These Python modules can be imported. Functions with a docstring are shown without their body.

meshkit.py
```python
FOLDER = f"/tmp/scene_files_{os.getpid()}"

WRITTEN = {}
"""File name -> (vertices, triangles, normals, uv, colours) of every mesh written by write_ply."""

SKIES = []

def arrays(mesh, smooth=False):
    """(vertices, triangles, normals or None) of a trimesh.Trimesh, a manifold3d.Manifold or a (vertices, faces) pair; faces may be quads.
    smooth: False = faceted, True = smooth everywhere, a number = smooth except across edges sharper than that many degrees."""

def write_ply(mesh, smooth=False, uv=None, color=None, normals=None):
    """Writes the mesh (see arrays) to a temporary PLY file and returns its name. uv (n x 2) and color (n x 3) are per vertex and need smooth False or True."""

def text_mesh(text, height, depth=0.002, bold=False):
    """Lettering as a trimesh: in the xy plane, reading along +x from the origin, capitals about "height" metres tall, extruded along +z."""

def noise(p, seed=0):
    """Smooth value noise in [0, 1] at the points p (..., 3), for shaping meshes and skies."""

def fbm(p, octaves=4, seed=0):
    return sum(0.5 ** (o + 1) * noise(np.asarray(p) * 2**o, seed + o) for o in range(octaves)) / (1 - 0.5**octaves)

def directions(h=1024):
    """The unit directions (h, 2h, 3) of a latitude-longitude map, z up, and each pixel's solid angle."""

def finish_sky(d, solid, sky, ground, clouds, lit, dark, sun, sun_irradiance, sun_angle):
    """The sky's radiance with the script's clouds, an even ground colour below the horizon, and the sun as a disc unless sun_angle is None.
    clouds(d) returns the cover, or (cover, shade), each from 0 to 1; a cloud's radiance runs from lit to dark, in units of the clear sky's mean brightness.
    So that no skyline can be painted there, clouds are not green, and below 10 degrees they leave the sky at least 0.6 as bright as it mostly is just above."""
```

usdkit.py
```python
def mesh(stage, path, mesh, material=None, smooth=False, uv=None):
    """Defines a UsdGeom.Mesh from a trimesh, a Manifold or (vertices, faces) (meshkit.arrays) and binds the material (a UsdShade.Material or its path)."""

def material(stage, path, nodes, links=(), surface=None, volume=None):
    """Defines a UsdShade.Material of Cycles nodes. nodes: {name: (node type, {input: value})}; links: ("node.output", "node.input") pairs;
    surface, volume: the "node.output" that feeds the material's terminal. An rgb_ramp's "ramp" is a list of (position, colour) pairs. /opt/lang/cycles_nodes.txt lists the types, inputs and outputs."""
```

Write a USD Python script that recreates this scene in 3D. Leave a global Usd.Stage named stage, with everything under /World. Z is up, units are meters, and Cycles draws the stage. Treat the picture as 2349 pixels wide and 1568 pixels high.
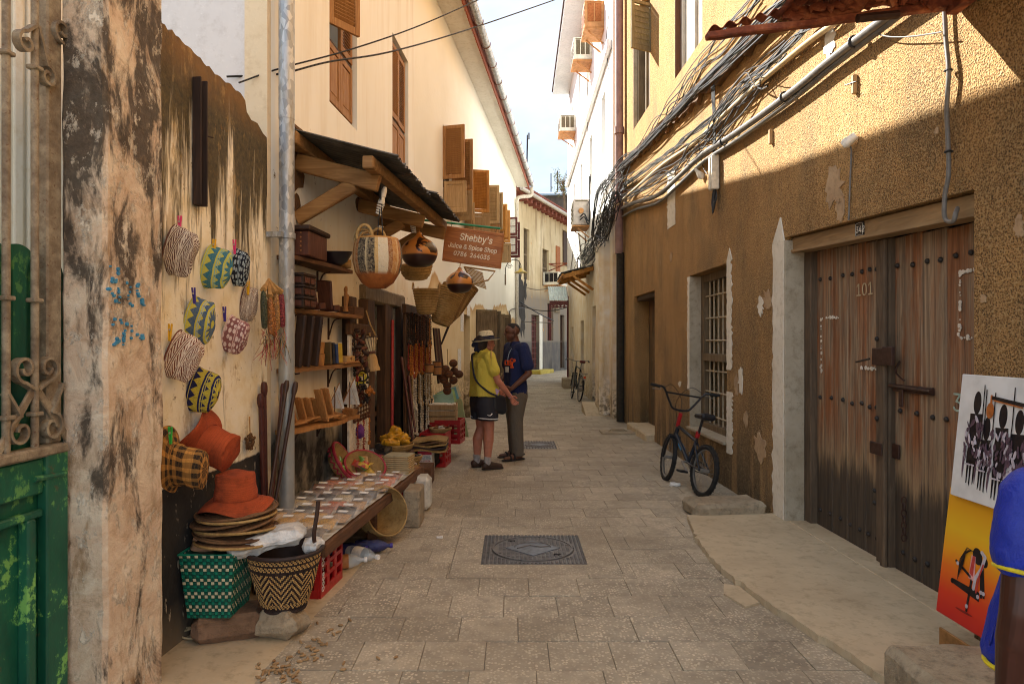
import math, random, numpy as np, trimesh, manifold3d as m3, usdkit, meshkit
from pxr import Usd, UsdGeom, UsdLux, UsdShade, Gf, Sdf, Vt
from shapely.geometry import Polygon, box as sbox, LineString, Point
from shapely import affinity
from shapely.ops import unary_union
stage = Usd.Stage.CreateInMemory()
UsdGeom.SetStageUpAxis(stage, 'Z'); UsdGeom.SetStageMetersPerUnit(stage, 1.0)
UsdGeom.Xform.Define(stage, '/World'); UsdGeom.Scope.Define(stage, '/World/Looks')
pi = math.pi
# ---------------------------------------------------------------- camera, sky, sun, exposure
EYE = 1.48
EXPOSURE = 3.34
SKY_STRENGTH, SUN_INTENSITY = 0.15, 0.50
SUN = np.array([-1.0, 1.13, 1.3]); SUN /= np.linalg.norm(SUN)
cam = UsdGeom.Camera.Define(stage, '/World/camera')
cam.AddTranslateOp().Set(Gf.Vec3d(0, 0, EYE)); cam.AddRotateXOp().Set(90.0)
cam.CreateFocalLengthAttr(24.0); cam.CreateHorizontalApertureAttr(36.0); cam.CreateVerticalApertureAttr(24.0)
cam.CreateClippingRangeAttr(Gf.Vec2f(0.05, 5000)); cam.CreateExposureAttr(EXPOSURE)
dome = UsdLux.DomeLight.Define(stage, '/World/sky')
dome.GetPrim().SetCustomDataByKey('kind', 'structure')
skym = usdkit.material(stage, '/World/Looks/sky_look', {
    'tc': ('texture_coordinate', {}),
    'sky': ('sky_texture', {'sky_type': 'single_scattering', 'sun_disc': False, 'sun_elevation': float(math.asin(SUN[2])), 'sun_rotation': float(math.atan2(SUN[0], SUN[1])), 'aerosol_density': 0.6, 'air_density': 1.0, 'ozone_density': 1.0}),
    'mp': ('mapping', {'scale': (1.0, 1.0, 2.6), 'location': (.35, .2, .1)}),
    'nz': ('noise_texture', {'scale': 2.3, 'detail': 7.0, 'roughness': 0.58, 'distortion': 0.3}),
    'rp': ('rgb_ramp', {'ramp': [(0.0, (0, 0, 0)), (.42, (.1, .1, .1)), (.6, (.9, .9, .9)), (1, (1, 1, 1))]}),
    'hz': ('mix', {'color1': (.46, .555, .67), 'color2': (.66, .69, .735)}),
    'mx': ('mix', {'fac': .97}),
    'bg': ('background_shader', {'strength': SKY_STRENGTH})},
    [('tc.generated', 'mp.vector'), ('mp.vector', 'nz.vector'), ('nz.fac', 'rp.fac'), ('rp.color', 'hz.fac'), ('hz.color', 'mx.color2'), ('sky.color', 'mx.color1'), ('mx.color', 'bg.color')], surface='bg.background')
UsdShade.MaterialBindingAPI.Apply(dome.GetPrim()).Bind(skym)
sun = UsdLux.DistantLight.Define(stage, '/World/sun')
sun.CreateIntensityAttr(SUN_INTENSITY); sun.CreateAngleAttr(0.53); sun.CreateNormalizeAttr(True); sun.CreateColorAttr(Gf.Vec3f(1.0, .97, .91))
_x = np.cross([0, 0, 1.0], SUN); _x /= np.linalg.norm(_x); _y = np.cross(SUN, _x)
sun.AddTransformOp().Set(Gf.Matrix4d(*_x, 0, *_y, 0, *SUN, 0, 0, 0, 0, 1))
# ---------------------------------------------------------------- places: a picture point on a known surface of the street
FP = 1566.0
def at(u, v, Y): return np.array([(u - 1174.5) / FP * Y, Y, EYE + (784 - v) / FP * Y])
def ground(u, v, z=0.0):
    Y = FP * (EYE - z) / (v - 784); return at(u, v, Y)
class Wall:
    """A vertical plane in the street: X = x0 + k*Y, n its normal into the street, offsets along it."""
    def __init__(s, x0, k, side):
        s.x0, s.k, s.side = x0, k, side
        L = math.hypot(1, k); s.n = np.array([1, -k, 0]) / L * side; s.t = np.array([k, 1, 0]) / L
        s.ang = math.atan2(-k, 1)
    def P(s, Y, z, off=0.0): return np.array([s.x0 + s.k * Y, Y, z]) + s.n * off
    def Yu(s, u, off=0.0):
        r = (u - 1174.5) / FP
        # (x0 + kY)+n0*off = r*(Y + n1*off)  with Y the wall parameter
        return (s.x0 + s.n[0] * off - r * s.n[1] * off) / (r - s.k)
    def hit(s, u, v, off=0.0):
        Y = s.Yu(u, off); q = s.P(Y, 0, off); q[2] = EYE + (784 - v) / FP * q[1]; return q
    def hz(s, u, v, off=0.0):
        q = s.hit(u, v, off); return s.Yu(u, off), q[2]
    def M(s, Y, z, off=0.0):
        """4x4: local x along the wall (to larger Y), y up, z into the street (for side 1), from the point given."""
        m = np.eye(4); m[:3, 0] = s.t; m[:3, 1] = [0, 0, 1]; m[:3, 2] = s.n; m[:3, 3] = s.P(Y, z, off)
        return m
LA = Wall(-1.853, .0635, 1)          # left side, shop front
LB = Wall(-2.2265, .105, 1)          # left side beyond the shop
RA = Wall(2.321, -.02, -1)           # right side, ochre house
RB = Wall(1.79, .012, -1)            # right side, white house
# ---------------------------------------------------------------- objects
_used = {}
def _name(parent, name):
    k = (parent, name); n = _used.get(k, 0); _used[k] = n + 1
    return f'{parent}/{name}' if n == 0 else f'{parent}/{name}_{n:03d}'
class Node:
    def __init__(s, path, M): s.path, s.M, s.inv = path, M, np.linalg.inv(M)
    @property
    def prim(s): return stage.GetPrimAtPath(s.path)
def tag(n, label=None, cat=None, group=None, kind=None):
    p = n.prim
    for k, v in (('label', label), ('category', cat), ('group', group), ('kind', kind)):
        if v: p.SetCustomDataByKey(k, v)
    return n
def mat4(loc=(0, 0, 0), rz=0.0, R=None):
    m = np.eye(4); c, s = math.cos(rz), math.sin(rz); m[:3, :3] = [[c, -s, 0], [s, c, 0], [0, 0, 1]]
    if R is not None: m[:3, :3] = m[:3, :3] @ R
    m[:3, 3] = loc; return m
def thing(name, label, cat, loc=(0, 0, 0), group=None, rz=0.0, R=None, M=None):
    path = _name('/World', name); x = UsdGeom.Xform.Define(stage, path)
    M = mat4(loc, rz, R) if M is None else M
    x.AddTransformOp().Set(Gf.Matrix4d(*[float(a) for a in M.T.ravel()]))
    return tag(Node(path, M), label, cat, group)
def _clean(mesh):
    return mesh
def part(parent, name, mesh, material, smooth=False, local=False, label=None, uv=None, kind=None):
    """A mesh under a thing or a part (or at top level with parent None). World coordinates unless local."""
    path = _name(parent.path if parent else '/World', name)
    v, f, n = meshkit.arrays(mesh, smooth)
    if parent is not None and not local:
        v = v @ parent.inv[:3, :3].T + parent.inv[:3, 3]
        if n is not None: n = n @ parent.inv[:3, :3].T
    m = UsdGeom.Mesh.Define(stage, path)
    m.CreatePointsAttr(Vt.Vec3fArray.FromNumpy(v.astype(np.float32)))
    m.CreateFaceVertexCountsAttr(Vt.IntArray.FromNumpy(np.full(len(f), 3, np.int32)))
    m.CreateFaceVertexIndicesAttr(Vt.IntArray.FromNumpy(np.ascontiguousarray(f.astype(np.int32).ravel())))
    m.CreateSubdivisionSchemeAttr('none')
    if n is not None:
        m.CreateNormalsAttr(Vt.Vec3fArray.FromNumpy(n.astype(np.float32))); m.SetNormalsInterpolation('vertex')
    if uv is not None:
        UsdGeom.PrimvarsAPI(m).CreatePrimvar('st', Sdf.ValueTypeNames.TexCoord2fArray, 'vertex').Set(Vt.Vec2fArray.FromNumpy(np.asarray(uv, np.float32)))
    UsdShade.MaterialBindingAPI.Apply(m.GetPrim()).Bind(material)
    nd = Node(path, parent.M if parent else np.eye(4))
    if label: m.GetPrim().SetCustomDataByKey('label', label)
    if kind: m.GetPrim().SetCustomDataByKey('kind', kind)
    return nd
def solo(name, mesh, material, label, cat, group=None, kind=None, smooth=False, uv=None):
    """A thing that is one mesh."""
    return tag(part(None, name, mesh, material, smooth, uv=uv), label, cat, group, kind)
def struct(name, mesh, material, smooth=False):
    return tag(part(None, name, mesh, material, smooth), kind='structure')
# a prototype under a class prim, and copies that reference it
def copy(proto, label, group=None, loc=(0, 0, 0), rz=0.0, R=None, M=None, cat=None):
    base = proto.path.rpartition('/')[2].rstrip('0123456789_') if False else proto.path.rpartition('/')[2]
    import re
    base = re.sub(r'_\d{3}$', '', base)
    was = proto.prim.GetCustomData()
    n = thing(base, label or was['label'], cat or was['category'], loc, group or was.get('group'), rz, R, M)
    n.prim.GetReferences().AddInternalReference(proto.prim.GetPath())
    M = n.M
    n.prim.SetInstanceable(True)
    return n
# ---------------------------------------------------------------- shapes
def tm(v, f): return trimesh.Trimesh(np.asarray(v, float), np.asarray(f, int), process=False)
def cat(*ms):
    ms = [m for x in ms for m in (x if isinstance(x, (list, tuple)) else [x])]
    vs, fs, o = [], [], 0
    for m in ms:
        vs.append(np.asarray(m.vertices)); fs.append(np.asarray(m.faces) + o); o += len(m.vertices)
    return tm(np.vstack(vs), np.vstack(fs))
def xf(m, M):
    v = np.asarray(m.vertices) @ np.asarray(M)[:3, :3].T + np.asarray(M)[:3, 3]
    f = np.asarray(m.faces)
    if np.linalg.det(np.asarray(M)[:3, :3]) < 0: f = f[:, ::-1]
    return tm(v, f)
def mv(m, d): return tm(np.asarray(m.vertices) + np.asarray(d, float), m.faces)
def rot(axis, a):
    return trimesh.transformations.rotation_matrix(a, axis)[:3, :3]
def RX(a): return rot([1, 0, 0], a)
def RY(a): return rot([0, 1, 0], a)
def RZ(a): return rot([0, 0, 1], a)
def m4(R=None, t=(0, 0, 0)):
    m = np.eye(4)
    if R is not None: m[:3, :3] = R
    m[:3, 3] = t; return m
_S = np.array([(x, y, z) for x in (-1, 1) for y in (-1, 1) for z in (-1, 1)], float)
def _chv(h, b):
    vs = []
    for s in _S:
        for k in range(3):
            p = s * (np.asarray(h) - b); p[k] = s[k] * h[k]; vs.append(p)
    return np.array(vs)
_CB = trimesh.convex.convex_hull(_chv([1, 1, 1], .2))
_o = [int(np.argmin(((np.asarray(_CB.vertices) - q) ** 2).sum(1))) for q in _chv([1, 1, 1], .2)]
_inv = np.argsort(_o); _CBF = np.array([[list(_o).index(i) for i in t] for t in _CB.faces])
_BXF = np.array([[0, 1, 3], [0, 3, 2], [4, 6, 7], [4, 7, 5], [0, 4, 5], [0, 5, 1], [2, 3, 7], [2, 7, 6], [0, 2, 6], [0, 6, 4], [1, 5, 7], [1, 7, 3]])
def bx(sx, sy, sz, c=(0, 0, 0), b=None, R=None):
    """A box of the given size about c, its edges chamfered by b."""
    h = np.array([sx, sy, sz]) / 2.0
    if b is None: b = min(.004, h.min() * .3)
    if b > 0: v, f = _chv(h, min(b, h.min() * .8)), _CBF
    else: v, f = _S * h, _BXF
    if R is not None: v = v @ np.asarray(R).T
    return tm(v + np.asarray(c, float), f)
def b2(x0, x1, y0, y1, z0, z1, b=None): return bx(x1 - x0, y1 - y0, z1 - z0, ((x0 + x1) / 2, (y0 + y1) / 2, (z0 + z1) / 2), b)
def frame_of(d, up=(0, 0, 1)):
    d = np.asarray(d, float); d = d / np.linalg.norm(d)
    up = np.asarray(up, float)
    if abs(d @ up) > .98 * np.linalg.norm(up): up = np.array([0, 1.0, 0]) if abs(d[1]) < .9 else np.array([1.0, 0, 0])
    s = np.cross(up, d); s /= np.linalg.norm(s); w = np.cross(d, s)
    return np.stack([d, s, w], 1)
def bar(p, q, w, h, b=None, up=(0, 0, 1)):
    """A timber from p to q: w wide, h high."""
    p, q = np.asarray(p, float), np.asarray(q, float)
    return bx(np.linalg.norm(q - p), w, h, (p + q) / 2, b, frame_of(q - p, up))
def tube(pts, r, n=8, cap=True, closed=False):
    p = np.asarray(pts, float); k = len(p); r = np.broadcast_to(np.asarray(r, float), (k,))
    t = np.gradient(p, axis=0) if not closed else np.roll(p, -1, 0) - np.roll(p, 1, 0)
    t /= np.linalg.norm(t, axis=1, keepdims=True) + 1e-12
    a = np.cross(t[0], [0, 0, 1.0] if abs(t[0][2]) < .9 else [1.0, 0, 0]); a /= np.linalg.norm(a)
    A = [a]
    for i in range(1, k):
        a = A[-1] - t[i] * (A[-1] @ t[i]); a /= np.linalg.norm(a) + 1e-12; A.append(a)
    A = np.array(A); B = np.cross(t, A); g = np.arange(n) * 2 * pi / n
    v = (p[:, None] + r[:, None, None] * (np.cos(g)[None, :, None] * A[:, None] + np.sin(g)[None, :, None] * B[:, None])).reshape(-1, 3)
    f = []
    for i in range(k if closed else k - 1):
        j = (i + 1) % k
        for q in range(n):
            w = (q + 1) % n; f += [[i * n + q, i * n + w, j * n + w], [i * n + q, j * n + w, j * n + q]]
    if cap and not closed:
        v = np.vstack([v, p[:1], p[-1:]]); c0, c1 = len(v) - 2, len(v) - 1
        for q in range(n):
            w = (q + 1) % n; f += [[c0, w, q], [c1, (k - 1) * n + q, (k - 1) * n + w]]
    return tm(v, f)
def rod(p, q, r, n=8, r2=None): return tube([p, q], [r, r if r2 is None else r2], n)
def smoothpath(pts, k=8):
    """Catmull-Rom through the points."""
    p = np.asarray(pts, float); p = np.vstack([2 * p[0] - p[1], p, 2 * p[-1] - p[-2]]); out = []
    for i in range(1, len(p) - 2):
        for t in np.linspace(0, 1, k, endpoint=False):
            out.append(.5 * ((2 * p[i]) + (p[i + 1] - p[i - 1]) * t + (2 * p[i - 1] - 5 * p[i] + 4 * p[i + 1] - p[i + 2]) * t * t + (3 * p[i] - p[i - 1] - 3 * p[i + 1] + p[i + 2]) * t ** 3))
    out.append(p[-2]); return np.array(out)
def lathe(prof, n=24, a0=0.0, a1=2 * pi, uv=False):
    """Profile of (r, z) turned about z. Closed when a full turn."""
    P = np.asarray(prof, float); k = len(P); full = abs(a1 - a0 - 2 * pi) < 1e-6
    m = n if full and not uv else n + 1
    g = a0 + (a1 - a0) * np.arange(m) / n
    v = np.stack([P[:, 0, None] * np.cos(g), P[:, 0, None] * np.sin(g), np.repeat(P[:, 1, None], m, 1)], -1).reshape(-1, 3)
    f = []
    for i in range(k - 1):
        for j in range(n):
            w = (j + 1) % m
            f += [[i * m + j, i * m + w, (i + 1) * m + w], [i * m + j, (i + 1) * m + w, (i + 1) * m + j]]
    M_ = tm(v, f)
    if uv:
        U = np.stack(np.broadcast_arrays((np.arange(m) / n)[None, :], np.linspace(0, 1, k)[:, None]), -1).reshape(-1, 2)
        return M_, U
    return M_
def prism(poly, h, z0=0.0):
    """A shapely polygon (or list of points) extruded along z."""
    if not hasattr(poly, 'geom_type'): poly = Polygon(poly)
    gs = getattr(poly, 'geoms', [poly])
    m = cat([trimesh.creation.extrude_polygon(g, h, engine='earcut') for g in gs if g.area > 1e-9])
    return mv(m, (0, 0, z0))
def grid(fn, nu, nv):
    """A sheet: fn(U, V) -> xyz arrays, U and V in 0..1; returns (mesh, uv)."""
    U, V = np.meshgrid(np.linspace(0, 1, nu), np.linspace(0, 1, nv), indexing='ij')
    P = np.stack(fn(U, V), -1).reshape(-1, 3); f = []
    for i in range(nu - 1):
        for j in range(nv - 1):
            a = i * nv + j; f += [[a, a + nv, a + nv + 1], [a, a + nv + 1, a + 1]]
    return tm(P, f), np.stack([U, V], -1).reshape(-1, 2)
def thick(m, d):
    """A sheet given thickness d along -normal, closed at its rim."""
    m = tm(m.vertices, m.faces); n = meshkit.arrays(m, True)[2]; k = len(m.vertices)
    E = np.sort(np.vstack([m.faces[:, [0, 1]], m.faces[:, [1, 2]], m.faces[:, [2, 0]]]), 1)
    D = np.vstack([m.faces[:, [0, 1]], m.faces[:, [1, 2]], m.faces[:, [2, 0]]])
    _, idx, cnt = np.unique(E, axis=0, return_index=True, return_counts=True)
    rim = D[idx[cnt == 1]]
    f = np.vstack([m.faces, m.faces[:, ::-1] + k, np.stack([rim[:, 1], rim[:, 0], rim[:, 0] + k], 1), np.stack([rim[:, 1], rim[:, 0] + k, rim[:, 1] + k], 1)])
    return tm(np.vstack([m.vertices, m.vertices - n * d]), f)
def ball(r, c=(0, 0, 0), s=(1, 1, 1), n=2):
    m = trimesh.creation.icosphere(n, r); return tm(m.vertices * np.asarray(s, float) + np.asarray(c, float), m.faces)
def rough(m, amp, freq, seed=0):
    """Vertices pushed about by noise."""
    v = np.asarray(m.vertices); d = np.stack([meshkit.fbm(v * freq + 31.7 * k, 3, seed + k) for k in range(3)], -1) - .5
    return tm(v + 2 * amp * d, m.faces)
def sub(m, ln):
    """Subdivided until no edge is longer than ln (closed meshes stay closed)."""
    m = trimesh.Trimesh(m.vertices, m.faces, process=False); m.merge_vertices()
    v, f = trimesh.remesh.subdivide_to_size(m.vertices, m.faces, ln, max_iter=12)
    r = trimesh.Trimesh(v, f, process=False); r.merge_vertices(); return tm(r.vertices, r.faces)
def hullm(pts): m = trimesh.convex.convex_hull(np.asarray(pts, float)); return tm(m.vertices, m.faces)
def stone(sx, sy, sz, seed, amp=.03, ln=.05, b=.03, freq=9.0):
    return rough(sub(bx(sx, sy, sz, (0, 0, sz / 2), b), ln), amp, freq, seed)
def flesh(bones, res=.012, it=10, lam=.5):
    """Bones ((p, r), (q, s)) hulled and joined to one smooth surface."""
    parts_ = []
    for b in bones:
        sp = []
        for q in b:
            p, r = q[0], q[1]; sc = q[2] if len(q) > 2 else (1, 1, 1)
            s = m3.Manifold.sphere(r, 20).scale([float(x) for x in sc]).translate([float(x) for x in p]); sp.append(s)
        parts_.append(m3.Manifold.batch_hull(sp) if len(sp) > 1 else sp[0])
    M_ = m3.Manifold.batch_boolean(parts_, m3.OpType.Add)
    M_ = M_.refine_to_length(res); me = M_.to_mesh()
    t = trimesh.Trimesh(me.vert_properties[:, :3], me.tri_verts, process=True)
    trimesh.smoothing.filter_taubin(t, lamb=lam, nu=lam + .03, iterations=it)
    return tm(t.vertices, t.faces)
# ---------------------------------------------------------------- materials
def C(h, k=1.0):
    """'#rrggbb' as linear colour."""
    c = np.array([int(h[i:i + 2], 16) for i in (1, 3, 5)]) / 255.0
    return tuple(np.where(c <= .04045, c / 12.92, ((c + .055) / 1.055) ** 2.4) * k)
class G:
    def __init__(s): s.nodes, s.links, s.i = {}, [], 0
    def n(s, kind, out, **kw):
        s.i += 1; nm = f'n{s.i}'; ins = {}
        for k, v in kw.items():
            if isinstance(v, str) and '.' in v: s.links.append((v, f'{nm}.{k}'))
            else: ins[k] = v
        s.nodes[nm] = (kind, ins); return f'{nm}.{out}'
    def pos(s): return s.n('geometry', 'position')
    def obj(s): return s.n('texture_coordinate', 'object')
    def uv(s): return s.n('texture_coordinate', 'UV')
    def rnd(s): return s.n('geometry', 'random_per_island')
    def map(s, v, scale=(1, 1, 1), rotation=(0, 0, 0), location=(0, 0, 0)): return s.n('mapping', 'vector', vector=v, scale=scale, rotation=rotation, location=location)
    def noise(s, v, scale, detail=4.0, rough=.55, dist=0.0, out='fac'): return s.n('noise_texture', out, vector=v, scale=float(scale), detail=float(detail), roughness=float(rough), distortion=float(dist))
    def vor(s, v, scale, feature='f1', out='distance', randomness=1.0): return s.n('voronoi_texture', out, vector=v, scale=float(scale), feature=feature, randomness=float(randomness))
    def wave(s, v, scale, dist=0.0, dirn='x', detail=2.0, dscale=1.0, kind='bands', profile='sine'): return s.n('wave_texture', 'fac', vector=v, scale=float(scale), distortion=float(dist), detail=float(detail), detail_scale=float(dscale), bands_direction=dirn, wave_type=kind, profile=profile)
    def ramp(s, fac, stops, out='color', interpolate=True):
        stops = [(p, c if np.ndim(c) else (c, c, c)) for p, c in stops]
        return s.n('rgb_ramp', out, fac=fac, ramp=stops, interpolate=interpolate)
    def mix(s, fac, a, b, t='mix'): return s.n('mix', 'color', fac=fac, color1=a, color2=b, mix_type=t)
    def math(s, op, a, b=0.0, c=0.0): return s.n('math', 'value', math_type=op, value1=a, value2=b, value3=c)
    def xyz(s, v): k = s.n('separate_xyz', 'x', vector=v)[:-2]; return k + '.x', k + '.y', k + '.z'
    def rng(s, v, a, b, c=0.0, d=1.0): return s.n('map_range', 'result', value=v, from_min=a, from_max=b, to_min=c, to_max=d, clamp=True)
    def bump(s, h, dist, strength=1.0, normal=None):
        kw = dict(height=h, distance=float(dist), strength=float(strength))
        if normal: kw['normal'] = normal
        return s.n('bump', 'normal', **kw)
    def surf(s, base, rough=.8, normal=None, **kw):
        if normal: kw['normal'] = normal
        return s.n('principled_bsdf', 'BSDF', base_color=base, roughness=rough, **kw)
_mats = {}
def mat(name, fn):
    g = G(); out = fn(g); m = usdkit.material(stage, f'/World/Looks/{name}', g.nodes, g.links, surface=out); return m
def plain(name, col, rough=.6, **kw):
    """A colour with a little unevenness and grime of its own."""
    if name in _mats: return _mats[name]
    c = np.array(C(col) if isinstance(col, str) else col)
    def f(g):
        p = g.obj(); a = g.noise(p, kw.pop('scale', 23.0), 5, .6)
        b = g.ramp(a, [(.28, tuple(c * .66)), (.5, tuple(c)), (.75, tuple(np.minimum(c * 1.22 + .004, .95)))])
        r = g.ramp(a, [(.3, min(1, rough * 1.15)), (.7, rough * .85)])
        return g.surf(b, r, g.bump(a, kw.pop('bd', .002), .5), **kw)
    _mats[name] = mat(name, f); return _mats[name]
def wood(name, dark, light, rough=.6, scale=1.0, worn=None, axis='x'):
    if name in _mats: return _mats[name]
    def f(g):
        p = g.obj(); sc = {'x': (1.2, 14, 14), 'y': (14, 1.2, 14), 'z': (14, 14, 1.2)}[axis]
        q = g.map(p, tuple(scale * np.array(sc)))
        a = g.noise(q, 2.2, 7, .65, 1.2); w = g.noise(p, 4.0 * scale, 4)
        c = g.ramp(a, [(.25, C(dark)), (.5, tuple((np.array(C(dark)) + np.array(C(light))) / 2)), (.72, C(light))])
        c = g.mix(g.ramp(w, [(.3, .0), (.75, .55)]), c, C(worn) if worn else tuple(np.array(C(dark)) * .7))
        return g.surf(c, g.ramp(a, [(.3, min(1., rough + .15)), (.7, rough)]), g.bump(a, .004, .6))
    _mats[name] = mat(name, f); return _mats[name]
# ================================================================ wall and ground materials
def m_roughcast(g):
    p = g.pos(); x, y, z = g.xyz(p)
    fine = g.noise(p, 74, 4, .62); grit = g.vor(p, 105); big = g.noise(p, .9, 5, .6); mid = g.noise(p, 4.5, 5, .6)
    streak = g.noise(g.map(p, (2.6, 2.6, .28)), 2.0, 5, .6)
    c = g.ramp(big, [(.3, C('#b18449')), (.5, C('#c99757')), (.7, C('#d6a768'))])
    c = g.mix(g.ramp(streak, [(.45, 0), (.75, .5)]), c, C('#8a6536'))
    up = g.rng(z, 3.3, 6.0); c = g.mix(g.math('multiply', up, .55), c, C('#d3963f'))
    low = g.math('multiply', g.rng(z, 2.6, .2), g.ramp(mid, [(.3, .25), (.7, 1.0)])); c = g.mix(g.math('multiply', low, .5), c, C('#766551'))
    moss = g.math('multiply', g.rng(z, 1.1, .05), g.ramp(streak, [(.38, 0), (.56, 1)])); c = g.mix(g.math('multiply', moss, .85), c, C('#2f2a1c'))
    h = g.math('add', g.math('multiply', fine, .75), g.math('multiply', grit, .5))
    c = g.mix(g.ramp(g.noise(g.map(p, (1, 1, .6), location=(5, 2, 1)), 1.7, 7, .68), [(.48, 0), (.66, .55)]), c, C('#77613f'))
    c = g.mix(g.ramp(h, [(.44, .85), (.64, 0)]), c, C('#4a3820'))
    c = g.mix(g.ramp(h, [(.62, 0), (.85, .5)]), c, C('#d8ba86'))
    patch = g.ramp(g.noise(p, 2.4, 6, .7), [(.69, 0), (.71, 1)])
    c = g.mix(g.math('multiply', patch, g.rng(z, 3.0, 2.2)), c, C('#c5a27a'))
    return g.surf(c, .95, g.bump(g.math('multiply', h, g.math('subtract', 1.0, g.math('multiply', patch, g.rng(z, 3.0, 2.2)))), .028, 1.0))
def m_cream(g):
    """The shop house: clean cream paint above, stained and flaking below."""
    p = g.pos(); x, y, z = g.xyz(p)
    big = g.noise(p, .7, 5, .6); streak = g.noise(g.map(p, (3.5, 3.5, .35)), 1.6, 6, .65); mid = g.noise(p, 5.0, 6, .62); sp = g.noise(p, 17, 6, .7)
    c = g.ramp(big, [(.3, C('#efede0')), (.6, C('#f5f4ea'))])
    c = g.mix(g.ramp(streak, [(.48, 0), (.78, .45)]), c, C('#d3c3a2')); c = g.mix(g.math('multiply', g.rng(z, 5.4, 6.6), g.ramp(streak, [(.42, 0), (.66, .6)])), c, C('#b7a37e'))
    edge = g.math('add', z, g.math('multiply', g.math('subtract', g.noise(g.map(p, (1, 1, .15)), 2.2, 5, .6), .5), 1.1))
    low = g.rng(edge, 2.45, 2.15)
    c = g.mix(low, c, g.mix(g.ramp(mid, [(.3, 0), (.7, 1)]), C('#e6d6b4'), C('#f0e7d3')))
    c = g.mix(g.math('multiply', low, g.ramp(streak, [(.5, 0), (.76, .35)])), c, C('#b89c6c'))
    fl = g.math('multiply', g.rng(z, 3.2, 2.9), g.ramp(sp, [(.655, 0), (.68, 1)])); c = g.mix(fl, c, C('#6d5130'))
    dirt = g.math('multiply', g.rng(edge, 1.05, .72), g.ramp(mid, [(.25, .55), (.55, 1)]))
    c = g.mix(dirt, c, g.ramp(sp, [(.35, C('#1d1a16')), (.6, C('#3a352d')), (.75, C('#8a7f6c'))]))
    return g.surf(c, .9, g.bump(g.math('add', g.math('multiply', mid, .8), g.math('subtract', g.math('multiply', sp, .3), fl)), .008, .5))
def m_cream_far(g):
    """The same house further on: yellow limewash with tide marks above a bare plinth."""
    p = g.pos(); x, y, z = g.xyz(p)
    big = g.noise(p, .7, 5, .6); streak = g.noise(g.map(p, (3.5, 3.5, .35)), 1.6, 6, .65); mid = g.noise(p, 3.2, 6, .65); sp = g.noise(p, 12, 6, .7)
    c = g.ramp(big, [(.3, C('#ece9da')), (.6, C('#f5f3e6'))])
    edge = g.math('add', z, g.math('multiply', g.math('subtract', g.noise(g.map(p, (1, 1, .3)), .75, 3, .5), .5), 1.3))
    c = g.mix(g.rng(edge, 2.35, 2.27), c, g.ramp(mid, [(.3, C('#e0c691')), (.7, C('#ead7ac'))]))
    c = g.mix(g.math('multiply', g.rng(edge, 2.35, 2.3), g.rng(edge, 2.1, 2.3)), c, C('#c79f63'))
    c = g.mix(g.math('multiply', g.rng(z, 1.1, .5), g.ramp(sp, [(.42, 0), (.55, 1)])), c, C('#8f7750'))
    c = g.mix(g.math('multiply', g.rng(z, .55, .1), g.ramp(mid, [(.3, .3), (.6, 1)])), c, C('#54462f'))
    return g.surf(c, .9, g.bump(g.math('add', mid, g.math('multiply', sp, .6)), .012, .6))
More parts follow.
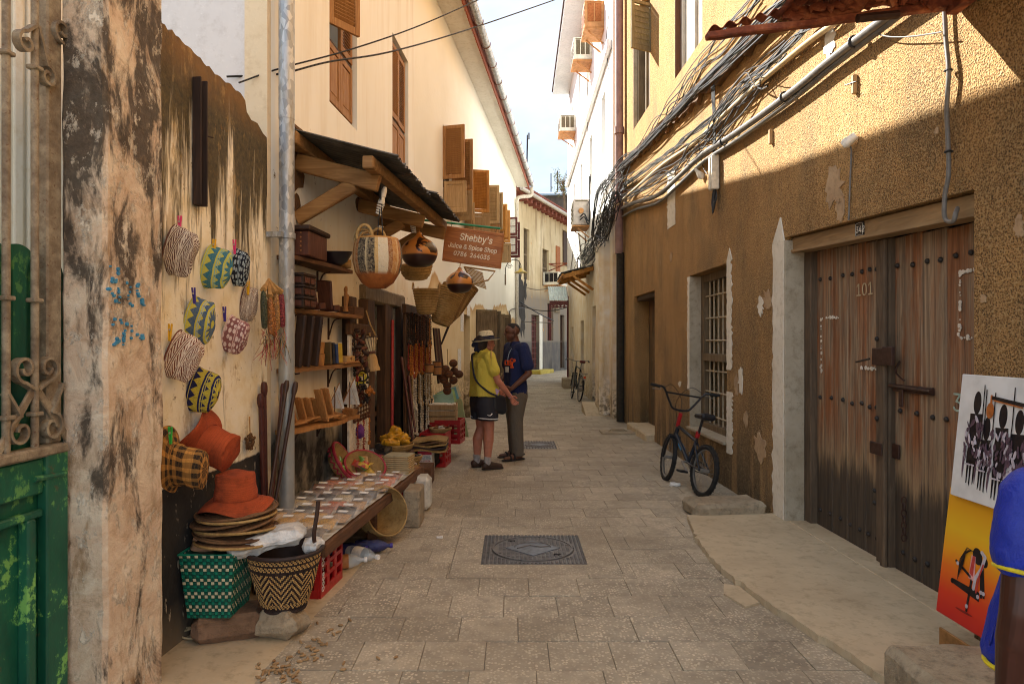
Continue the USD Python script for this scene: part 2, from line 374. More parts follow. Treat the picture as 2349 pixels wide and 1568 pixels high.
def m_weathered(g):
    """Old lime plaster of the pillar: black mould, pinkish render, chalky flakes."""
    p = g.pos(); x, y, z = g.xyz(p); q = g.map(p, (3.8, 3.8, 1.5))
    a = g.noise(q, 1.5, 8, .7, .5); b = g.noise(g.map(p, (5, 5, 2.6), location=(3, 1, 7)), 1.4, 8, .7, .4); f = g.noise(p, 26, 6, .72); m = g.noise(p, 7.0, 7, .7, .6)
    c = g.ramp(m, [(.28, C('#9c8266')), (.45, C('#cdb499')), (.6, C('#dccbb2')), (.75, C('#eae0d0'))])
    c = g.mix(g.ramp(b, [(.54, 0), (.68, .8)]), c, C('#8a6c45'))
    up = g.rng(z, .9, 2.4, .0, .1)
    k = g.math('add', a, up)
    c = g.mix(g.ramp(k, [(.53, 0), (.62, .9)]), c, g.ramp(f, [(.35, C('#191510')), (.55, C('#3b3228')), (.75, C('#75644d'))]))
    ch = g.noise(g.map(p, (10, 10, 6.5), location=(1, 5, 2)), 1.5, 8, .75)
    c = g.mix(g.ramp(ch, [(.55, 0), (.60, .85)]), c, C('#e9dcc6'))
    c = g.mix(g.ramp(f, [(.22, .8), (.36, 0)]), c, C('#3a2b1a'))
    h = g.math('add', g.math('multiply', m, .8), g.math('add', g.math('multiply', f, .45), g.math('multiply', g.ramp(ch, [(.58, 0), (.62, 1)], ), .35)))
    return g.surf(c, .95, g.bump(h, .02, .8))
def m_boundary(g):
    """Low wall: moss and black run-off from its top, cream below, a black dado."""
    p = g.pos(); x, y, z = g.xyz(p); q = g.map(p, (5.5, 5.5, .55))
    s = g.noise(q, 1.7, 7, .68, .4); m = g.noise(p, 6, 6, .66); f = g.noise(p, 30, 6, .72); q2 = g.noise(g.map(p, (9, 9, .7)), 1.6, 6, .7)
    c = g.ramp(m, [(.3, C('#e2d2ac')), (.5, C('#efe6cd')), (.72, C('#f5eede'))])
    wet = g.math('add', g.rng(z, 1.55, 2.75, 0, .34), s)
    c = g.mix(g.ramp(wet, [(.64, 0), (.8, .75)]), c, C('#a08654'))
    c = g.mix(g.ramp(g.math('add', wet, g.math('multiply', q2, .3)), [(.79, 0), (.9, .93)]), c, g.ramp(f, [(.35, C('#1e1a10')), (.6, C('#4a4025')), (.8, C('#85703f'))]))
    c = g.mix(g.math('multiply', g.rng(z, 2.72, 2.9), g.ramp(m, [(.35, .3), (.6, 1)])), c, C('#7a5a30'))
    c = g.mix(g.ramp(g.noise(p, 11, 6, .75), [(.62, 0), (.66, .85)]), c, C('#6b5128')); c = g.mix(g.ramp(g.noise(g.map(p, (1, 1, .4)), 8, 7, .75), [(.56, 0), (.62, .5)]), c, C('#a98b56'))
    ed = g.math('add', z, g.math('multiply', g.math('subtract', m, .5), .05))
    dado = g.rng(ed, .792, .782)
    spl = g.ramp(g.noise(g.map(p, (1, 1, .42)), 22, 5, .65), [(.62, 0), (.655, 1)])
    dc = g.mix(g.math('multiply', spl, .8), g.ramp(m, [(.3, C('#161413')), (.7, C('#33302c'))]), C('#b9ab92'))
    dc = g.mix(g.rng(z, .22, .0, 0, .65), dc, C('#8a7a62'))
    c = g.mix(dado, c, dc)
    return g.surf(c, .92, g.bump(g.math('add', m, g.math('multiply', f, .4)), .014, .7))
def m_white(g):
    p = g.pos(); x, y, z = g.xyz(p)
    big = g.noise(p, .6, 5, .6); streak = g.noise(g.map(p, (2.5, 2.5, .3)), 1.5, 7, .68); mid = g.noise(p, 4, 6, .65); sp = g.noise(p, 13, 6, .7)
    c = g.ramp(big, [(.3, C('#e8e6e0')), (.6, C('#f3f1ec'))])
    c = g.mix(g.ramp(streak, [(.56, 0), (.72, .4)]), c, C('#b3ab9b'))
    ed = g.math('add', z, g.math('multiply', g.math('subtract', g.noise(g.map(p, (1, 1, .2)), 1.3, 4, .6), .5), 1.6))
    low = g.rng(ed, 4.0, 3.0)
    c = g.mix(g.math('multiply', low, g.ramp(mid, [(.3, .35), (.65, 1)])), c, C('#dcc59a'))
    c = g.mix(g.math('multiply', g.rng(ed, 2.2, .8), g.ramp(streak, [(.5, 0), (.68, .75)])), c, C('#a58658'))
    c = g.mix(g.math('multiply', g.rng(z, .9, .1), g.ramp(sp, [(.45, 0), (.58, .9)])), c, C('#5b4a33'))
    return g.surf(c, .9, g.bump(g.math('add', mid, g.math('multiply', sp, .4)), .012, .55))
def m_farhouse(g):
    p = g.pos(); x, y, z = g.xyz(p)
    big = g.noise(p, .45, 6, .65); streak = g.noise(g.map(p, (1.6, 1.6, .22)), 1.4, 7, .68); mid = g.noise(p, 2.2, 6, .65)
    c = g.ramp(big, [(.3, C('#b09970')), (.55, C('#c7b48e')), (.75, C('#d8caac'))])
    c = g.mix(g.rng(z, 4.3, 3.5), c, C('#7f7362'))
    c = g.mix(g.ramp(streak, [(.52, 0), (.66, .8)]), c, C('#8d7450'))
    c = g.mix(g.ramp(mid, [(.64, 0), (.68, .75)]), c, C('#b98a4a'))
    c = g.mix(g.math('multiply', g.rng(z, 1.55, 1.45), g.ramp(mid, [(.35, .6), (.6, 1)])), c, C('#575049'))
    c = g.mix(g.math('multiply', g.rng(z, .9, .2), g.ramp(streak, [(.45, 0), (.6, .8)])), c, C('#2f2a22'))
    return g.surf(c, .92, g.bump(mid, .02, .6))
def m_paving(tone, seed):
    def f(g):
        p = g.map(g.pos(), (1, 1, 1), location=(seed * 3.1, seed * 1.7, 0)); w = g.pos()
        v = g.vor(p, 62, out='distance'); vs = g.vor(p, 62, out='color'); v2 = g.vor(p, 120, out='distance'); big = g.noise(w, 1.1, 6, .65); m = g.noise(w, 9, 6, .7); f_ = g.noise(p, 90, 4, .6)
        c = g.ramp(m, [(.3, C('#8f8371', tone)), (.5, C('#ab9e88', tone)), (.7, C('#bcae96', tone))])
        sel = g.ramp(g.n('separate_color', 'r', color=vs), [(.38, 0), (.46, 1)])
        chip = g.math('multiply', g.ramp(v, [(.36, 1), (.5, 0)]), sel)
        chip = g.math('multiply', chip, g.ramp(g.noise(w, 5, 5, .65), [(.32, .25), (.6, 1)]))
        c = g.mix(chip, c, g.ramp(f_, [(.3, C('#cbb996')), (.7, C('#e6dac2'))]))
        c = g.mix(g.math('multiply', g.ramp(v2, [(.24, 1), (.36, 0)]), .4), c, C('#a3937a'))
        c = g.mix(g.ramp(big, [(.44, 0), (.7, .5)]), c, C('#62584c'))
        c = g.mix(g.ramp(g.noise(w, .55, 4, .6), [(.4, 0), (.7, .4)]), c, C('#a08e70'))
        return g.surf(c, g.ramp(m, [(.3, .62), (.7, .85)]), g.bump(g.math('add', f_, g.math('multiply', chip, .5)), .0025, .6))
    return f
def m_concrete(lo, hi, dirt='#4a4138', bumpy=.006, sc=1.0):
    def f(g):
        p = g.pos(); a = g.noise(p, 2.2 * sc, 7, .65); b = g.noise(p, 14 * sc, 6, .7); k = g.noise(p, 60 * sc, 4, .65)
        c = g.ramp(a, [(.3, C(lo)), (.7, C(hi))]); c = g.mix(g.ramp(b, [(.5, 0), (.72, .6)]), c, C(dirt)); c = g.mix(g.ramp(k, [(.6, 0), (.75, .35)]), c, tuple(np.array(C(hi)) * 1.25))
        return g.surf(c, .9, g.bump(g.math('add', b, g.math('multiply', k, .5)), bumpy, .7))
    return f
M = {}
M['roughcast'] = mat('ochre_roughcast', m_roughcast); M['cream'] = mat('cream_plaster', m_cream); M['creamfar'] = mat('yellow_limewash', m_cream_far)
M['weathered'] = mat('weathered_plaster', m_weathered); M['boundary'] = mat('boundary_plaster', m_boundary); M['white'] = mat('white_plaster', m_white); M['farhouse'] = mat('far_plaster', m_farhouse)
M['pave'] = [mat(f'terrazzo_paving_{i}', m_paving(t, i)) for i, t in enumerate((1.0, .86, 1.12, .95))]
M['joint'] = mat('joint_sand', m_concrete('#6f6558', '#877b6a'))
M['apron'] = mat('apron_concrete', m_concrete('#b7a384', '#cfbc9b', '#917f62', .003))
M['stone'] = mat('coral_stone', m_concrete('#8a7a62', '#bdac90', '#4c4233', .02, 1.6))
M['stonebrown'] = mat('brown_stone', m_concrete('#6b5039', '#94745a', '#3d2e22', .015, 2.0))
M['earth'] = mat('bare_ground', m_concrete('#7a6a52', '#94836a'))
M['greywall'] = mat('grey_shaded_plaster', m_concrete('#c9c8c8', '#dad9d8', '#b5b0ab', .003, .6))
M['quoin'] = mat('beige_quoin_plaster', m_concrete('#d9c6a4', '#e3d3b5', '#c4ad88', .003))
M['jamb'] = mat('white_jamb_plaster', m_concrete('#d6cdb9', '#e9e3d5', '#b3a78f', .006, 1.2))
M['jamb2'] = mat('grey_jamb_plaster', m_concrete('#a3957c', '#bdb09a', '#77694f', .006, 1.2))
M['galv'] = None
def m_galv(g):
    p = g.pos(); v = g.vor(g.map(p, (1, 1, .6)), 34, out='color'); r = g.n('separate_color', 'r', color=v); a = g.noise(g.map(p, (7, 7, 1.2)), 1.5, 6, .7); z = g.xyz(p)[2]
    c = g.ramp(r, [(0, C('#8d9296')), (1, C('#c2c5c6'))]); c = g.mix(g.ramp(a, [(.52, 0), (.68, .75)]), c, C('#8a7c52')); c = g.mix(g.rng(z, 1.75, 1.6, 0, .8), c, C('#a9a9a2'))
    return g.surf(c, g.ramp(a, [(.3, .35), (.7, .6)]), g.bump(a, .002, .4), metallic=.55)
M['galv'] = mat('galvanised_zinc', m_galv)
# ================================================================ ground and street
struct('ground', b2(-150, 150, -60, 240, -1.0, -.06, 0), M['earth'])
street = tag(thing('street', None, None), kind='structure')
lx = lambda Y: (LA.x0 + LA.k * Y if Y < 9 else LB.x0 + LB.k * Y)
rx = lambda Y: (RA.x0 + RA.k * Y if Y < 13.2 else RB.x0 + RB.k * Y)
part(street, 'bedding', b2(-3.2, 4.2, -1.0, 48, -.055, -.008, 0), M['joint'])
rs = np.random.default_rng(5); far_tiles = [[], [], [], []]; S = .3
hole = sbox(-.405, 4.357, .711, 5.44); hole2 = sbox(.12, 9.4, .66, 10.24)
apron_line = [(1.46, 5.70), (1.36, 5.05), (1.33, 4.40), (1.42, 3.78), (1.55, 3.22), (1.66, 2.6), (1.8, 1.4), (1.9, .6)]
apron = Polygon([(2.2, 5.75)] + apron_line + [(2.7, .6), (2.7, 3.0)])
strip = Polygon([(-1.75, 1.4), (-1.05, 1.4), (-1.10, 2.4), (-1.12, 3.1), (-1.02, 4.2), (-.98, 4.9), (-1.56, 4.9)])
solid_ = apron.union(strip).union(hole).union(hole2)
for r in range(1, 122):
    y0 = 3.08 + (r - 4) * S if r < 40 else 3.08 + 36 * S + (r - 40) * S
    off = (0, .15, .07, .22)[r % 4] + rs.uniform(-.01, .01)
    for c_ in range(-9, 13):
        x0 = c_ * S + off - .12; x1 = x0 + S
        ym = y0 + S / 2
        xl, xr_ = lx(ym) - .05, (rx(ym) + .1 if ym < 25 else 4.1)
        if ym > 22.5: xl = -3
        if x1 < xl or x0 > xr_ or ym > 36.5: continue
        q = sbox(x0 + .0013, y0 + .0024, x1 - .0013, y0 + S - .0024); dz = rs.uniform(-.0022, .0022); sh = rs.uniform(-.0012, .0012)
        mi = int(rs.integers(0, 4))
        a_ = abs(x0) + .0
        if q.intersects(solid_):
            q = q.difference(solid_)
            if q.area < .004: continue
            q = max(getattr(q, 'geoms', [q]), key=lambda t: t.area).simplify(.002)
            m = prism(q, .034, -.034 + dz)
        else:
            m = bx(S - .0026, S - .0048, .034, ((x0 + x1) / 2, y0 + S / 2, -.017 + dz), .0018)
        if 1.9 < y0 < 8.6 and q.area > .02: part(street, 'paving_slab', m, M['pave'][mi])
        else: far_tiles[mi].append(m)
for k in range(4):
    if far_tiles[k]: part(street, 'far_paving', cat(far_tiles[k]), M['pave'][k], kind='stuff')
# door apron: a cracked concrete sheet, its broken edge proud of the paving
ap = apron.buffer(-.004)
rng_ = np.random.default_rng(2)
edge = LineString(apron_line).segmentize(.05)
pts = [(x + rng_.normal(0, .007), y + rng_.normal(0, .007)) for x, y in edge.coords]
apron_m = prism(Polygon([(2.2, 5.75)] + pts + [(2.7, .6), (2.7, 3.0)]), .085, -.045)
part(street, 'concrete_apron', apron_m, M['apron'])
part(street, 'concrete_apron', prism(Polygon([(1.37, 4.12), (1.40, 3.86), (1.30, 3.80), (1.24, 4.0), (1.29, 4.16)]), .03, -.02), M['apron'])
part(street, 'wall_strip', prism(strip, .045, -.045), M['apron'])
# ================================================================ wall builder
def wallmesh(W, Y0, Y1, z0, z1, holes=(), th=.45, off=0.0, outline=None):
    P = outline if outline is not None else sbox(Y0, z0, Y1, z1)
    for h in holes: P = P.difference(sbox(*h) if len(h) == 4 and np.ndim(h[0]) == 0 else Polygon(h))
    m = prism(P, th, off - th)
    v = np.asarray(m.vertices); q = np.stack([W.x0 + W.k * v[:, 0], v[:, 0], v[:, 1]], 1) + W.n * v[:, 2:3]
    f = np.asarray(m.faces)
    return tm(q, f if W.side > 0 else f[:, ::-1])
def wbox(W, Y0, Y1, z0, z1, o0, o1, b=None):
    """A box along the wall between offsets o0 and o1 from its face."""
    m = bx(Y1 - Y0, z1 - z0, o1 - o0, ((Y0 + Y1) / 2, (z0 + z1) / 2, (o0 + o1) / 2), b)
    return wmap(W, m)
def wmap(W, m):
    """Mesh in (Y, z, offset) onto the wall."""
    v = np.asarray(m.vertices); q = np.stack([W.x0 + W.k * v[:, 0], v[:, 0], v[:, 1]], 1) + W.n * v[:, 2:3]
    f = np.asarray(m.faces)
    return tm(q, f if W.side > 0 else f[:, ::-1])
# ================================================================ left: shop house
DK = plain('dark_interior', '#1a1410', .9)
house = thing('shop_house', 'long cream house with wooden shutters and gutter, the spice shop at its foot', 'house', LA.P(4.4, 0))
WIN_A = [(5.60, 6.38, 3.45, 5.3), (7.76, 8.60, 3.50, 5.0)]
DOOR_S = (6.72, 7.90, 0.0, 1.93)
part(house, 'wall', wallmesh(LA, 4.45, 9.0, -.06, 6.75, [(w[0], w[2], w[1], w[3]) for w in WIN_A] + [(DOOR_S[0], -.07, DOOR_S[1], DOOR_S[3])], .5), M['cream'])
WIN_B = [(10.8, 11.55, 3.5, 4.92), (12.75, 13.5, 3.5, 4.92), (14.9, 15.7, 3.5, 4.92), (16.9, 17.6, 3.5, 4.92), (18.9, 19.7, 3.9, 4.95)]
LOW_B = [(12.68, 13.36, -.07, 2.0), (14.1, 15.0, .75, 2.15), (16.1, 17.0, .75, 2.15), (18.2, 19.2, -.07, 2.05)]
part(house, 'wall', wallmesh(LB, 9.0, 22.5, -.06, 6.75, [(w[0], w[2], w[1], w[3]) for w in WIN_B + LOW_B], .5), M['creamfar'])
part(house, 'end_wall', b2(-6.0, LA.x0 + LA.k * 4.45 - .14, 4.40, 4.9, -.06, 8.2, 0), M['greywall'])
part(house, 'quoin', wallmesh(LA, 4.39, 4.447, -.06, 6.75, th=.15), M['quoin'])
part(house, 'end_wall', b2(-5.0, LB.x0 + LB.k * 22.5 - .1, 22.0, 22.495, -.06, 6.7, 0), M['creamfar'])
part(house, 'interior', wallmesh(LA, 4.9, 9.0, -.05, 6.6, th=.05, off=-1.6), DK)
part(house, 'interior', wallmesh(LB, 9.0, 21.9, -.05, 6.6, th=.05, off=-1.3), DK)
# eaves
ZE = 6.62
def leave(Y): return lx(Y)
eav = []
TERR = plain('red_brown_fascia', '#8d4a31', .75); WS = mat('soffit_paint', m_concrete('#d9d3c6', '#e8e3d8', '#bfb49d', .003))
for a, b, W in ((4.2, 9.0, LA), (9.0, 22.8, LB)):
    part(house, 'soffit', wmap(W, prism(Polygon([(a, 0), (b, 0), (b, .40), (a, .40)]), .02, 0).apply_transform(np.array([[1, 0, 0, 0], [0, 0, 1, ZE + .02], [0, 1, 0, 0], [0, 0, 0, 1.0]])) if False else xf(prism(Polygon([(a, 0.002), (b, 0.002), (b, .40), (a, .40)]), .02), np.array([[1, 0, 0, 0], [0, 0, 1, ZE + .02], [0, 1, 0, 0], [0, 0, 0, 1.0]]))), WS)
    n = int((b - a) / .11); xs = np.linspace(a, b, n * 6 + 1)
    low = [(x, ZE - .035 - .05 * abs(math.sin((x - a) / (b - a) * n * pi))) for x in xs]
    part(house, 'fascia', wmap(W, prism(Polygon(low + [(b, ZE + .12), (a, ZE + .12)]), .022, .402)), TERR)
    # gutter: half round, open at the top
    ang = np.linspace(pi, 2 * pi, 10); R_ = .075
    prof = [(R_ * math.cos(t), R_ * math.sin(t)) for t in ang]; prof += [((R_ - .006) * math.cos(t), (R_ - .006) * math.sin(t)) for t in ang[::-1]]
    gm = prism(Polygon(prof), b - a); v = np.asarray(gm.vertices)
    part(house, 'gutter', wmap(W, tm(np.stack([a + v[:, 2], ZE + .09 + v[:, 1], .506 + v[:, 0]], 1), gm.faces)), M['galv'], smooth=40)
    for i, y in enumerate(np.arange(a + .5, b, .85)):
        t = np.linspace(pi * .95, 2.1 * pi, 9)
        part(house, 'gutter_hook', wmap(W, tube(np.stack([np.full(9, y), ZE + .09 + .082 * np.sin(t), .506 + .082 * np.cos(t)], 1), .006, 5)), TERR)
    rp = xf(prism(Polygon([(a, .44), (b, .44), (b, -2.6), (a, -2.6)]), .06), np.array([[1, 0, 0, 0], [0, -.45, 1, ZE + .34], [0, 1, 0, 0], [0, 0, 0, 1.0]]))
    part(house, 'roof', wmap(W, rp), TERR)
# ================================================================ right: ochre house
ochre = thing('ochre_house', 'ochre roughcast house with a studded double door and tangled cables across its wall', 'house', RA.P(4.2, 0))
DOOR = [(3.33, -.07), (5.525, -.07), (5.525, 2.325), (3.33, 2.225)]
BARW = (6.93, 8.28, .44, 2.28)
NICHE = (10.13, 11.66, .10, 2.25)
UPW = [(7.76, 8.96, 4.93, 6.9), (10.45, 11.73, 5.12, 7.0)]
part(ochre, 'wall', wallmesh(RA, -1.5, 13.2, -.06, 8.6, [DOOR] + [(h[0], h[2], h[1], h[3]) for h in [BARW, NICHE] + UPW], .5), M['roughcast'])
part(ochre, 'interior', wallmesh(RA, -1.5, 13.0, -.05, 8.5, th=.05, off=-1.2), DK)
part(ochre, 'end_wall', b2(rx(13.1) + .003, rx(13.1) + 4, 13.0, 13.2, -.06, 8.6, 0), M['roughcast'])
# ================================================================ right: white house
whiteh = thing('white_house', 'tall white house with window air conditioners and a ledge, lit by the sun', 'house', RB.P(13.25, 0))
WHO = [(16.0, 16.9, -.07, 2.35), (19.2, 20.2, -.07, 2.1), (23.0, 23.9, -.07, 2.0)]
WHU = [(14.3, 15.0, 5.3, 6.8), (17.0, 17.7, 5.2, 6.7), (19.6, 20.3, 5.1, 6.7), (22.0, 22.7, 5.1, 6.7), (15.2, 15.9, 8.0, 9.6), (17.6, 18.3, 8.0, 9.6), (20.2, 20.9, 8.0, 9.6), (23.2, 23.9, 8.0, 9.6)]
part(whiteh, 'wall', wallmesh(RB, 13.21, 25.4, -.06, 10.5, [(h[0], h[2], h[1], h[3]) for h in WHO + WHU], .45), M['white'])
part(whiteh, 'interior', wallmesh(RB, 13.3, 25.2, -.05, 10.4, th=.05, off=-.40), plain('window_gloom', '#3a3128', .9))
part(whiteh, 'end_wall', b2(RB.x0 + RB.k * 25.4 - .004, 8, 25.40, 25.8, -.06, 10.5, 0), M['white'])
part(whiteh, 'ledge', wbox(RB, 13.3, 25.4, 7.2, 7.42, 0.002, .10, .03), M['white'])
SOF = mat('pale_soffit', m_concrete('#c9d2d4', '#dfe4e4', '#a9adab', .002)); TIL = plain('dark_tile_edge', '#4d3d33', .9)
part(whiteh, 'soffit', wbox(RB, 13.0, 24.9, 10.5, 10.56, -.4, .60, .01), SOF)
part(whiteh, 'roof_edge', wbox(RB, 13.0, 24.92, 10.563, 10.70, -.4, .64, .03), TIL)
# ================================================================ far: house across the bend
FH = Wall(-11.66, .398, 1)
farh = thing('bend_house', 'weathered beige house closing the bend of the alley, dark stained below', 'house', FH.P(30, 0))
FDOOR = (31.55, 32.55, .18, 2.75)
FWIN = [(33.7, 34.55, 1.55, 3.4), (35.6, 36.3, .1, 2.9), (30.6, 31.3, 4.3, 6.6), (33.0, 33.9, 4.2, 6.0), (36.0, 36.9, 5.6, 7.4)]
part(farh, 'wall', wallmesh(FH, 20.5, 46, -.06, 7.9, [(h[0], h[2], h[1], h[3]) for h in [FDOOR] + FWIN], .4), M['farhouse'])
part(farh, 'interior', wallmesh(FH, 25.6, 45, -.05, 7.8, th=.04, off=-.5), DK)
# ================================================================ left foreground: gate, pillar, low wall, downpipe
rg = np.random.default_rng(11)
def m_green(g):
    p = g.pos(); a = g.noise(g.map(p, (3, 3, 1.2)), 2.2, 8, .7); f = g.noise(p, 24, 6, .72); z = g.xyz(p)[2]
    c = g.ramp(a, [(.3, C('#0d3a2c')), (.6, C('#155a40')), (.75, C('#1d6d4b'))])
    c = g.mix(g.math('multiply', g.ramp(g.math('add', g.math('multiply', a, .7), g.math('multiply', f, .5)), [(.66, 0), (.7, 1)]), g.rng(z, 1.05, .6, .35, 1)), c, C('#79b25c'))
    c = g.mix(g.ramp(g.noise(p, 8, 7, .75), [(.63, 0), (.69, .8)]), c, C('#5d4630'))
    return g.surf(c, g.ramp(a, [(.3, .35), (.7, .6)]), g.bump(g.math('add', a, f), .004, .5))
M['greenpaint'] = mat('flaking_green_paint', m_green); M['rustgrey'] = None
def m_rustgrey(g):
    p = g.pos(); a = g.noise(p, 14, 7, .72); b = g.noise(p, 60, 4, .6)
    c = g.ramp(a, [(.3, C('#5a4a39')), (.5, C('#827460')), (.66, C('#a2967f'))]); c = g.mix(g.ramp(b, [(.6, 0), (.7, .8)]), c, C('#5e3d25'))
    return g.surf(c, .6, g.bump(a, .003, .6))
M['rustgrey'] = mat('worn_grey_iron_paint', m_rustgrey)
GO = -.03
gate = thing('green_gate', 'flaking green metal gate with iron bars and scrolls, at the left edge', 'gate', LA.P(2.4, 0, GO))
Yg = lambda u: LA.Yu(u, GO)
part(gate, 'panel', wbox(LA, 1.1, 2.595, .06, 1.03, GO - .03, GO - .012), M['greenpaint'])
for y0, y1, z0, z1 in ((2.49, 2.60, .05, 1.07), (1.1, 2.488, .93, 1.06), (1.1, 2.488, .05, .17), (2.40, 2.44, .17, .85), (1.1, 2.488, .845, .875)):
    part(gate, 'frame_bar', wbox(LA, y0, y1, z0, z1, GO - .012, GO + .018 + (.012 if y1 - y0 < .2 else 0), .006), M['greenpaint'])
part(gate, 'top_rail', wbox(LA, 1.1, 2.60, 1.062, 1.10, GO - .03, GO + .035, .008), M['rustgrey'])
part(gate, 'gate_post', wbox(LA, 2.535, 2.61, 1.10, 3.3, GO - .05, GO - .004, .006), M['rustgrey'])
for u in (14, 80, -60, -150):
    y = Yg(u); b = part(gate, 'bar', wmap(LA, tube([(y, 1.1, GO), (y, 3.3, GO)], .0135, 10)), M['rustgrey'], smooth=40)
    for z in (1.22, 1.63, 2.47):
        part(b, 'collar', wmap(LA, bx(.045, .016, .04, (y, z, GO), .004)), M['rustgrey'])
def scroll(y, z, r, a0, turns, s=1, tail=None):
    t = np.linspace(0, 1, 26); a = a0 + s * t * turns * 2 * pi; rr = r * (1 - .72 * t)
    pts = [(y + r_ * math.cos(q), z + r_ * math.sin(q)) for r_, q in zip(rr, a)]
    if tail: pts = [tail] + pts
    return wmap(LA, prism(LineString(pts).buffer(.0055), .03, GO - .015))
y2 = Yg(80); w = .062
for s in (-1, 1):
    part(gate, 'scroll', scroll(y2 + s * .055, 1.385, .05, -pi / 2, 1.2, s, (y2 + s * .012, 1.31)), M['rustgrey'])
    part(gate, 'scroll', scroll(y2 + s * .075, 1.165, .055, pi / 2 + (0 if s > 0 else 0), 1.2, -s, (y2 + s * .13, 1.32 if s > 0 else 1.30)), M['rustgrey'])
    part(gate, 'scroll', scroll(y2 + s * .05, 2.50 - .04 * s, .04, pi / 2 * 1, 1.1, -s, (y2 + s * .006, 2.62)), M['rustgrey'])
    part(gate, 'brace', wmap(LA, bar((y2, 1.32, GO), (y2 + s * .17, 1.10, GO), .03, .012, .003)), M['rustgrey'])
part(gate, 'scroll', scroll(Yg(138), 2.66, .045, -pi / 2, 1.1, -1), M['rustgrey'])
for u, zt in ((44, 1.83), (106, 1.815), (-20, 1.83), (-90, 1.83)):
    y = LA.Yu(u, GO - .05)
    pl = unary_union([sbox(y - .095, 1.04, y + .095, zt - .09), Point(y, zt - .092).buffer(.095)])
    part(gate, 'board', wmap(LA, prism(pl, .018, GO - .07)), M['greenpaint'])
part(gate, 'bolt', wmap(LA, tube([(2.44, .99, GO + .02), (2.58, .985, GO + .03)], .012, 8)), M['greenpaint'])
cw = thing('cream_panel_wall', 'plain cream wall with a seam seen behind the gate bars', 'wall', LA.P(2.6, 0, -.7))
CWM = mat('cream_panel_paint', m_concrete('#efe6d0', '#f6efde', '#d9c6a0', .002)); part(cw, 'wall', wbox(LA, .6, 3.6, -.05, 3.6, -.9, -.70, .01), CWM)
for u in (62, 30): part(cw, 'batten', wbox(LA, LA.Yu(u, -.69), LA.Yu(u, -.69) + .05, -.05, 3.6, -.697, -.68, .004), CWM)
pillar = thing('gate_pillar', 'tall weathered plaster gate pillar, black with mould, blue paint scrawls on it', 'pillar', LA.P(2.7, 0))
for y0, y1, o, sd in ((2.617, 3.0, .135, 2),):
    m = rough(sub(bx(y1 - y0, 3.7, .182, ((y0 + y1) / 2, 1.80, o - .091), .014), .045), .010, 5.0, sd)
    part(pillar, 'plaster_shaft', wmap(LA, m), M['weathered'], smooth=50)
BLUE = plain('faded_blue_paint', '#3f86a8', .8)
def scrawl(pts, w):
    pts = [LA.hz(u, v, .15) for u, v in pts]
    return pts
for i, L in enumerate([[(258, 612), (262, 640), (258, 660), (270, 690)], [(262, 640), (270, 648), (276, 618)], [(276, 660), (280, 690)], [(298, 650), (305, 655), (296, 690), (308, 700)], [(320, 650), (322, 675)], [(330, 685), (335, 700)],
                       [(262, 738), (272, 732), (282, 738)], [(268, 790), (275, 775), (290, 762), (297, 740), (308, 735), (306, 775)], [(290, 762), (288, 785)], [(320, 768), (332, 772)], [(266, 792), (278, 780)]]):
    q = LineString(scrawl(L, 3)); rr = np.random.default_rng(i); blobs = []
    for t in np.linspace(0, 1, 9):
        if rr.random() < .72:
            c = q.interpolate(t, True); blobs.append(Point(c.x + rr.normal(0, .003), c.y + rr.normal(0, .004)).buffer(rr.uniform(.003, .008), 3))
    if blobs: part(pillar, 'paint_mark', wmap(LA, prism(affinity.scale(unary_union(blobs), 1, 1), .016, .13)), BLUE)
# low wall with a ragged top
top = [(2.95, 3.0)]
for y in np.arange(3.0, 4.06, .03): top.append((y, 2.99 - .05 * (y - 3) + rg.normal(0, .008)))
top += [(4.08, 2.92), (4.10, 2.86), (4.16, 2.83), (4.25, 2.84), (4.33, 2.80), (4.385, 2.79)]
bw = thing('boundary_wall', 'low mouldy yellow plaster wall with a black painted dado and ragged top', 'wall', LA.P(3.6, 0))
bm = wallmesh(LA, 0, 0, 0, 0, th=.24, off=.0, outline=Polygon([(2.95, -.06)] + top + [(4.385, -.06)]))
part(bw, 'plaster', rough(sub(bm, .07), .006, 4.0, 3), M['boundary'], smooth=40)
capm = cat([mv(xf(stone(.07 + .05 * rg.random(), .2, .04, i, .014, .03, .012), m4(RZ(-.06))), LA.P(y, 2.985 - .05 * (y - 3) + rg.uniform(-.012, .01), -.1)) for i, y in enumerate(np.arange(3.02, 4.08, .055))])
part(bw, 'crumbling_coping', capm, M['boundary'], smooth=50)
rust = wood('dark_rusty_iron', '#1d1411', '#4a3325', .75, 1.0, axis='z')
ys, zs = LA.hz(446, 178); ch = thing('rusty_channel', 'dark rusty iron channel fixed upright on the mouldy low wall', 'metal strip', LA.P(3.5, 2.18))
part(ch, 'web', wbox(LA, 3.475, 3.545, 2.18, 2.83, .005, .014, .002), rust); 
for y in (3.474, 3.537): part(ch, 'flange', wbox(LA, y, y + .01, 2.18, 2.83, .0145, .05, .002), rust)
part(ch, 'nail', wmap(LA, rod((3.545, 2.55, .03), (3.60, 2.555, .05), .004)), rust)
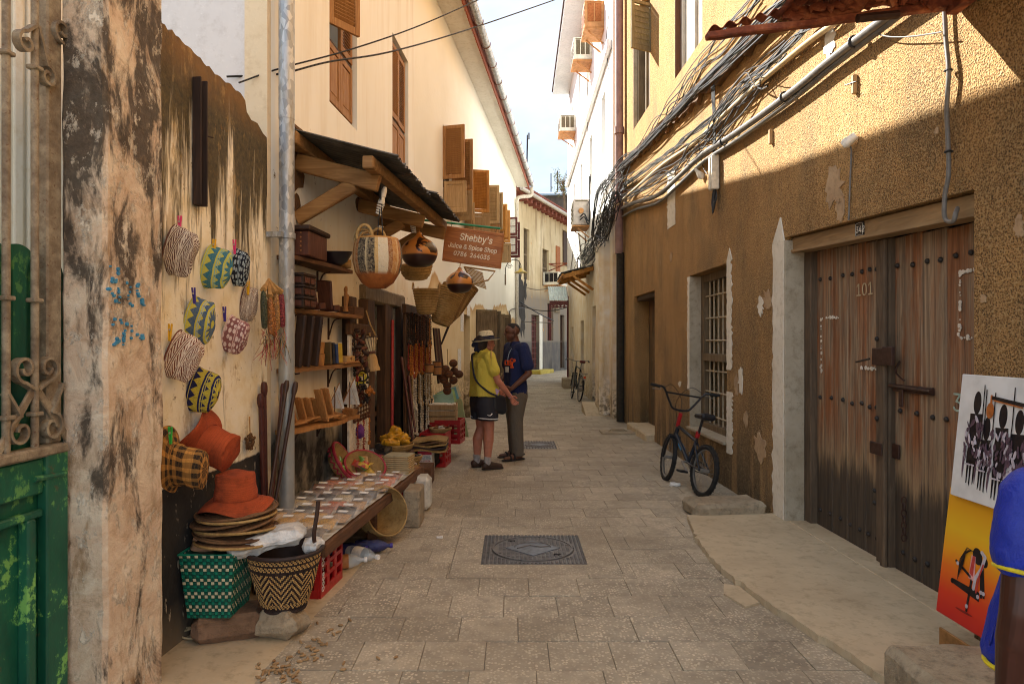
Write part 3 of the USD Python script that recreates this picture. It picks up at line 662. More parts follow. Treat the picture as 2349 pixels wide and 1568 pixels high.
# galvanised downpipe
dp = thing('downpipe', 'galvanised zinc downpipe between the low wall and the spice shop shelves', 'drainpipe', LA.P(4.46, 0, .09))
for z0, z1, r in ((.03, 1.12, .049), (1.10, 1.66, .051), (1.64, 2.95, .049), (2.93, 4.4, .051), (4.38, 6.6, .049)):
    part(dp, 'pipe_length', wmap(LA, tube([(4.46, z0, .10), (4.46, z1, .10)], r, 20)), M['galv'], smooth=40)
zb = 1.48 + (784 - 548) / FP * 4.46
part(dp, 'bracket', wmap(LA, prism(Point(0, 0).buffer(.057, 12).difference(Point(0, 0).buffer(.051, 12)), .035).apply_transform(np.eye(4)) if False else xf(prism(Point(0, 0).buffer(.057, 12).difference(Point(0, 0).buffer(.0515, 12)), .035), np.array([[1, 0, 0, 4.46], [0, 0, 1, zb], [0, 1, 0, .10], [0, 0, 0, 1.0]]))), M['galv'], smooth=40)
part(dp, 'bracket', wbox(LA, 4.37, 4.412, zb, zb + .035, .0, .105, .002), M['galv'])
# ================================================================ shutters of the shop house
SHW = wood('shutter_wood', '#7a4e26', '#b98a52', .65, 1.0, '#8f6133', 'z'); SHP = wood('shutter_wood_pale', '#8a6a42', '#c9a877', .7, 1.0, '#9d7b4e', 'z'); SHG = wood('shutter_wood_grey', '#5a4a36', '#94805f', .8, 1.0, None, 'z')
SHY = wood('shutter_wood_yellow', '#a96a22', '#d59a48', .6, 1.0, None, 'z'); MAR = plain('maroon_paint', '#5d2620', .55); PANE = plain('white_pane', '#cfcdc4', .3)
def leaf(parent, W, Yh, z0, w, h, ang, far=False, off=-.02, kind='louvre', m=None, name='shutter'):
    """A shutter leaf hinged at Yh, turned outwards by ang (0 = closed)."""
    m = m or SHW; a = -ang if not far else pi + ang
    H = W.M(Yh, z0, off) @ m4(RY(a)); st = .055; t = .03
    fr = cat([bx(st, h, t, (st / 2, h / 2, 0), .004), bx(st, h, t, (w - st / 2, h / 2, 0), .004)] + [bx(w - 2 * st, st * k, t - .003, (w / 2, y, 0), .003) for y, k in ((st * .6, 1.2), (h - st * .5, 1.0))])
    n = part(parent, name, xf(fr, H), m)
    if kind == 'louvre':
        y = st * 1.2 + .012
        while y < h - st * 1.05:
            part(n, 'slat', xf(bx(w - 2 * st, .038, .007, (w / 2, y + .012, 0), .002, RX(.75)), H), m); y += .030
    elif kind == 'panel':
        part(n, 'panel', xf(bx(w - 2 * st + .002, h - st * 2.2, .012, (w / 2, h / 2, 0), .002), H), m)
        part(n, 'panel_field', xf(bx(w - 2 * st - .05, h - st * 2.2 - .05, .02, (w / 2, h / 2, 0), .006), H), m)
    elif kind == 'pane':
        part(n, 'pane', xf(bx(w - 2 * st, h - st * 2.2, .006, (w / 2, h / 2, 0), .001), H), PANE)
        part(n, 'glazing_bar', xf(bx(w - 2 * st, .02, .02, (w / 2, h * .5, 0), .002), H), m)
    return n
def window_frame(parent, W, w, m, mid=None, off=-.05, d=.06):
    Y0, Y1, z0, z1 = w; t = .045
    part(parent, 'window_frame', cat([wbox(W, Y0 + .002, Y0 + t, z0, z1, off - d, off), wbox(W, Y1 - t, Y1 - .002, z0, z1, off - d, off), wbox(W, Y0 + t + .001, Y1 - t - .001, z1 - t, z1 - .002, off - d, off - .002), wbox(W, Y0 + t + .001, Y1 - t - .001, z0 + .002, z0 + t, off - d, off - .002)] + ([wbox(W, Y0 + t + .001, Y1 - t - .001, mid - .03, mid + .03, off - d, off + .012)] if mid else [])), m)
DKW = wood('dark_timber', '#2b1c12', '#5a402a', .75, 1.0, None, 'z')
w = WIN_A[0]; window_frame(house, LA, w, DKW, 4.0); hw = (w[1] - w[0]) / 2 - .048; Ym = (w[0] + w[1]) / 2
leaf(house, LA, w[0] + .046, w[2] + .05, hw, .5, 0, False, -.045, 'panel'); leaf(house, LA, w[1] - .046, w[2] + .05, hw, .5, 0, True, -.045, 'panel')
leaf(house, LA, w[0] + .046, 4.12, hw, 1.1, .55, False, -.03); leaf(house, LA, w[1] - .046, 4.04, hw, 1.2, 0, True, -.045)
w = WIN_A[1]; window_frame(house, LA, w, DKW, 4.05); hw = (w[1] - w[0]) / 2 - .048
for z0, h, k in ((w[2] + .05, .5, 'panel'), (4.09, .86, 'louvre')):
    leaf(house, LA, w[0] + .046, z0, hw, h, .03, False, -.045, k); leaf(house, LA, w[1] - .046, z0, hw, h, 0, True, -.045, k)
for i, (w, sp) in enumerate(zip(WIN_B, ([(1.75, 1.45, SHW, SHP), (1.6, 1.3)], [(2.6, 1.9, SHY, SHP), (2.5, 1.7)], [(1.6, 1.35, SHP, SHW), (1.7, 1.45)], [(1.5, 1.9, SHY, SHP), (2.6, 1.7)], None))):
    if sp is None:
        window_frame(house, LB, w, MAR); hw = (w[1] - w[0]) / 2
        for z0, h in ((w[2], .5), (w[2] + .52, .5)):
            leaf(house, LB, w[0], z0, hw, h, 1.7, False, .0, 'pane', MAR, 'casement'); leaf(house, LB, w[1], z0, hw, h, 1.4, True, .0, 'pane', MAR, 'casement')
        continue
    window_frame(house, LB, w, DKW, 4.08); hw = (w[1] - w[0]) / 2 - .01; (a, b, m1, m2), (c_, d_) = sp
    leaf(house, LB, w[0], 4.05, hw, .84, a, False, 0, 'louvre', m1); leaf(house, LB, w[1], 4.05, hw, .84, b, True, 0, 'louvre', m1)
    leaf(house, LB, w[0], w[2] + .02, hw, .5, c_, False, .012, 'panel', m2); leaf(house, LB, w[1], w[2] + .02, hw, .5, d_, True, .012, 'panel', m2)
for i, w in enumerate(LOW_B):
    m = SHG
    if w[2] < 0: part(house, 'door', wbox(LB, w[0] + .002, w[1] - .002, -.05, w[3] - .002, -.24, -.2, .004), SHG)
    else:
        window_frame(house, LB, w, SHG, None, -.12)
        leaf(house, LB, w[0], w[2], (w[1] - w[0]) / 2, w[3] - w[2], 1.4 - .3 * i, False, .01, 'panel', SHG); leaf(house, LB, w[1], w[2], (w[1] - w[0]) / 2, w[3] - w[2], 1.2, True, .01, 'panel', SHG)
PAPER = plain('paper_white', '#e6e3da', .8)
for u, v0, v1 in ((1056, 695, 760), (1071, 690, 725), (1050, 800, 850), (1118, 735, 775)):
    a = LB.hz(u, v0); b = LB.hz(u + 7, v1); solo('wall_notice', wbox(LB, a[0], b[0], b[1], a[1], .002, .006, 0), PAPER, {1056: 'tall pale paper strip pasted left of the door past the baskets', 1071: 'short pale paper strip pasted above that door', 1050: 'pale paper strip low beside the coconuts', 1118: 'white notice pasted on the shutter above the straw hat'}[u], 'notice')
# ================================================================ awning over the shop
TIM = wood('awning_timber', '#7d5527', '#bd9158', .7, .8, '#5b3a1c', 'x'); TIMD = wood('awning_timber_dark', '#3a2615', '#6b4a2a', .8, .8, None, 'x')
def m_sheet(g):
    p = g.pos(); a = g.noise(p, 5, 7, .7); b = g.noise(p, 30, 5, .65)
    c = g.ramp(a, [(.3, C('#3b3a37')), (.55, C('#5c5a55')), (.72, C('#7b766c'))]); c = g.mix(g.ramp(b, [(.6, 0), (.72, .5)]), c, C('#6d4a2f'))
    return g.surf(c, .6, g.bump(b, .002, .4), metallic=.25)
SHEET = mat('grey_corrugated_iron', m_sheet)
def corrugated(W, Ya, Yb, o0, z0, o1, z1, pitch=.076, amp=.011, t=.0025, jag=0, seed=0):
    n = int((Yb - Ya) / pitch) * 8; r = np.random.default_rng(seed)
    jg = r.uniform(-jag, jag, n + 1).repeat(1)
    def f(U, V):
        Y = Ya + U * (Yb - Ya); w = amp * np.sin(2 * pi * (Y - Ya) / pitch); end = (V > .99) * np.interp(U, np.linspace(0, 1, n + 1), jg)
        return Y, z0 + V * (z1 - z0) + w, o0 + V * (o1 - o0) + end
    m, _ = grid(f, n + 1, 5); m = tm(m.vertices, m.faces)
    return wmap(W, thick(m, t))
aw = thing('shop_awning', 'small corrugated iron awning on rough timber brackets above the shop shelves', 'awning', LA.P(5.9, 2.9))
part(aw, 'corrugated_sheet', corrugated(LA, 4.66, 5.95, .0, 2.945, .78, 2.735, seed=1, jag=.012), SHEET)
part(aw, 'corrugated_sheet', corrugated(LA, 5.90, 7.30, .0, 2.96, .84, 2.75, seed=2, jag=.012), SHEET)
part(aw, 'purlin', wmap(LA, bar((4.62, 2.865, .06), (7.25, 2.88, .06), .09, .09, .008, (0, 1, 0))), TIM)
part(aw, 'purlin', wmap(LA, bar((4.66, 2.70, .58), (7.3, 2.715, .66), .08, .085, .008, (0, 1, 0))), TIM)
for y, o in ((4.88, .60), (6.42, .62), (7.16, .70)):
    part(aw, 'beam', wmap(LA, bar((y, 2.765, .0), (y + .01, 2.605, o), .065, .12, .008, (0, 1, 0))), TIM)
    part(aw, 'brace', wmap(LA, bar((y + .005, 2.36, .0), (y + .01, 2.60, .42), .055, .10, .008, (0, 1, 0))), TIM)
MORT = mat('brown_mortar', m_concrete('#5c4024', '#7d5a33', '#33220f', .02, 1.5))
for i, (u0, v0, u1, v1) in enumerate(((644, 298, 700, 470), (668, 430, 690, 500), (812, 440, 838, 500), (640, 280, 690, 310))):
    a = LA.hz(u0, v0); b = LA.hz(u1, v1); r = np.random.default_rng(i); n = 12
    P = [(a[0] + (b[0] - a[0]) * (.5 + .5 * math.cos(t) * r.uniform(.6, 1.05)), b[1] + (a[1] - b[1]) * (.5 + .5 * math.sin(t) * r.uniform(.6, 1.05))) for t in np.linspace(0, 2 * pi, n, endpoint=False)]
    part(house, 'mortar_patch', wmap(LA, prism(Polygon(P).buffer(0), .006 if i < 3 else .06, .0)), MORT)
GREENP = plain('green_pole_paint', '#1f7a4a', .4)
pole = solo('sign_pole', tube([at(955, 503, 7.38), at(1148, 524, 7.34)], .012, 10), GREENP, 'thin green painted pole holding up the carved shop sign', 'pole', smooth=40)
# the carved sign
SGN = wood('sign_wood', '#7d431d', '#c9853f', .45, 1.2, '#94501f', 'x'); CRM = plain('cream_sign_paint', '#e9dcc0', .6)
O = at(1014, 598, 7.32); ex = at(1149, 617, 7.32) - O; sw = np.linalg.norm(ex); ex /= sw; ez = at(1026.5, 515.6, 7.32) - O; shh = .378; ez = np.array([.0, 0, 1.0]) + .04 * np.array([1, 0, 0]); ez -= ex * (ez @ ex) * .6; ez /= np.linalg.norm(ez)
SM = np.eye(4); SM[:3, 0] = ex; SM[:3, 1] = ez; SM[:3, 2] = np.cross(ex, ez); SM[:3, 3] = O
sg = thing('shop_sign', "carved wooden sign reading Shebby's Juice & Spice Shop in cream letters", 'sign', M=SM)
part(sg, 'board', bx(sw, shh, .024, (sw / 2, shh / 2, 0), .006), SGN, local=True)
for j in range(2):
    y = .018 if j == 0 else shh - .018
    for x in np.arange(.02, sw - .01, .026):
        t = np.linspace(0, pi, 7); part(sg, 'carved_scallop', tube(np.stack([x + .013 * np.cos(t), y + (.014 * np.sin(t)) * (1 if j == 0 else -1), np.full(7, .014)], 1), .003, 5), SGN, local=True)
for x in (.012, sw - .012): part(sg, 'carved_border', tube(np.stack([x + .004 * np.sin(np.linspace(0, 30, 60)), np.linspace(.03, shh - .03, 60), np.full(60, .013)], 1), .004, 5), SGN, local=True)
def letter(txt, h, x, y, W_=None, sh=.12, bold=False):
    m = meshkit.text_mesh(txt, h, .003, bold); v = np.asarray(m.vertices).copy(); v[:, 0] -= v[:, 0].min(); s = (W_ / v[:, 0].max()) if W_ else 1; v[:, 0] = v[:, 0] * s + v[:, 1] * sh
    return tm(v + [x, y, 0.0125], m.faces)
part(sg, 'lettering', letter("Shebby's", .07, .165, .25, .35, bold=True), CRM, local=True); part(sg, 'lettering', letter('Juice & Spice Shop', .048, .05, .158, .525, bold=True), CRM, local=True); part(sg, 'lettering', letter('0786  264035', .046, .115, .078, .39, bold=True), CRM, local=True)
BLK = plain('black_rubber', '#15130f', .5)
for x in (.06, sw - .10): part(sg, 'hanger', tube([(x, shh - .005, 0), (x + .01, shh + .035, 0)], .003, 5), BLK, local=True)
# spiral lamps
WHT = plain('white_plastic', '#e4ded0', .35)
def lamp(c, R, lab):
    n = thing('spiral_lamp', lab, 'light bulb', c); a = np.linspace(0, 2 * pi * 4, 90); r = .022 - .006 * np.linspace(0, 1, 90)
    f = lambda m: tm(np.asarray(m.vertices) @ R.T, m.faces)
    part(n, 'glass_spiral', f(tube(np.stack([r * np.cos(a), r * np.sin(a), -.055 - np.linspace(0, .075, 90)], 1), .0065, 7)), WHT, local=True, smooth=60)
    part(n, 'ballast', f(lathe([(0, .0), (.016, 0), (.024, -.03), (.026, -.052), (.0, -.056)], 16)), WHT, local=True, smooth=40)
    part(n, 'lamp_holder', f(lathe([(0, .075), (.012, .075), (.02, .05), (.021, 0.002), (0, .0)], 14)), WHT, local=True, smooth=40)
lamp(at(878, 452, 4.97), RY(.25), 'white spiral bulb hanging above the striped basket bag'); lamp(at(944, 503, 6.5), RY(-.2), 'white spiral bulb hanging above the carved orange gourd')
# two black cables across the street at the top left
for i, P in enumerate(([(520, 176, 4.35), (640, 170, 4.55), (755, 142, 4.9), (900, 118, 5.6), (1080, 66, 7), (1290, -6, 9)], [(548, 190, 4.30), (640, 158, 4.5), (800, 115, 4.9), (960, 60, 5.6), (1120, -10, 6.6)])):
    solo('overhead_cable', tube(smoothpath([at(*p) for p in P], 12), .007 - .001 * i, 6), BLK, ('thicker black cable sagging from the low wall across to the sky' if i == 0 else 'thinner black cable rising steeply over the first shutters'), 'cable', smooth=60)
# ================================================================ right: the double door
def m_door(seed, red):
    def f(g):
        p = g.map(g.pos(), location=(seed * 1.3, seed * .7, 0)); x, y, z = g.xyz(g.pos())
        gr = g.noise(g.map(p, (26, 26, .9)), 1.6, 7, .7, .6); b = g.noise(g.map(p, (7, 7, .8)), 1.5, 6, .7); f_ = g.noise(g.map(p, (60, 60, 3)), 1.2, 5, .7)
        c = g.ramp(gr, [(.28, C('#544436')), (.5, C('#8a765f')), (.72, C('#b39c7e'))])
        redz = g.math('multiply', g.math('multiply', g.rng(z, .55, .9), g.ramp(b, [(.42, 0), (.58, .9)])), red)
        c = g.mix(redz, c, g.ramp(gr, [(.3, C('#5c3218')), (.6, C('#9a6035')), (.8, C('#b88452'))]))
        ed = g.math('add', z, g.math('multiply', g.math('subtract', b, .5), .5))
        c = g.mix(g.rng(ed, .66, .58, 0, .85), c, g.ramp(gr, [(.3, C('#211b16')), (.6, C('#3d342b')), (.8, C('#57493a'))]))
        c = g.mix(g.math('multiply', g.math('multiply', g.rng(ed, .50, .60), g.rng(ed, .85, .70)), g.ramp(gr, [(.4, 0), (.6, .6)])), c, C('#a08560'))
        c = g.mix(g.ramp(f_, [(.28, .8), (.4, 0)]), c, C('#1c140d'))
        return g.surf(c, .8, g.bump(g.math('add', gr, f_), .005, .8))
    return f
M['door'] = [mat(f'weathered_door_wood_{i}', m_door(i, r)) for i, r in enumerate((.9, .55, .8, 1.0))]
M['doorframe'] = wood('door_frame_wood', '#4a3b2c', '#7a6650', .8, 1.0, None, 'z'); M['lintel'] = wood('lintel_wood', '#7d6443', '#b3946a', .8, .8, '#8b7150', 'y')
IRON = plain('rusty_iron', '#3a2116', .6); STUD = plain('dark_iron_stud', '#231a14', .5)
door = thing('double_door', 'weathered wooden double door with rows of iron studs and a rusty bolt', 'door', RA.P(4.4, 0, -.2))
rd = np.random.default_rng(21)
def planks(Ya, Yb, n, o, zt):
    ws = rd.uniform(.8, 1.2, n); ws = ws / ws.sum() * (Yb - Ya); y = Yb
    for i, w in enumerate(ws):
        part(door, 'plank', wbox(RA, y - w + .002, y - .002, .02 + rd.uniform(0, .012), zt(y - w / 2), o - .045 + rd.uniform(-.003, .003), o + rd.uniform(-.004, .004), .005), M['door'][int(rd.integers(0, 4))]); y -= w
ztop = lambda Y: 2.20 - (5.4 - Y) * .05
planks(4.50, 5.40, 4, -.20, ztop); planks(3.36, 4.34, 4, -.20, ztop)
part(door, 'centre_post', wbox(RA, 4.345, 4.50, .02, ztop(4.4), -.245, -.165, .012), M['doorframe'])
part(door, 'centre_post_moulding', wbox(RA, 4.345, 4.40, .02, ztop(4.4) - .01, -.164, -.135, .008), M['doorframe'])
part(door, 'jamb', wbox(RA, 5.40, 5.523, 0, 2.22, -.26, -.15, .008), M['doorframe']); part(door, 'jamb', wbox(RA, 3.335, 3.40, 0, 2.12, -.26, -.14, .008), M['doorframe'])
lt = wmap(RA, bar((3.34, 2.155, -.125), (5.522, 2.255, -.125), .10, .115, .01, (0, 0, 1)) if False else prism(Polygon([(3.334, 2.10), (5.522, 2.20), (5.522, 2.315), (3.334, 2.215)]), .12, -.175))
part(door, 'lintel', lt, M['lintel']); part(door, 'lintel_bead', wmap(RA, prism(Polygon([(3.334, 2.102), (5.522, 2.202), (5.522, 2.222), (3.334, 2.122)]), .015, -.054)), M['lintel'])
sh_ = lathe([(.0, .016), (.008, .015), (.015, .009), (.017, 0)], 10)
for z, Ys in ((1.965, [5.33, 5.17, 4.98, 4.85, 4.72, 4.62, 4.535]), (1.955, [4.30, 4.14, 4.0, 3.88, 3.75, 3.63, 3.5]), (1.05, [5.33, 5.15, 4.98, 4.85, 4.72, 4.62, 4.535]), (1.05, [4.27, 4.10, 3.95, 3.83, 3.71, 3.6]), (.175, [5.33, 5.18, 5.02, 4.88, 4.75, 4.64, 4.53]), (.175, [4.24, 4.12, 4.0, 3.87, 3.74])):
    for y in Ys:
        q = RA.P(y, z + rd.normal(0, .006), -.197); m_ = np.eye(4); m_[:3, :3] = np.stack([RA.t, [0, 0, 1], RA.n], 1); m_[:3, 3] = q
        part(door, 'stud', xf(sh_, m_), STUD, smooth=60)
for z in (1.50, .98, .5, .42): part(door, 'stud', xf(sh_, np.vstack([np.column_stack([np.stack([RA.t, [0, 0, 1], RA.n], 1), RA.P(4.47 if z > .9 else 4.50, z, -.162)]), [0, 0, 0, 1]])), STUD, smooth=60)
bolt = part(door, 'bolt_plate', wbox(RA, 4.30, 4.47, 1.33, 1.44, -.134, -.125, .003), IRON)
part(bolt, 'lever', wmap(RA, rod((4.47, 1.37, -.11), (4.60, 1.345, -.09), .007)), STUD); part(bolt, 'clasp', wbox(RA, 4.22, 4.33, 1.335, 1.45, -.133, -.112, .003), IRON)
b2_ = part(door, 'long_bolt', wbox(RA, 3.93, 4.32, 1.17, 1.215, -.195, -.175, .004), IRON)
part(b2_, 'rod', wmap(RA, rod((3.92, 1.195, -.165), (4.33, 1.205, -.165), .012)), IRON); part(b2_, 'hasp', wbox(RA, 4.19, 4.23, 1.08, 1.19, -.17, -.16, .003), IRON)
part(door, 'hook', wmap(RA, tube(smoothpath([(4.25, 1.36, -.18), (4.27, 1.30, -.165), (4.22, 1.26, -.165), (4.20, 1.24, -.18)], 6), .006, 6)), IRON)
low = part(door, 'lower_hasp', wbox(RA, 4.36, 4.50, .75, .83, -.134, -.126, .003), IRON); part(low, 'clasp', wbox(RA, 4.27, 4.35, .745, .835, -.196, -.185, .003), IRON)
for i in range(7):
    z = .50 - i * .038; part(door, 'chain_link', wmap(RA, tube([(4.215 + .012 * math.cos(t) * (1 if i % 2 else .35), z + .024 * math.sin(t), -.185 + (.012 * math.cos(t) if i % 2 == 0 else 0)) for t in np.linspace(0, 2 * pi, 12, endpoint=False)], .0045, 5, closed=True)), IRON)
CHALK = plain('chalk_white', '#d9d2c4', .9); CHALKG = plain('chalk_green', '#a9c0b0', .9)
def flat_text(W, txt, h, Y, z, off, material, parent, name, mirror=True, sh=0.0, rotn=0.0, d=.002, bold=False):
    m = meshkit.text_mesh(txt, h, d, bold); v = np.asarray(m.vertices).copy(); v[:, 0] += sh * v[:, 1]
    R = RZ(rotn); v = v @ R.T; s = -1 if W.side < 0 else 1
    return part(parent, name, wmap(W, tm(np.stack([Y + s * v[:, 0], z + v[:, 1], off + v[:, 2]], 1), np.asarray(m.faces)[:, ::-1] if W.side < 0 else m.faces)), material)
flat_text(RA, '101', .085, 4.80, 1.80, -.195, plain('worn_cream_paint', '#b8a684', .9), door, 'painted_number'); flat_text(RA, '3', .10, 3.78, 1.10, -.195, CHALKG, door, 'chalk_mark')
def paint_frame(Ya, Yb, za, zb, seed, sides='tblr'):
    r = np.random.default_rng(seed); bl = []
    for s in sides:
        for t in np.linspace(0, 1, 40):
            if r.random() < .5:
                y, z = {'t': (Ya + t * (Yb - Ya), zb), 'b': (Ya + t * (Yb - Ya), za), 'l': (Yb, za + t * (zb - za)), 'r': (Ya, za + t * (zb - za))}[s]
                bl.append(Point(y + r.normal(0, .004), z + r.normal(0, .005)).buffer(r.uniform(.004, .015), 3))
    part(door, 'paint_trace', wmap(RA, prism(unary_union(bl).simplify(.002), .004, -.198)), CHALK)
paint_frame(3.42, 3.72, 1.50, 1.86, 1, 'tblr'); paint_frame(5.05, 5.32, 1.25, 1.66, 2, 'tl'); paint_frame(4.53, 4.75, 1.3, 1.62, 3, 'b')
plate = thing('number_plate', 'small dark house number plate reading 342 on the door lintel', 'number plate', RA.P(4.48, 2.2))
part(plate, 'plate', wmap(RA, prism(Polygon([(4.425, 2.165), (4.53, 2.17), (4.53, 2.27), (4.425, 2.265)]), .006, -.052)), plain('black_enamel', '#17120e', .5))
flat_text(RA, '342', .042, 4.518, 2.198, -.045, CHALK, plate, 'digits', rotn=-.05)
part(plate, 'border', wmap(RA, tube([(4.435, 2.178, -.045), (4.52, 2.182, -.045), (4.522, 2.255, -.045), (4.478, 2.262, -.045), (4.434, 2.253, -.045)], .0018, 4, closed=True)), CHALK)
# white jamb and grey reveal of the door
def ragged(Ya, Yb, za, zb, seed, amp=.012, tip=None, n=40):
    r = np.random.default_rng(seed); zs = np.linspace(za, zb, n)
    L = [(Ya + r.normal(0, amp * .3), z) for z in zs]; R = [(Yb + r.normal(0, amp), z) for z in zs[::-1]]
    return Polygon(L + ([tip] if tip else []) + R).buffer(0)
def decal(W, poly, material, name, parent, o=.001, t=.007): return part(parent, name, wmap(W, prism(poly, t, o)), material)
decal(RA, ragged(5.528, 5.75, .0, 2.30, 4, tip=(5.60, 2.50)), M['jamb'], 'jamb_plaster', ochre, 0, .012)
part(ochre, 'door_reveal', wbox(RA, 5.505, 5.5235, .0, 2.30, -.149, .009, .003), M['jamb2'])
struct_sill = part(street, 'door_sill', wbox(RA, 3.3, 5.5, -.05, .045, -.33, -.01, .01), M['apron'])
# barred window
OLDW = wood('old_grey_window_wood', '#574733', '#8f7a5c', .85, 1.0, None, 'z'); BARM = plain('flaking_white_bar', '#b7a98e', .7)
bwn = part(ochre, 'barred_window', cat([wbox(RA, 8.16, 8.278, .46, 2.278, -.24, -.135), wbox(RA, 6.932, 7.02, .46, 2.278, -.24, -.135), wbox(RA, 7.02, 8.16, 2.19, 2.278, -.24, -.137), wbox(RA, 7.02, 8.16, .46, .53, -.24, -.13), wbox(RA, 7.02, 8.16, 1.26, 1.345, -.25, -.115)]), OLDW)
for y in np.linspace(7.12, 8.06, 7): part(bwn, 'upright_bar', wmap(RA, rod((y, .52, -.18), (y, 2.2, -.18), .0105, 7)), BARM)
for z in (.62, .90, 1.14, 1.50, 1.76, 2.02): part(bwn, 'cross_bar', wmap(RA, rod((7.0, z + rd.normal(0, .01), -.165), (8.2, z, -.165), .009, 6)), BARM)
for i, y in enumerate(np.linspace(7.03, 8.15, 7)[:-1]): part(bwn, 'board', wbox(RA, y, y + .182, .5, 2.2, -.31, -.29 + .006 * (i % 2), .004), OLDW)
part(ochre, 'window_sill', wmap(RA, prism(Polygon([(6.935, .436), (8.277, .436), (8.277, .462), (6.935, .462)]), .30, -.26)), M['jamb2'])
part(ochre, 'window_reveal', wbox(RA, 8.262, 8.2785, .46, 2.27, -.135, .004, .003), M['jamb2'])
decal(RA, ragged(8.282, 8.36, .9, 2.27, 5, .012), M['jamb'], 'plaster_patch', ochre); decal(RA, ragged(6.92, 6.78, 1.2, 2.30, 6, .02, (6.84, 2.42)), M['jamb'], 'plaster_patch', ochre); decal(RA, ragged(6.925, 6.76, .36, .98, 7, .02), M['jamb'], 'plaster_patch', ochre)
def blot(cy, cz, ry, rz, seed):
    r = np.random.default_rng(seed); t = np.linspace(0, 2 * pi, 22, endpoint=False); k = r.uniform(.55, 1.15, 22)
    return Polygon(np.stack([cy + ry * k * np.cos(t), cz + rz * k * np.sin(t)], 1)).buffer(0)
PINK = mat('pinkish_undercoat', m_concrete('#a98a67', '#c9ab85', '#7a5f41', .015, 2.0))
for i, (u, v, ru, rv, m) in enumerate(((1745, 703, 8, 22, 'w'), (1762, 690, 10, 25, 'p'), (1745, 1025, 16, 42, 'p'), (1700, 870, 6, 35, 'w'), (1712, 960, 5, 20, 'p'), (1690, 880, 5, 30, 'p'), (1915, 430, 24, 40, 'p'), (1930, 480, 12, 22, 'p'), (2258, 685, 8, 10, 'p'), (2340, 520, 12, 24, 'p'), (2150, 300, 5, 6, 'p'), (1470, 872, 7, 10, 'w'), (1560, 880, 4, 8, 'w'), (1540, 590, 3, 10, 'p'), (1905, 100, 14, 22, 'w'))):
    a = RA.hz(u - ru, v - rv); b = RA.hz(u + ru, v + rv); o = -.248 if u == 1470 else 0.0
    if u == 1470: a = RA.hz(u - ru, v - rv, -.25); b = RA.hz(u + ru, v + rv, -.25)
    decal(RA, blot((a[0] + b[0]) / 2, (a[1] + b[1]) / 2, abs(a[0] - b[0]) / 2, abs(a[1] - b[1]) / 2, i), M['jamb'] if m == 'w' else PINK, 'plaster_patch', ochre, o + .001, .006)
decal(RA, ragged(8.95, 9.35, 3.02, 3.78, 9, .02), M['jamb'], 'cream_plaster_strip', ochre)
# blocked doorway further on
def m_moss(g):
    p = g.pos(); z = g.xyz(p)[2]; a = g.noise(p, 2.6, 8, .7); b = g.noise(p, 9, 7, .72); s = g.noise(g.map(p, (5, 5, .7)), 1.6, 6, .7)
    c = g.ramp(a, [(.3, C('#3f3524')), (.45, C('#6b5334')), (.6, C('#5b4a36')), (.75, C('#8a6a44'))]); c = g.mix(g.ramp(s, [(.5, 0), (.62, .8)]), c, C('#3b3a2b')); c = g.mix(g.ramp(b, [(.6, 0), (.68, .7)]), c, C('#a08d70')); c = g.mix(g.rng(z, 1.7, 2.2, 0, .6), c, C('#5d2f1e'))
    return g.surf(c, .95, g.bump(b, .02, .8))
MOSS = mat('mossy_infill', m_moss)
part(ochre, 'blocked_doorway', rough(sub(wbox(RA, 10.131, 11.659, -.05, 2.25, -.40, -.25, .0), .12), .01, 5, 3), MOSS)
part(ochre, 'doorway_lintel', wbox(RA, 10.132, 11.658, 2.17, 2.248, -.24, -.05, .01), DKW)
part(ochre, 'doorway_step', stone(.0 + .5, 1.45, .13, 4, .02, .09, .03).apply_transform(np.eye(4)) if False else mv(xf(stone(.38, 1.5, .13, 4, .015, .09, .02), m4(RZ(.02))), RA.P(10.9, -.02, -.06)), M['apron'])
# upper windows
PALEW = wood('sun_bleached_boards', '#9a9284', '#d8d2c6', .85, 1.0, '#7f7767', 'z')
for i, h in enumerate(UPW):
    wf = part(ochre, 'window_frame', cat([wbox(RA, h[1] - .11, h[1] - .003, h[2] + .002, h[3], -.22, -.07), wbox(RA, h[0] + .003, h[0] + .1, h[2] + .002, h[3], -.22, -.07), wbox(RA, h[0] + .1, h[1] - .11, h[2] + .003, h[2] + .09, -.22, -.08), wbox(RA, (h[0] + h[1]) / 2 - .03, (h[0] + h[1]) / 2 + .03, h[2] + .09, h[3], -.2, -.075)]), PALEW if i == 0 else SHG)
    n = 7
    for k in range(n):
        y0 = h[0] + .1 + (h[1] - h[0] - .21) * k / n; y1 = h[0] + .1 + (h[1] - h[0] - .21) * (k + 1) / n
        if i == 1 and k > 3: continue
        part(wf, 'board', wbox(RA, y0 + .003, y1 - .003, h[2] + .085, h[3], -.15 + .005 * (k % 2), -.11, .004), PALEW if i == 0 else SHG)
    part(ochre, 'window_reveal', wbox(RA, h[1] - .016, h[1] - .0015, h[2], h[3], -.069, .004, .003), MOSS if i == 0 else M['jamb2'])
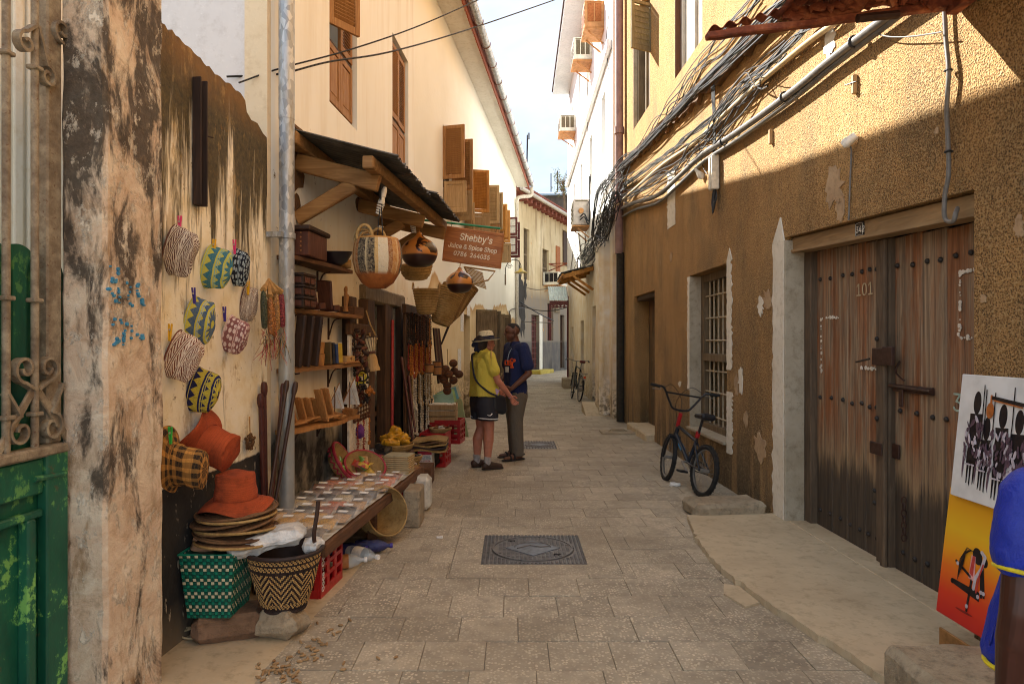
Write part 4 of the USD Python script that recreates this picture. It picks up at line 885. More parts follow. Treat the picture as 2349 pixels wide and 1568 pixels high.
# the open louvred shutter facing the alley
LOUV = wood('mouldy_shutter_wood', '#6a5f45', '#a4926a', .85, 1.0, '#4b4430', 'z')
A0 = at(1496, 121, 10.42); ax = at(1448, 108, 10.25) - A0; wl = np.linalg.norm(ax[:2]); ax = np.array([ax[0], ax[1], 0]) / wl; HM = np.eye(4); HM[:3, 0] = ax; HM[:3, 1] = [0, 0, 1]; HM[:3, 2] = np.cross(ax, [0, 0, 1]); HM[:3, 3] = A0
lv = part(ochre, 'shutter', xf(cat([bx(.05, .74, .04, (.025, .37, 0)), bx(.05, .74, .04, (wl - .025, .37, 0)), bx(wl - .1, .07, .037, (wl / 2, .035, 0)), bx(wl - .1, .05, .037, (wl / 2, .715, 0))]), HM), LOUV)
for k in range(7): part(lv, 'slat', xf(bx(wl - .1, .10, .012, (wl / 2, .12 + k * .084, 0), .003, RX(.3)), HM), LOUV)
# downpipe on the ochre corner
PINKP = plain('dull_pink_pipe', '#8d6e66', .6, scale=6.0)
dp2 = thing('corner_drainpipe', 'dull pink cast drainpipe down the corner of the ochre house', 'drainpipe', RA.P(12.55, 2.9, .09))
for z0, z1, r in ((3.1, 5.35, .075), (5.3, 5.42, .092), (5.4, 8.5, .075)): part(dp2, 'pipe_length', wmap(RA, tube([(12.55, z0, .10), (12.55, z1, .10)], r, 16)), PINKP, smooth=40)
part(dp2, 'lower_pipe', wmap(RA, tube([(12.55, .02, .08), (12.55, 3.12, .08)], .07, 14)), plain('black_stained_pipe', '#2c2417', .85), smooth=40)
# string course under the cables
L = RA; zl = lambda Y: 4.22 + .078 * (Y - 5.6)
pts_t, pts_b = [], []; r = np.random.default_rng(3)
for y in np.arange(5.3, 13.1, .12):
    pts_t.append((y, zl(y) + .03)); pts_b.append((y, zl(y) - .10 - r.uniform(0, .10)))
led = sub(wmap(RA, prism(Polygon(pts_t + pts_b[::-1]), .055, .003)), .08)
part(ochre, 'broken_ledge', rough(led, .014, 7, 5), MORT)
# cables
CB = [plain('cable_black', '#161413', .5), plain('cable_grey', '#2e2c29', .5), plain('cable_pale', '#67625a', .55), plain('cable_dark_brown', '#33291f', .6)]
def onwall(u, v, off):
    W = RA if u > 1412 else RB
    return W.hit(u, v, off)
def bundle(label, path, n, spread, seed, off=.06, r=(.004, .0085), cols=(0, 1, 0, 2, 3), group=None, twist=0.0, jit=1.0):
    rr = np.random.default_rng(seed); base = smoothpath([onwall(u, v, off) for u, v in path], 6)
    t = thing('cable_bundle', label, 'cables', base[len(base) // 2], group)
    for i in range(n):
        a = rr.uniform(0, 2 * pi); k = len(base); s = np.linspace(0, 1, k)
        w = np.stack([meshkit.noise(np.stack([s * 9 + 17 * i, np.full(k, 3.1 * j), np.full(k, seed * 1.0)], 1), seed + i) - .5 for j in range(3)], 1) * spread * 2.2 * jit
        off_ = spread * rr.uniform(.2, 1.0) * np.stack([np.zeros(k), np.cos(a + twist * s * 40), np.sin(a + twist * s * 40)], 1)
        p = base + off_ + w * np.array([.6, 1, 1]); p[:, 0] = np.minimum(p[:, 0], np.array([(RA.x0 + RA.k * q[1] if q[1] < 13.2 else RB.x0 + RB.k * q[1]) - .012 for q in p]))
        part(t, 'cable', tube(p, rr.uniform(*r), 5, cap=False), CB[int(cols[int(rr.integers(0, len(cols)))])], smooth=60)
    return t
PA = [(1905, -60), (1820, 0), (1758, 49), (1670, 137), (1590, 214), (1520, 288), (1470, 340), (1428, 379), (1379, 425), (1366, 470), (1360, 540)]
PB = [(1960, -40), (1895, 22), (1832, 81), (1748, 155), (1688, 211), (1621, 281), (1565, 323), (1534, 351), (1485, 386), (1414, 439), (1392, 491), (1368, 545), (1336, 590)]
PC = [(1930, 42), (1835, 112), (1699, 228), (1640, 284), (1590, 330), (1520, 378), (1460, 430), (1405, 480)]
PD = [(2100, -10), (2000, 66), (1900, 143), (1835, 197), (1748, 263), (1678, 312), (1611, 355), (1555, 407), (1506, 449), (1450, 467), (1414, 488), (1396, 530), (1380, 565), (1345, 600)]
bundle('black cables laid along the broken ledge of the ochre house, topmost run', PA, 15, .06, 31, .10, cols=(0, 0, 1, 0, 3))
bundle('thin stray cables slung just above the broken ledge', [(1730, 0), (1640, 110), (1590, 170), (1545, 240), (1500, 300), (1455, 350), (1400, 410), (1372, 440)], 7, .07, 32, .05, (.004, .008), cols=(0, 3, 0), jit=1.5)
bundle('twisted grey and black cables below the ledge', PB, 9, .04, 33, .07, cols=(0, 1, 0, 0, 3), twist=1.0, jit=.6)
bundle('loose thin cables looping between the ledge and the conduit', [(1780, 140), (1700, 215), (1640, 300), (1580, 345), (1530, 385), (1480, 420), (1425, 455), (1400, 500), (1380, 540)], 11, .09, 34, .06, (.004, .008), cols=(0, 0, 1, 3), jit=1.6)
bundle('tangle of cables hanging over the white house corner down to the little wooden awning', [(1440, 400), (1400, 440), (1385, 500), (1372, 540), (1350, 575), (1325, 600)], 15, .15, 35, .14, (.005, .009), cols=(0, 0, 1, 3), jit=1.3)
bundle('second tangle of cables drooping onto the little wooden awning', [(1420, 450), (1398, 500), (1375, 560), (1340, 605)], 12, .12, 36, .2, (.006, .011), cols=(0, 1, 0, 0), jit=1.3)
def conduit(lab, path, r, m, off): return solo('conduit', tube(smoothpath([onwall(u, v, off) for u, v in path], 8), r, 10, cap=False), m, lab, 'conduit', smooth=60)
GRYC = plain('grey_pvc', '#6a655e', .45); GRYD = plain('dark_grey_pvc', '#5c5954', .45); CREAMC = plain('cream_pvc', '#b39c72', .5)
conduit('cream conduit slanting between the twisted cables and the thick grey conduit', PC, .022, CREAMC, .05)
conduit('thick pale grey conduit slanting down the sunlit ochre wall', PD, .03, GRYC, .07)
conduit('darker grey conduit strapped under the thick pale one', [(u + 4, v + 15) for u, v in PD[:-3]], .02, GRYD, .05)
for u, v in ((1960, 96), (1800, 222), (1660, 325)):
    q = onwall(u, v, .07); d = onwall(u + 20, v - 15, .07) - q; d /= np.linalg.norm(d)
    solo('conduit_strap', tube([q + .036 * (np.cross(d, RA.n) * math.cos(t) + RA.n * math.sin(t)) for t in np.linspace(0, 2 * pi, 14, endpoint=False)], .008, 6, closed=True), CB[0], {1960: 'black strap round the thick conduit nearest the rusty canopy', 1800: 'black strap round the thick conduit above the white lamp holder', 1660: 'black strap round the thick conduit beside the white junction box'}[u], 'strap')
solo('thin_wire', tube(smoothpath([onwall(1600, 318, .05), onwall(1612, 380, .03), onwall(1622, 400, .03)], 8), .006, 5), CB[0], 'short black wire dropping to the pale bulb beside the junction box', 'wire')
solo('thin_wire', tube(smoothpath([onwall(1994, 70, .06), onwall(2035, 84, .05), onwall(2090, 84, .05), onwall(2160, 74, .06)], 10), .004, 5), CB[2], 'pale wire sagging between two conduits under the rusty canopy', 'wire')
# meter box with its cable tails
Yb = RA.Yu(1632, .08); zt = 1.48 + (784 - 357) / FP * Yb; zb2 = 1.48 + (784 - 436) / FP * Yb
jb = thing('junction_box', 'white plastic junction box with black cable tails on the ochre wall', 'junction box', RA.P(Yb, zb2))
part(jb, 'box', wbox(RA, Yb - .055, Yb + .055, zb2, zt, .012, .09, .008), plain('yellowed_white_plastic', '#d8d0bd', .4)); part(jb, 'cover', wbox(RA, Yb - .008, Yb + .045, zb2 + .01, zt - .01, .0905, .10, .004), plain('yellowed_white_plastic', '#d8d0bd', .4))
for i in range(8):
    r = np.random.default_rng(i); y = Yb + r.uniform(-.04, .04); d = r.uniform(.06, .2)
    part(jb, 'cable_tail', wmap(RA, tube(smoothpath([(y, zb2 + .01, .05), (y + r.uniform(-.02, .02), zb2 - d, .06), (y + r.uniform(-.03, .03), zb2 - d - .04, .06), (Yb + r.uniform(-.05, .05), zb2 - d * .5, .04), (Yb + r.uniform(-.04, .04), zb2 + .0, .04)], 6), .007, 5)), CB[0])
for i in range(5):
    y = Yb - .03 + .016 * i; part(jb, 'feed_cable', wmap(RA, tube(smoothpath([(y, zt - .01, .05), (y + .01, zt + .35, .045), (y - .01 + .01 * i, zt + .75, .06)], 8), .007, 5)), CB[0])
q = onwall(1602, 396, .06); lp = thing('wall_bulb', 'small white bulb and holder beside the white junction box', 'light bulb', q)
part(lp, 'bulb', xf(lathe([(0, -.09), (.03, -.08), (.04, -.05), (.03, -.01), (.018, .02), (.018, .06), (0, .06)], 14), m4(RY(-.7), q)), WHT, smooth=60)
q = RA.hit(1949, 322, .05); lp = thing('lamp_holder', 'white lamp holder on the ochre wall above the double door', 'lamp', q)
part(lp, 'holder', xf(lathe([(0, .05), (.026, .045), (.03, .0), (.034, -.03), (.02, -.05), (.0, -.045)], 16), m4(RY(.9) @ RX(.5), q)), WHT, smooth=50)
part(lp, 'flex', tube(smoothpath([RA.hit(1951, 335, .02), RA.hit(1953, 350, .012), RA.hit(1950, 420, .012), RA.hit(1947, 505, .012)], 8), .006, 6), GRYC)
cd2 = thing('hooked_conduit', 'grey conduit running straight down to a hook over the door lintel', 'conduit', RA.P(3.6, 2.2))
hk = [RA.hit(2165, -8, .03), RA.hit(2170, 90, .03), RA.hit(2176, 165, .035), RA.hit(2172, 250, .03), RA.hit(2175, 330, .03), RA.hit(2176, 400, .035), RA.hit(2168, 445, .04), RA.hit(2166, 490, .05), RA.hit(2172, 506, .055), RA.hit(2186, 507, .06), RA.hit(2192, 490, .05), RA.hit(2196, 478, .0)]
part(cd2, 'pipe', tube(smoothpath(hk, 8), .0115, 9), GRYC, smooth=60)
for v in (162, 348): part(cd2, 'clip', tube([RA.hit(2176, v, .03) + .016 * np.array([math.cos(t), math.sin(t) * 1, 0]) for t in np.linspace(0, 2 * pi, 10, endpoint=False)], .006, 5, closed=True), CB[0])
for i, (u, v0, v1) in enumerate(((1965, 172, 216), (1772, 297, 331))):
    Y = RA.Yu(u); a = 1.48 + (784 - v0) / FP * Y; b = 1.48 + (784 - v1) / FP * Y
    n = thing('wooden_peg', 'pale broken wooden peg standing out of the sunlit wall, ' + ('the larger, with a nail' if i == 0 else 'the smaller, nearer the junction box'), 'peg', RA.P(Y, b))
    part(n, 'wood', wbox(RA, Y - .016, Y + .016, b, a, .0, .03, .005), SHP)
    if i == 0: part(n, 'nail', wmap(RA, rod((Y + .05, a - .05, .05), (Y - .03, a - .055, .02), .004)), STUD)
# rusty canopy end at the top of the picture
def m_rust(g):
    p = g.pos(); a = g.noise(p, 7, 8, .72, .5); b = g.noise(p, 40, 5, .7)
    c = g.ramp(a, [(.3, C('#3d1a10')), (.48, C('#7a3b22')), (.62, C('#a5603a')), (.78, C('#c08a62'))]); c = g.mix(g.ramp(b, [(.6, 0), (.72, .5)]), c, C('#b99a7d'))
    return g.surf(c, .85, g.bump(g.math('add', a, b), .006, .7))
RUST = mat('red_rust', m_rust)
cp = thing('rusty_canopy', 'torn rusty corrugated canopy with a rotten rafter at the top right', 'canopy', (1.9, 3.6, 3.3))
def can(x, y): return np.where(np.asarray(x) < 1.32, 3.125 - (1.32 - x) * .26, 3.125 + (x - 1.32) * .11) + (3.45 - y) * .02
r = np.random.default_rng(8); tear = np.interp(np.linspace(0, 1, 90), np.linspace(0, 1, 14), r.uniform(-.05, .06, 14))
def cf(U, V):
    X = .99 + U * 1.255; e = np.interp(U, np.linspace(0, 1, 90), tear) * (U > .3); Y = 3.47 + e - V * 1.25; w = .013 * np.sin(X * 2 * pi / .076) * (1 - .0 * U)
    curl = np.where(U > .33, .05 * np.sin(U * 19) * np.exp(-V * 12), 0)
    return X, Y, can(X, Y) + w + curl
def cf2(U, V):
    X = .99 + U * .42; Y = 3.47 - V * .07; return X, Y, can(X, Y) + .013 * np.sin(X * 2 * pi / .076)
cf1 = lambda U, V: cf(.27 + U * .73, V)
for q_, n_ in ((cf1, 120), (cf2, 60)): m, _ = grid(q_, n_, 14); part(cp, 'corrugated_sheet', thick(m, .003), RUST, smooth=40)
part(cp, 'rafter', rough(sub(bar((.97, 3.42, can(1.03, 3.8) - .035), (2.24, 3.42, can(2.24, 3.8) - .05), .05, .035, .006), .05), .008, 12, 2), RUST)
r = np.random.default_rng(12)
for k, (xa, xb, y, d, tl) in enumerate(((1.36, 1.80, 3.44, .10, -.10), (1.62, 2.06, 3.41, .075, .12), (1.48, 1.72, 3.40, .05, -.25), (1.88, 2.24, 3.43, .11, .05), (2.02, 2.24, 3.38, .15, -.05), (1.74, 1.95, 3.37, .045, .3))):
    xs = np.linspace(xa, xb, 16); hi = [(x, can(x, 3.4) + .02 + r.normal(0, .008)) for x in xs]; lo = [(x, can(x, 3.4) - d * .6 * (.35 + .65 * math.sin(pi * (x - xa) / (xb - xa)) ** .5) + r.normal(0, .012)) for x in xs[::-1]]
    m = sub(xf(prism(Polygon(hi + lo).buffer(0), .018), np.array([[1, 0, 0, 0], [0, 0, -1, 0], [0, 1, 0, 0], [0, 0, 0, 1.0]])), .05); c_ = np.array([(xa + xb) / 2, 0, can((xa + xb) / 2, 3.4)])
    part(cp, 'torn_plate', mv(rough(mv(xf(mv(m, -c_), m4(RX(tl) @ RY(tl * .3))), c_), .012, 14, k), (0, y, 0)), RUST)
part(cp, 'rafter', bar((2.2, 2.25, can(2.2, 2.25) - .06), (2.2, 3.42, can(2.2, 3.8) - .06), .06, .08), RUST)
part(cp, 'gutter_scrap', tube(smoothpath([(1.70, 3.36, 3.07), (1.79, 3.36, 3.08), (1.90, 3.36, 3.09)], 6), .022, 8), IRON)
# stones on the right
st = solo('stone_step', mv(xf(stone(.62, .36, .13, 12, .016, .03, .03, 10), m4(RZ(.12))), (1.82, 5.88, -.005)), M['stone'], 'rough flat stone step lying beside the bicycle and the white door jamb', 'step', smooth=50)
solo('stone_block', mv(stone(.9, .62, .215, 14, .012, .04, .035, 8), (2.02, 2.60, -.01)), M['stone'], 'rough stone block on the concrete apron at the bottom right corner', 'stone block', smooth=50)
# paintings leaning against the near jamb
def m_canvas(g):
    p = g.obj(); a = g.noise(p, 6, 5, .6); w = g.noise(p, 220, 2, .5); c = g.ramp(a, [(.3, C('#cfcdc9')), (.6, C('#e6e5e2'))]); return g.surf(c, .8, g.bump(g.math('add', a, g.math('multiply', w, .1)), .01, .4))
def m_sunset(g):
    p = g.obj(); x, y, z = g.xyz(p); n = g.noise(p, 5, 6, .65); y = g.math('add', y, g.math('multiply', g.math('subtract', n, .5), .09))
    c = g.ramp(g.rng(y, 0, .52), [(0, C('#c81f1a')), (.22, C('#dc3a1a')), (.45, C('#ec7418')), (.62, C('#f2a51c')), (.8, C('#f0bd22')), (1, C('#e8a81a'))]); return g.surf(c, .5, g.bump(n, .003, .4))
CANV = mat('primed_canvas', m_canvas); SUNS = mat('sunset_canvas', m_sunset)
INK = plain('black_oil_paint', '#171015', .5); INKP = plain('purple_grey_oil_paint', '#5d4653', .6); INKW = plain('pale_oil_paint', '#c6bcc4', .6); ORP = plain('orange_oil_paint', '#b5682c', .5); REDP = plain('red_oil_paint', '#c3403a', .5); PINKO = plain('pink_oil_paint', '#e0a3a0', .5)
def easel(Y0, z0, h, o0, o1):
    """Frame on the right wall: x towards the camera, y up the leaning canvas, z out of it."""
    t = -RA.t; a = RA.P(Y0, z0, o0); b = RA.P(Y0, z0 + h, o1); y = (b - a) / np.linalg.norm(b - a); m = np.eye(4); m[:3, 0] = t; m[:3, 1] = y; m[:3, 2] = np.cross(t, y); m[:3, 3] = a; return m
PM = easel(3.255, .755, .575, .16, .10)
pt = thing('warrior_painting', 'white canvas painted with a row of tall dark robed figures, hung above the sunset canvas', 'painting', M=PM)
part(pt, 'canvas', bx(.95, .575, .022, (.475, .2875, 0), .004), CANV, local=True)
def paint(parent, poly, m, k, nm): return part(parent, nm, prism(poly, .0012, .0112 + k * .0013), m, local=True)
def figure(cx, top, bot, w, seed):
    r = np.random.default_rng(seed); hh = .105
    paint(pt, affinity.scale(Point(cx, top - hh / 2).buffer(.5, 10), w * .62, hh), INK, 0, 'painted_head')
    body = [(cx - w * .5, top - hh), (cx + w * .5, top - hh + .005)] + [(cx + w * (.52 - .1 * t) + r.normal(0, .003), top - hh - t * (top - hh - bot - .09)) for t in np.linspace(.1, 1, 8)] + [(cx - w * (.45 - .05 * t) + r.normal(0, .004), top - hh - t * (top - hh - bot - .09)) for t in np.linspace(1, .1, 8)]
    paint(pt, Polygon(body).buffer(0), INK, 1, 'painted_robe')
    for i in range(42):
        y = r.uniform(bot + .10, top - hh - .02); x = cx + r.choice([-1, 1]) * w * r.uniform(.05, .72); a = r.uniform(-.6, .6)
        paint(pt, affinity.rotate(affinity.scale(Point(x, y).buffer(.5, 5), w * r.uniform(.07, .22), r.uniform(.018, .05)), math.degrees(a)), (INKP, INKP, INKW)[int(r.integers(0, 3))], 2 + i % 3, 'painted_feather')
    for x in (-.3, -.05, .25):
        paint(pt, Polygon([(cx + w * x - .007, bot + .11), (cx + w * x + .007, bot + .11), (cx + w * x + .002, bot + r.uniform(-.01, .02)), (cx + w * x - .003, bot)]), INK, 1, 'painted_leg')
        paint(pt, sbox(cx + w * x - .009, bot + .085, cx + w * x + .009, bot + .092), INKW, 6, 'painted_anklet')
    paint(pt, Polygon([(cx - w * .8, bot + .17), (cx - w * .55, bot + .17), (cx - w * .7, bot + .02), (cx - w * .78, bot + .05)]), INKP, 1, 'painted_feather')
for i, (cx, t, b, w) in enumerate(((.125, .50, .075, .075), (.20, .39, .06, .065), (.29, .455, .04, .075), (.385, .44, .06, .075), (.48, .47, .05, .075), (.58, .46, .05, .075), (.68, .45, .05, .075))): figure(cx, t, b, w, i)
for x, y0, y1 in ((.165, .2, .53), (.18, .25, .51), (.235, .2, .50), (.345, .22, .53), (.43, .22, .52), (.53, .2, .53)): paint(pt, LineString([(x, y0), (x + .006, (y0 + y1) / 2), (x + .002, y1)]).buffer(.0025), INK, 3, 'painted_spear')
paint(pt, unary_union([affinity.scale(Point(.215, .42).buffer(.5, 10), .045, .07), sbox(.211, .44, .222, .49)]), ORP, 4, 'painted_gourd'); paint(pt, LineString([(.225, .478), (.40, .462)]).buffer(.008), INK, 4, 'painted_beam'); paint(pt, LineString([(.235, .467), (.40, .45)]).buffer(.003), ORP, 5, 'painted_beam')
QM = easel(3.30, .185, .60, .20, .13)
qt = thing('sunset_painting', 'yellow to red canvas painted with a thin bending black figure', 'painting', M=QM)
part(qt, 'canvas', bx(.75, .60, .02, (.375, .30, 0), .004), SUNS, local=True)
def pq(poly, m, k, nm='painted_figure'): return part(qt, nm, prism(poly, .0012, .0102 + k * .0013), m, local=True)
k = 1.0
pq(affinity.rotate(affinity.scale(Point(.235, .335).buffer(.5, 10), .055, .075), 30), INK, 0); pq(affinity.scale(Point(.285, .32).buffer(.5, 10), .032, .04), INK, 0)
pq(Polygon([(.20, .33), (.225, .33), (.235, .22), (.195, .225)]), PINKO, 1); pq(Polygon([(.21, .33), (.225, .33), (.222, .24), (.20, .25)]), REDP, 2)
for a, b in (((.205, .235), (.105, .275)), ((.215, .22), (.205, .08)), ((.265, .31), (.285, .17)), ((.272, .31), (.30, .175))): pq(LineString([a, b]).buffer(.006), INK, 1)
pq(Polygon([(.09, .185), (.10, .19), (.27, .185), (.275, .145), (.10, .168)]), INK, 1); pq(Point(.095, .178).buffer(.012), INK, 1)
pq(LineString([(.262, .36), (.285, .345), (.27, .29), (.24, .24), (.235, .19)]).buffer(.008), INKW, 2); pq(LineString([(.28, .31), (.262, .25), (.255, .18)]).buffer(.004), REDP, 3)
for a in ((.12, .268), (.207, .10), (.285, .19), (.30, .19), (.268, .165)): pq(Point(a).buffer(.009, 6), INKW, 3)
for i in range(7): pq(LineString([(.21 - .003 * i, .35), (.17 - .006 * i, .355 - .01 * i), (.155 - .004 * i, .27 - .012 * i)]).buffer(.0014), INK, 4)
pq(affinity.scale(Point(.19, .068).buffer(.5, 8), .11, .01), plain('dark_red_oil_paint', '#8e1d14', .6), 1)
solo('cardboard_scrap', mv(bx(.34, .012, .10, (0, 0, .05), .002, RZ(-1.55)), RA.P(3.05, .04, .24)), plain('brown_cardboard', '#9a6f3d', .8), 'scrap of brown cardboard under the sunset canvas', 'cardboard')
# ================================================================ white house: air conditioners, small awnings
ACW = plain('yellowed_ac_casing', '#d9d2bd', .5, scale=9.0); ACD = plain('ac_grille', '#5d5138', .7); ACR = plain('rust_stained_ac', '#b9824a', .7, scale=9.0)
def ac(W, Y, z, w, h, d, lab, cas, grl, nb=3, name='air_conditioner', shelf=True, group=None):
    """A window unit standing out d from the wall: the louvred end faces down the alley."""
    t = thing(name, lab, 'air conditioner', W.P(Y, z), group)
    part(t, 'casing', wbox(W, Y, Y + w, z, z + h, -.05, d, .012), cas)
    for i in range(nb):
        a = .06 + (d - .10) * i / nb; b = .06 + (d - .10) * (i + 1) / nb - .025
        part(t, 'grille', wbox(W, Y - .012, Y - .0005, z + h * .22, z + h * .88, a, b, .003), grl)
    part(t, 'top_slot', wbox(W, Y - .008, Y - .0005, z + h * .91, z + h * .95, .05, d - .05, .002), grl)
    for k in range(4): part(t, 'front_louvre', wbox(W, Y + .03, Y + w - .03, z + h * (.2 + .17 * k), z + h * (.29 + .17 * k), d + .0005, d + .008, .002), grl)
    if shelf:
        part(t, 'shelf', wbox(W, Y - .02, Y + w + .02, z - .05, z - .012, -.0 + .002, d + .02, .005), ACR)
        for y in (Y + .06, Y + w - .08): part(t, 'bracket', wmap(W, bar((y, z - .05, d * .8), (y, z - .32, .01), .03, .03)), ACR)
    return t
ac(RB, 14.55, 8.18, .6, .58, .42, 'rust stained air conditioner with an orange grille, highest and nearest on the white house', ACR, plain('orange_rust_grille', '#96541c', .8), 2)
ac(RB, 17.0, 8.52, .7, .55, .46, 'white air conditioner with a pale grille, second highest on the white house', ACW, ACD)
ac(RB, 22.0, 8.28, .8, .52, .52, 'small white air conditioner standing out against the sky, farthest along the white house', ACW, ACD)
t = ac(RB, 17.6, 4.5, .75, .66, .42, 'grey outdoor unit with rusty lines above the tangle of cables', plain('grey_ac_casing', '#b8ada0', .6, scale=8.0), ACD, 0)
part(t, 'fan_hub', wmap(RB, rod((17.598, 4.86, .22), (17.57, 4.86, .22), .07, 14)), ACR)
for z in (4.7, 4.62): part(t, 'pipe', wmap(RB, tube(smoothpath([(17.56, z, .25), (17.45, z + .05, .15), (17.4, z - .1, .03), (17.4, z + 1.0, .02)], 6), .016, 6)), CB[0])
for i, (u, v0, v1) in enumerate(((1345, 130, 600), (1352, 400, 470), (1394, 30, 160), (1306, 210, 480), (1322, 535, 625), (1330, 535, 628), (1312, 535, 628), (1340, 535, 622))):
    c = [CB[3], IRON][i > 3]; part(whiteh, 'wall_wire', tube(smoothpath([RB.hit(u + 3 * math.sin(i + t * 5), v0 + (v1 - v0) * t, .03) for t in np.linspace(0, 1, 6)], 4), .009 if i < 4 else .014, 5), c)
for i, h in enumerate(WHU):
    part(whiteh, 'window_frame', cat([wbox(RB, h[0] + .003, h[0] + .06, h[2] + .003, h[3] - .003, -.30, -.22), wbox(RB, h[1] - .06, h[1] - .003, h[2] + .003, h[3] - .003, -.30, -.22), wbox(RB, h[0] + .06, h[1] - .06, (h[2] + h[3]) / 2 - .03, (h[2] + h[3]) / 2 + .03, -.29, -.22)]), PALEW)
for i, h in enumerate(WHO): part(whiteh, 'door', wbox(RB, h[0] + .004, h[1] - .004, -.05, h[3] - .004, -.32, -.26, .004), (plain('pinkish_plank_door', '#9c8570', .8), SHG, DKW)[i])
part(whiteh, 'buttress', mv(xf(stone(.35, .8, 3.6, 5, .03, .25, .08, 2), m4(RZ(.0))), RB.P(14.05, -.05, .03)), M['white'])
sa = thing('wooden_awning', 'little wooden awning with a tin top under the hanging cables', 'awning', RB.P(17.2, 3.2))
Ya, Yb_ = 16.6, 18.6
part(sa, 'tin_sheet', corrugated(RB, Ya, Yb_, .0, 3.36, .80, 3.16, seed=4), SHEET)
for y in (Ya + .05, 17.6, Yb_ - .05):
    part(sa, 'rafter', wmap(RB, bar((y, 3.28, .0), (y, 3.07, .74), .07, .10, .006, (0, 1, 0))), SHY); part(sa, 'strut', wmap(RB, bar((y, 2.75, .01), (y, 3.09, .5), .06, .06, .006, (0, 1, 0))), SHY)
for o in (.2, .5, .75): part(sa, 'batten', wmap(RB, bar((Ya, 3.30 - o * .25, o), (Yb_, 3.30 - o * .25, o), .06, .05, .005, (0, 1, 0))), SHY)
CORB = mat('pale_blue_iron', m_concrete('#a9b8b4', '#c5cfc9', '#a07c52', .003, 2.0)); MARV = plain('maroon_valance', '#5d2d2a', .7)
va = thing('valance_awning', 'pale blue corrugated awning with a maroon cut-out valance, past the wooden awning', 'awning', (1.6, 24, 2.7))
def vf(U, V): return 1.30 + U * .66, 24.7 - V * .9, 3.48 - V * .55 + .012 * np.sin(U * .66 / .076 * 2 * pi), 
m, _ = grid(vf, 70, 4); part(va, 'corrugated_sheet', thick(m, .003), CORB)
P = sbox(1.31, 2.66, 1.95, 2.91)
for i in range(5): c = 1.31 + .64 * (i + .5) / 5; P = P.difference(affinity.rotate(affinity.scale(Point(c, 2.74).buffer(.5, 6), .09, .045), 30 if i % 2 else -30)).difference(Point(c, 2.655).buffer(.035, 6))
part(va, 'valance', mv(xf(prism(P, .02), np.array([[1, 0, 0, 0], [0, 0, 1, 0], [0, 1, 0, 0], [0, 0, 0, 1.0]])), (0, 23.78, 0)), MARV)
part(va, 'bracket', bar((1.95, 24.7, 3.45), (1.95, 23.82, 2.9), .05, .05), MAR); part(va, 'post', bar((1.98, 24.2, 0), (1.98, 24.2, 3.1), .06, .06), MAR)
solo('plinth_block', wbox(RB, 21.6, 22.6, -.02, .32, .02, .42, .03), M['stone'], 'pale stone block at the foot of the white house far down the alley', 'stone block')
m = mv(xf(prism(Polygon([(0, 0), (.9, 0), (.9, .22)]), .5), np.array([[0, 0, 1, 0], [1, 0, 0, 0], [0, 1, 0, 0], [0, 0, 0, 1.0]])), (1.48, 13.6, -.01)); m = hullm(m.vertices)
solo('ramp_stone', rough(sub(m, .12), .012, 5, 2), M['apron'], 'pale concrete ramp at the white house doorway behind the distant bicycle', 'ramp')
solo('drain_lid', mv(cat([bx(.55, .4, .03, (0, 0, .015)), tube([(-.15, 0, .03), (-.1, 0, .06), (.1, 0, .06), (.15, 0, .03)], .012, 6)]), (1.72, 11.1, 0)), M['stone'], 'flat concrete drain lid with an iron handle by the blocked doorway', 'drain lid')
# ================================================================ the house on the bend
ROOFT = plain('red_roof_tile', '#7d4433', .85, scale=5.0); GUT = plain('pale_gutter', '#b9b1a2', .6)
zE = 7.9
part(farh, 'eave_board', wbox(FH, 21.5, 45, zE - .02, zE + .10, .0, .42, .01), ROOFT)
for i, y in enumerate(np.arange(29.5, 42, .55)): part(farh, 'rafter_tail', wbox(FH, y, y + .16, zE - .22, zE - .025, .002, .38, .01), ROOFT)
m = xf(prism(Polygon([(21.5, .50), (45, .50), (45, -4.5), (21.5, -4.5)]), .08), np.array([[1, 0, 0, 0], [0, -.5, 1, zE + .36], [0, 1, 0, 0], [0, 0, 0, 1.0]])); part(farh, 'roof', wmap(FH, m), ROOFT)
for i, y in enumerate(np.arange(29.5, 42, .28)):
    part(farh, 'roof_tile', wmap(FH, rod((y, zE + .20, .52), (y, zE + .75, -.6), .10, 7)), ROOFT)
part(farh, 'gutter', wmap(FH, tube([(29, zE + .06, .56), (42, zE + .04, .56)], .09, 8)), GUT, smooth=50)
d = FDOOR
fd = part(farh, 'door', wbox(FH, d[0] + .005, d[1] - .005, d[2], d[3] - .004, -.22, -.16), plain('dark_red_door', '#3d1f19', .6))
for y in np.linspace(d[0] + .12, d[1] - .12, 5): part(fd, 'bar', wbox(FH, y - .02, y + .02, d[2] + .1, d[3] - .1, -.159, -.13), plain('red_iron', '#5e2a1e', .6))
for z in np.linspace(.4, 2.5, 9): part(fd, 'bar', wbox(FH, d[0] + .05, d[1] - .05, z, z + .04, -.1295, -.115), plain('red_iron', '#5e2a1e', .6))
part(farh, 'door_jamb', wbox(FH, d[1] + .002, d[1] + .38, .1, d[3] + .02, .0, .03, .008), M['jamb'])
solo('doorstep', wbox(FH, 31.3, 33.1, -.02, .18, .002, .55, .03), mat('yellow_step_paint', m_concrete('#a08b35', '#c2ab4a', '#6b5a2b', .01)), 'yellow painted doorstep of the bend house', 'doorstep')
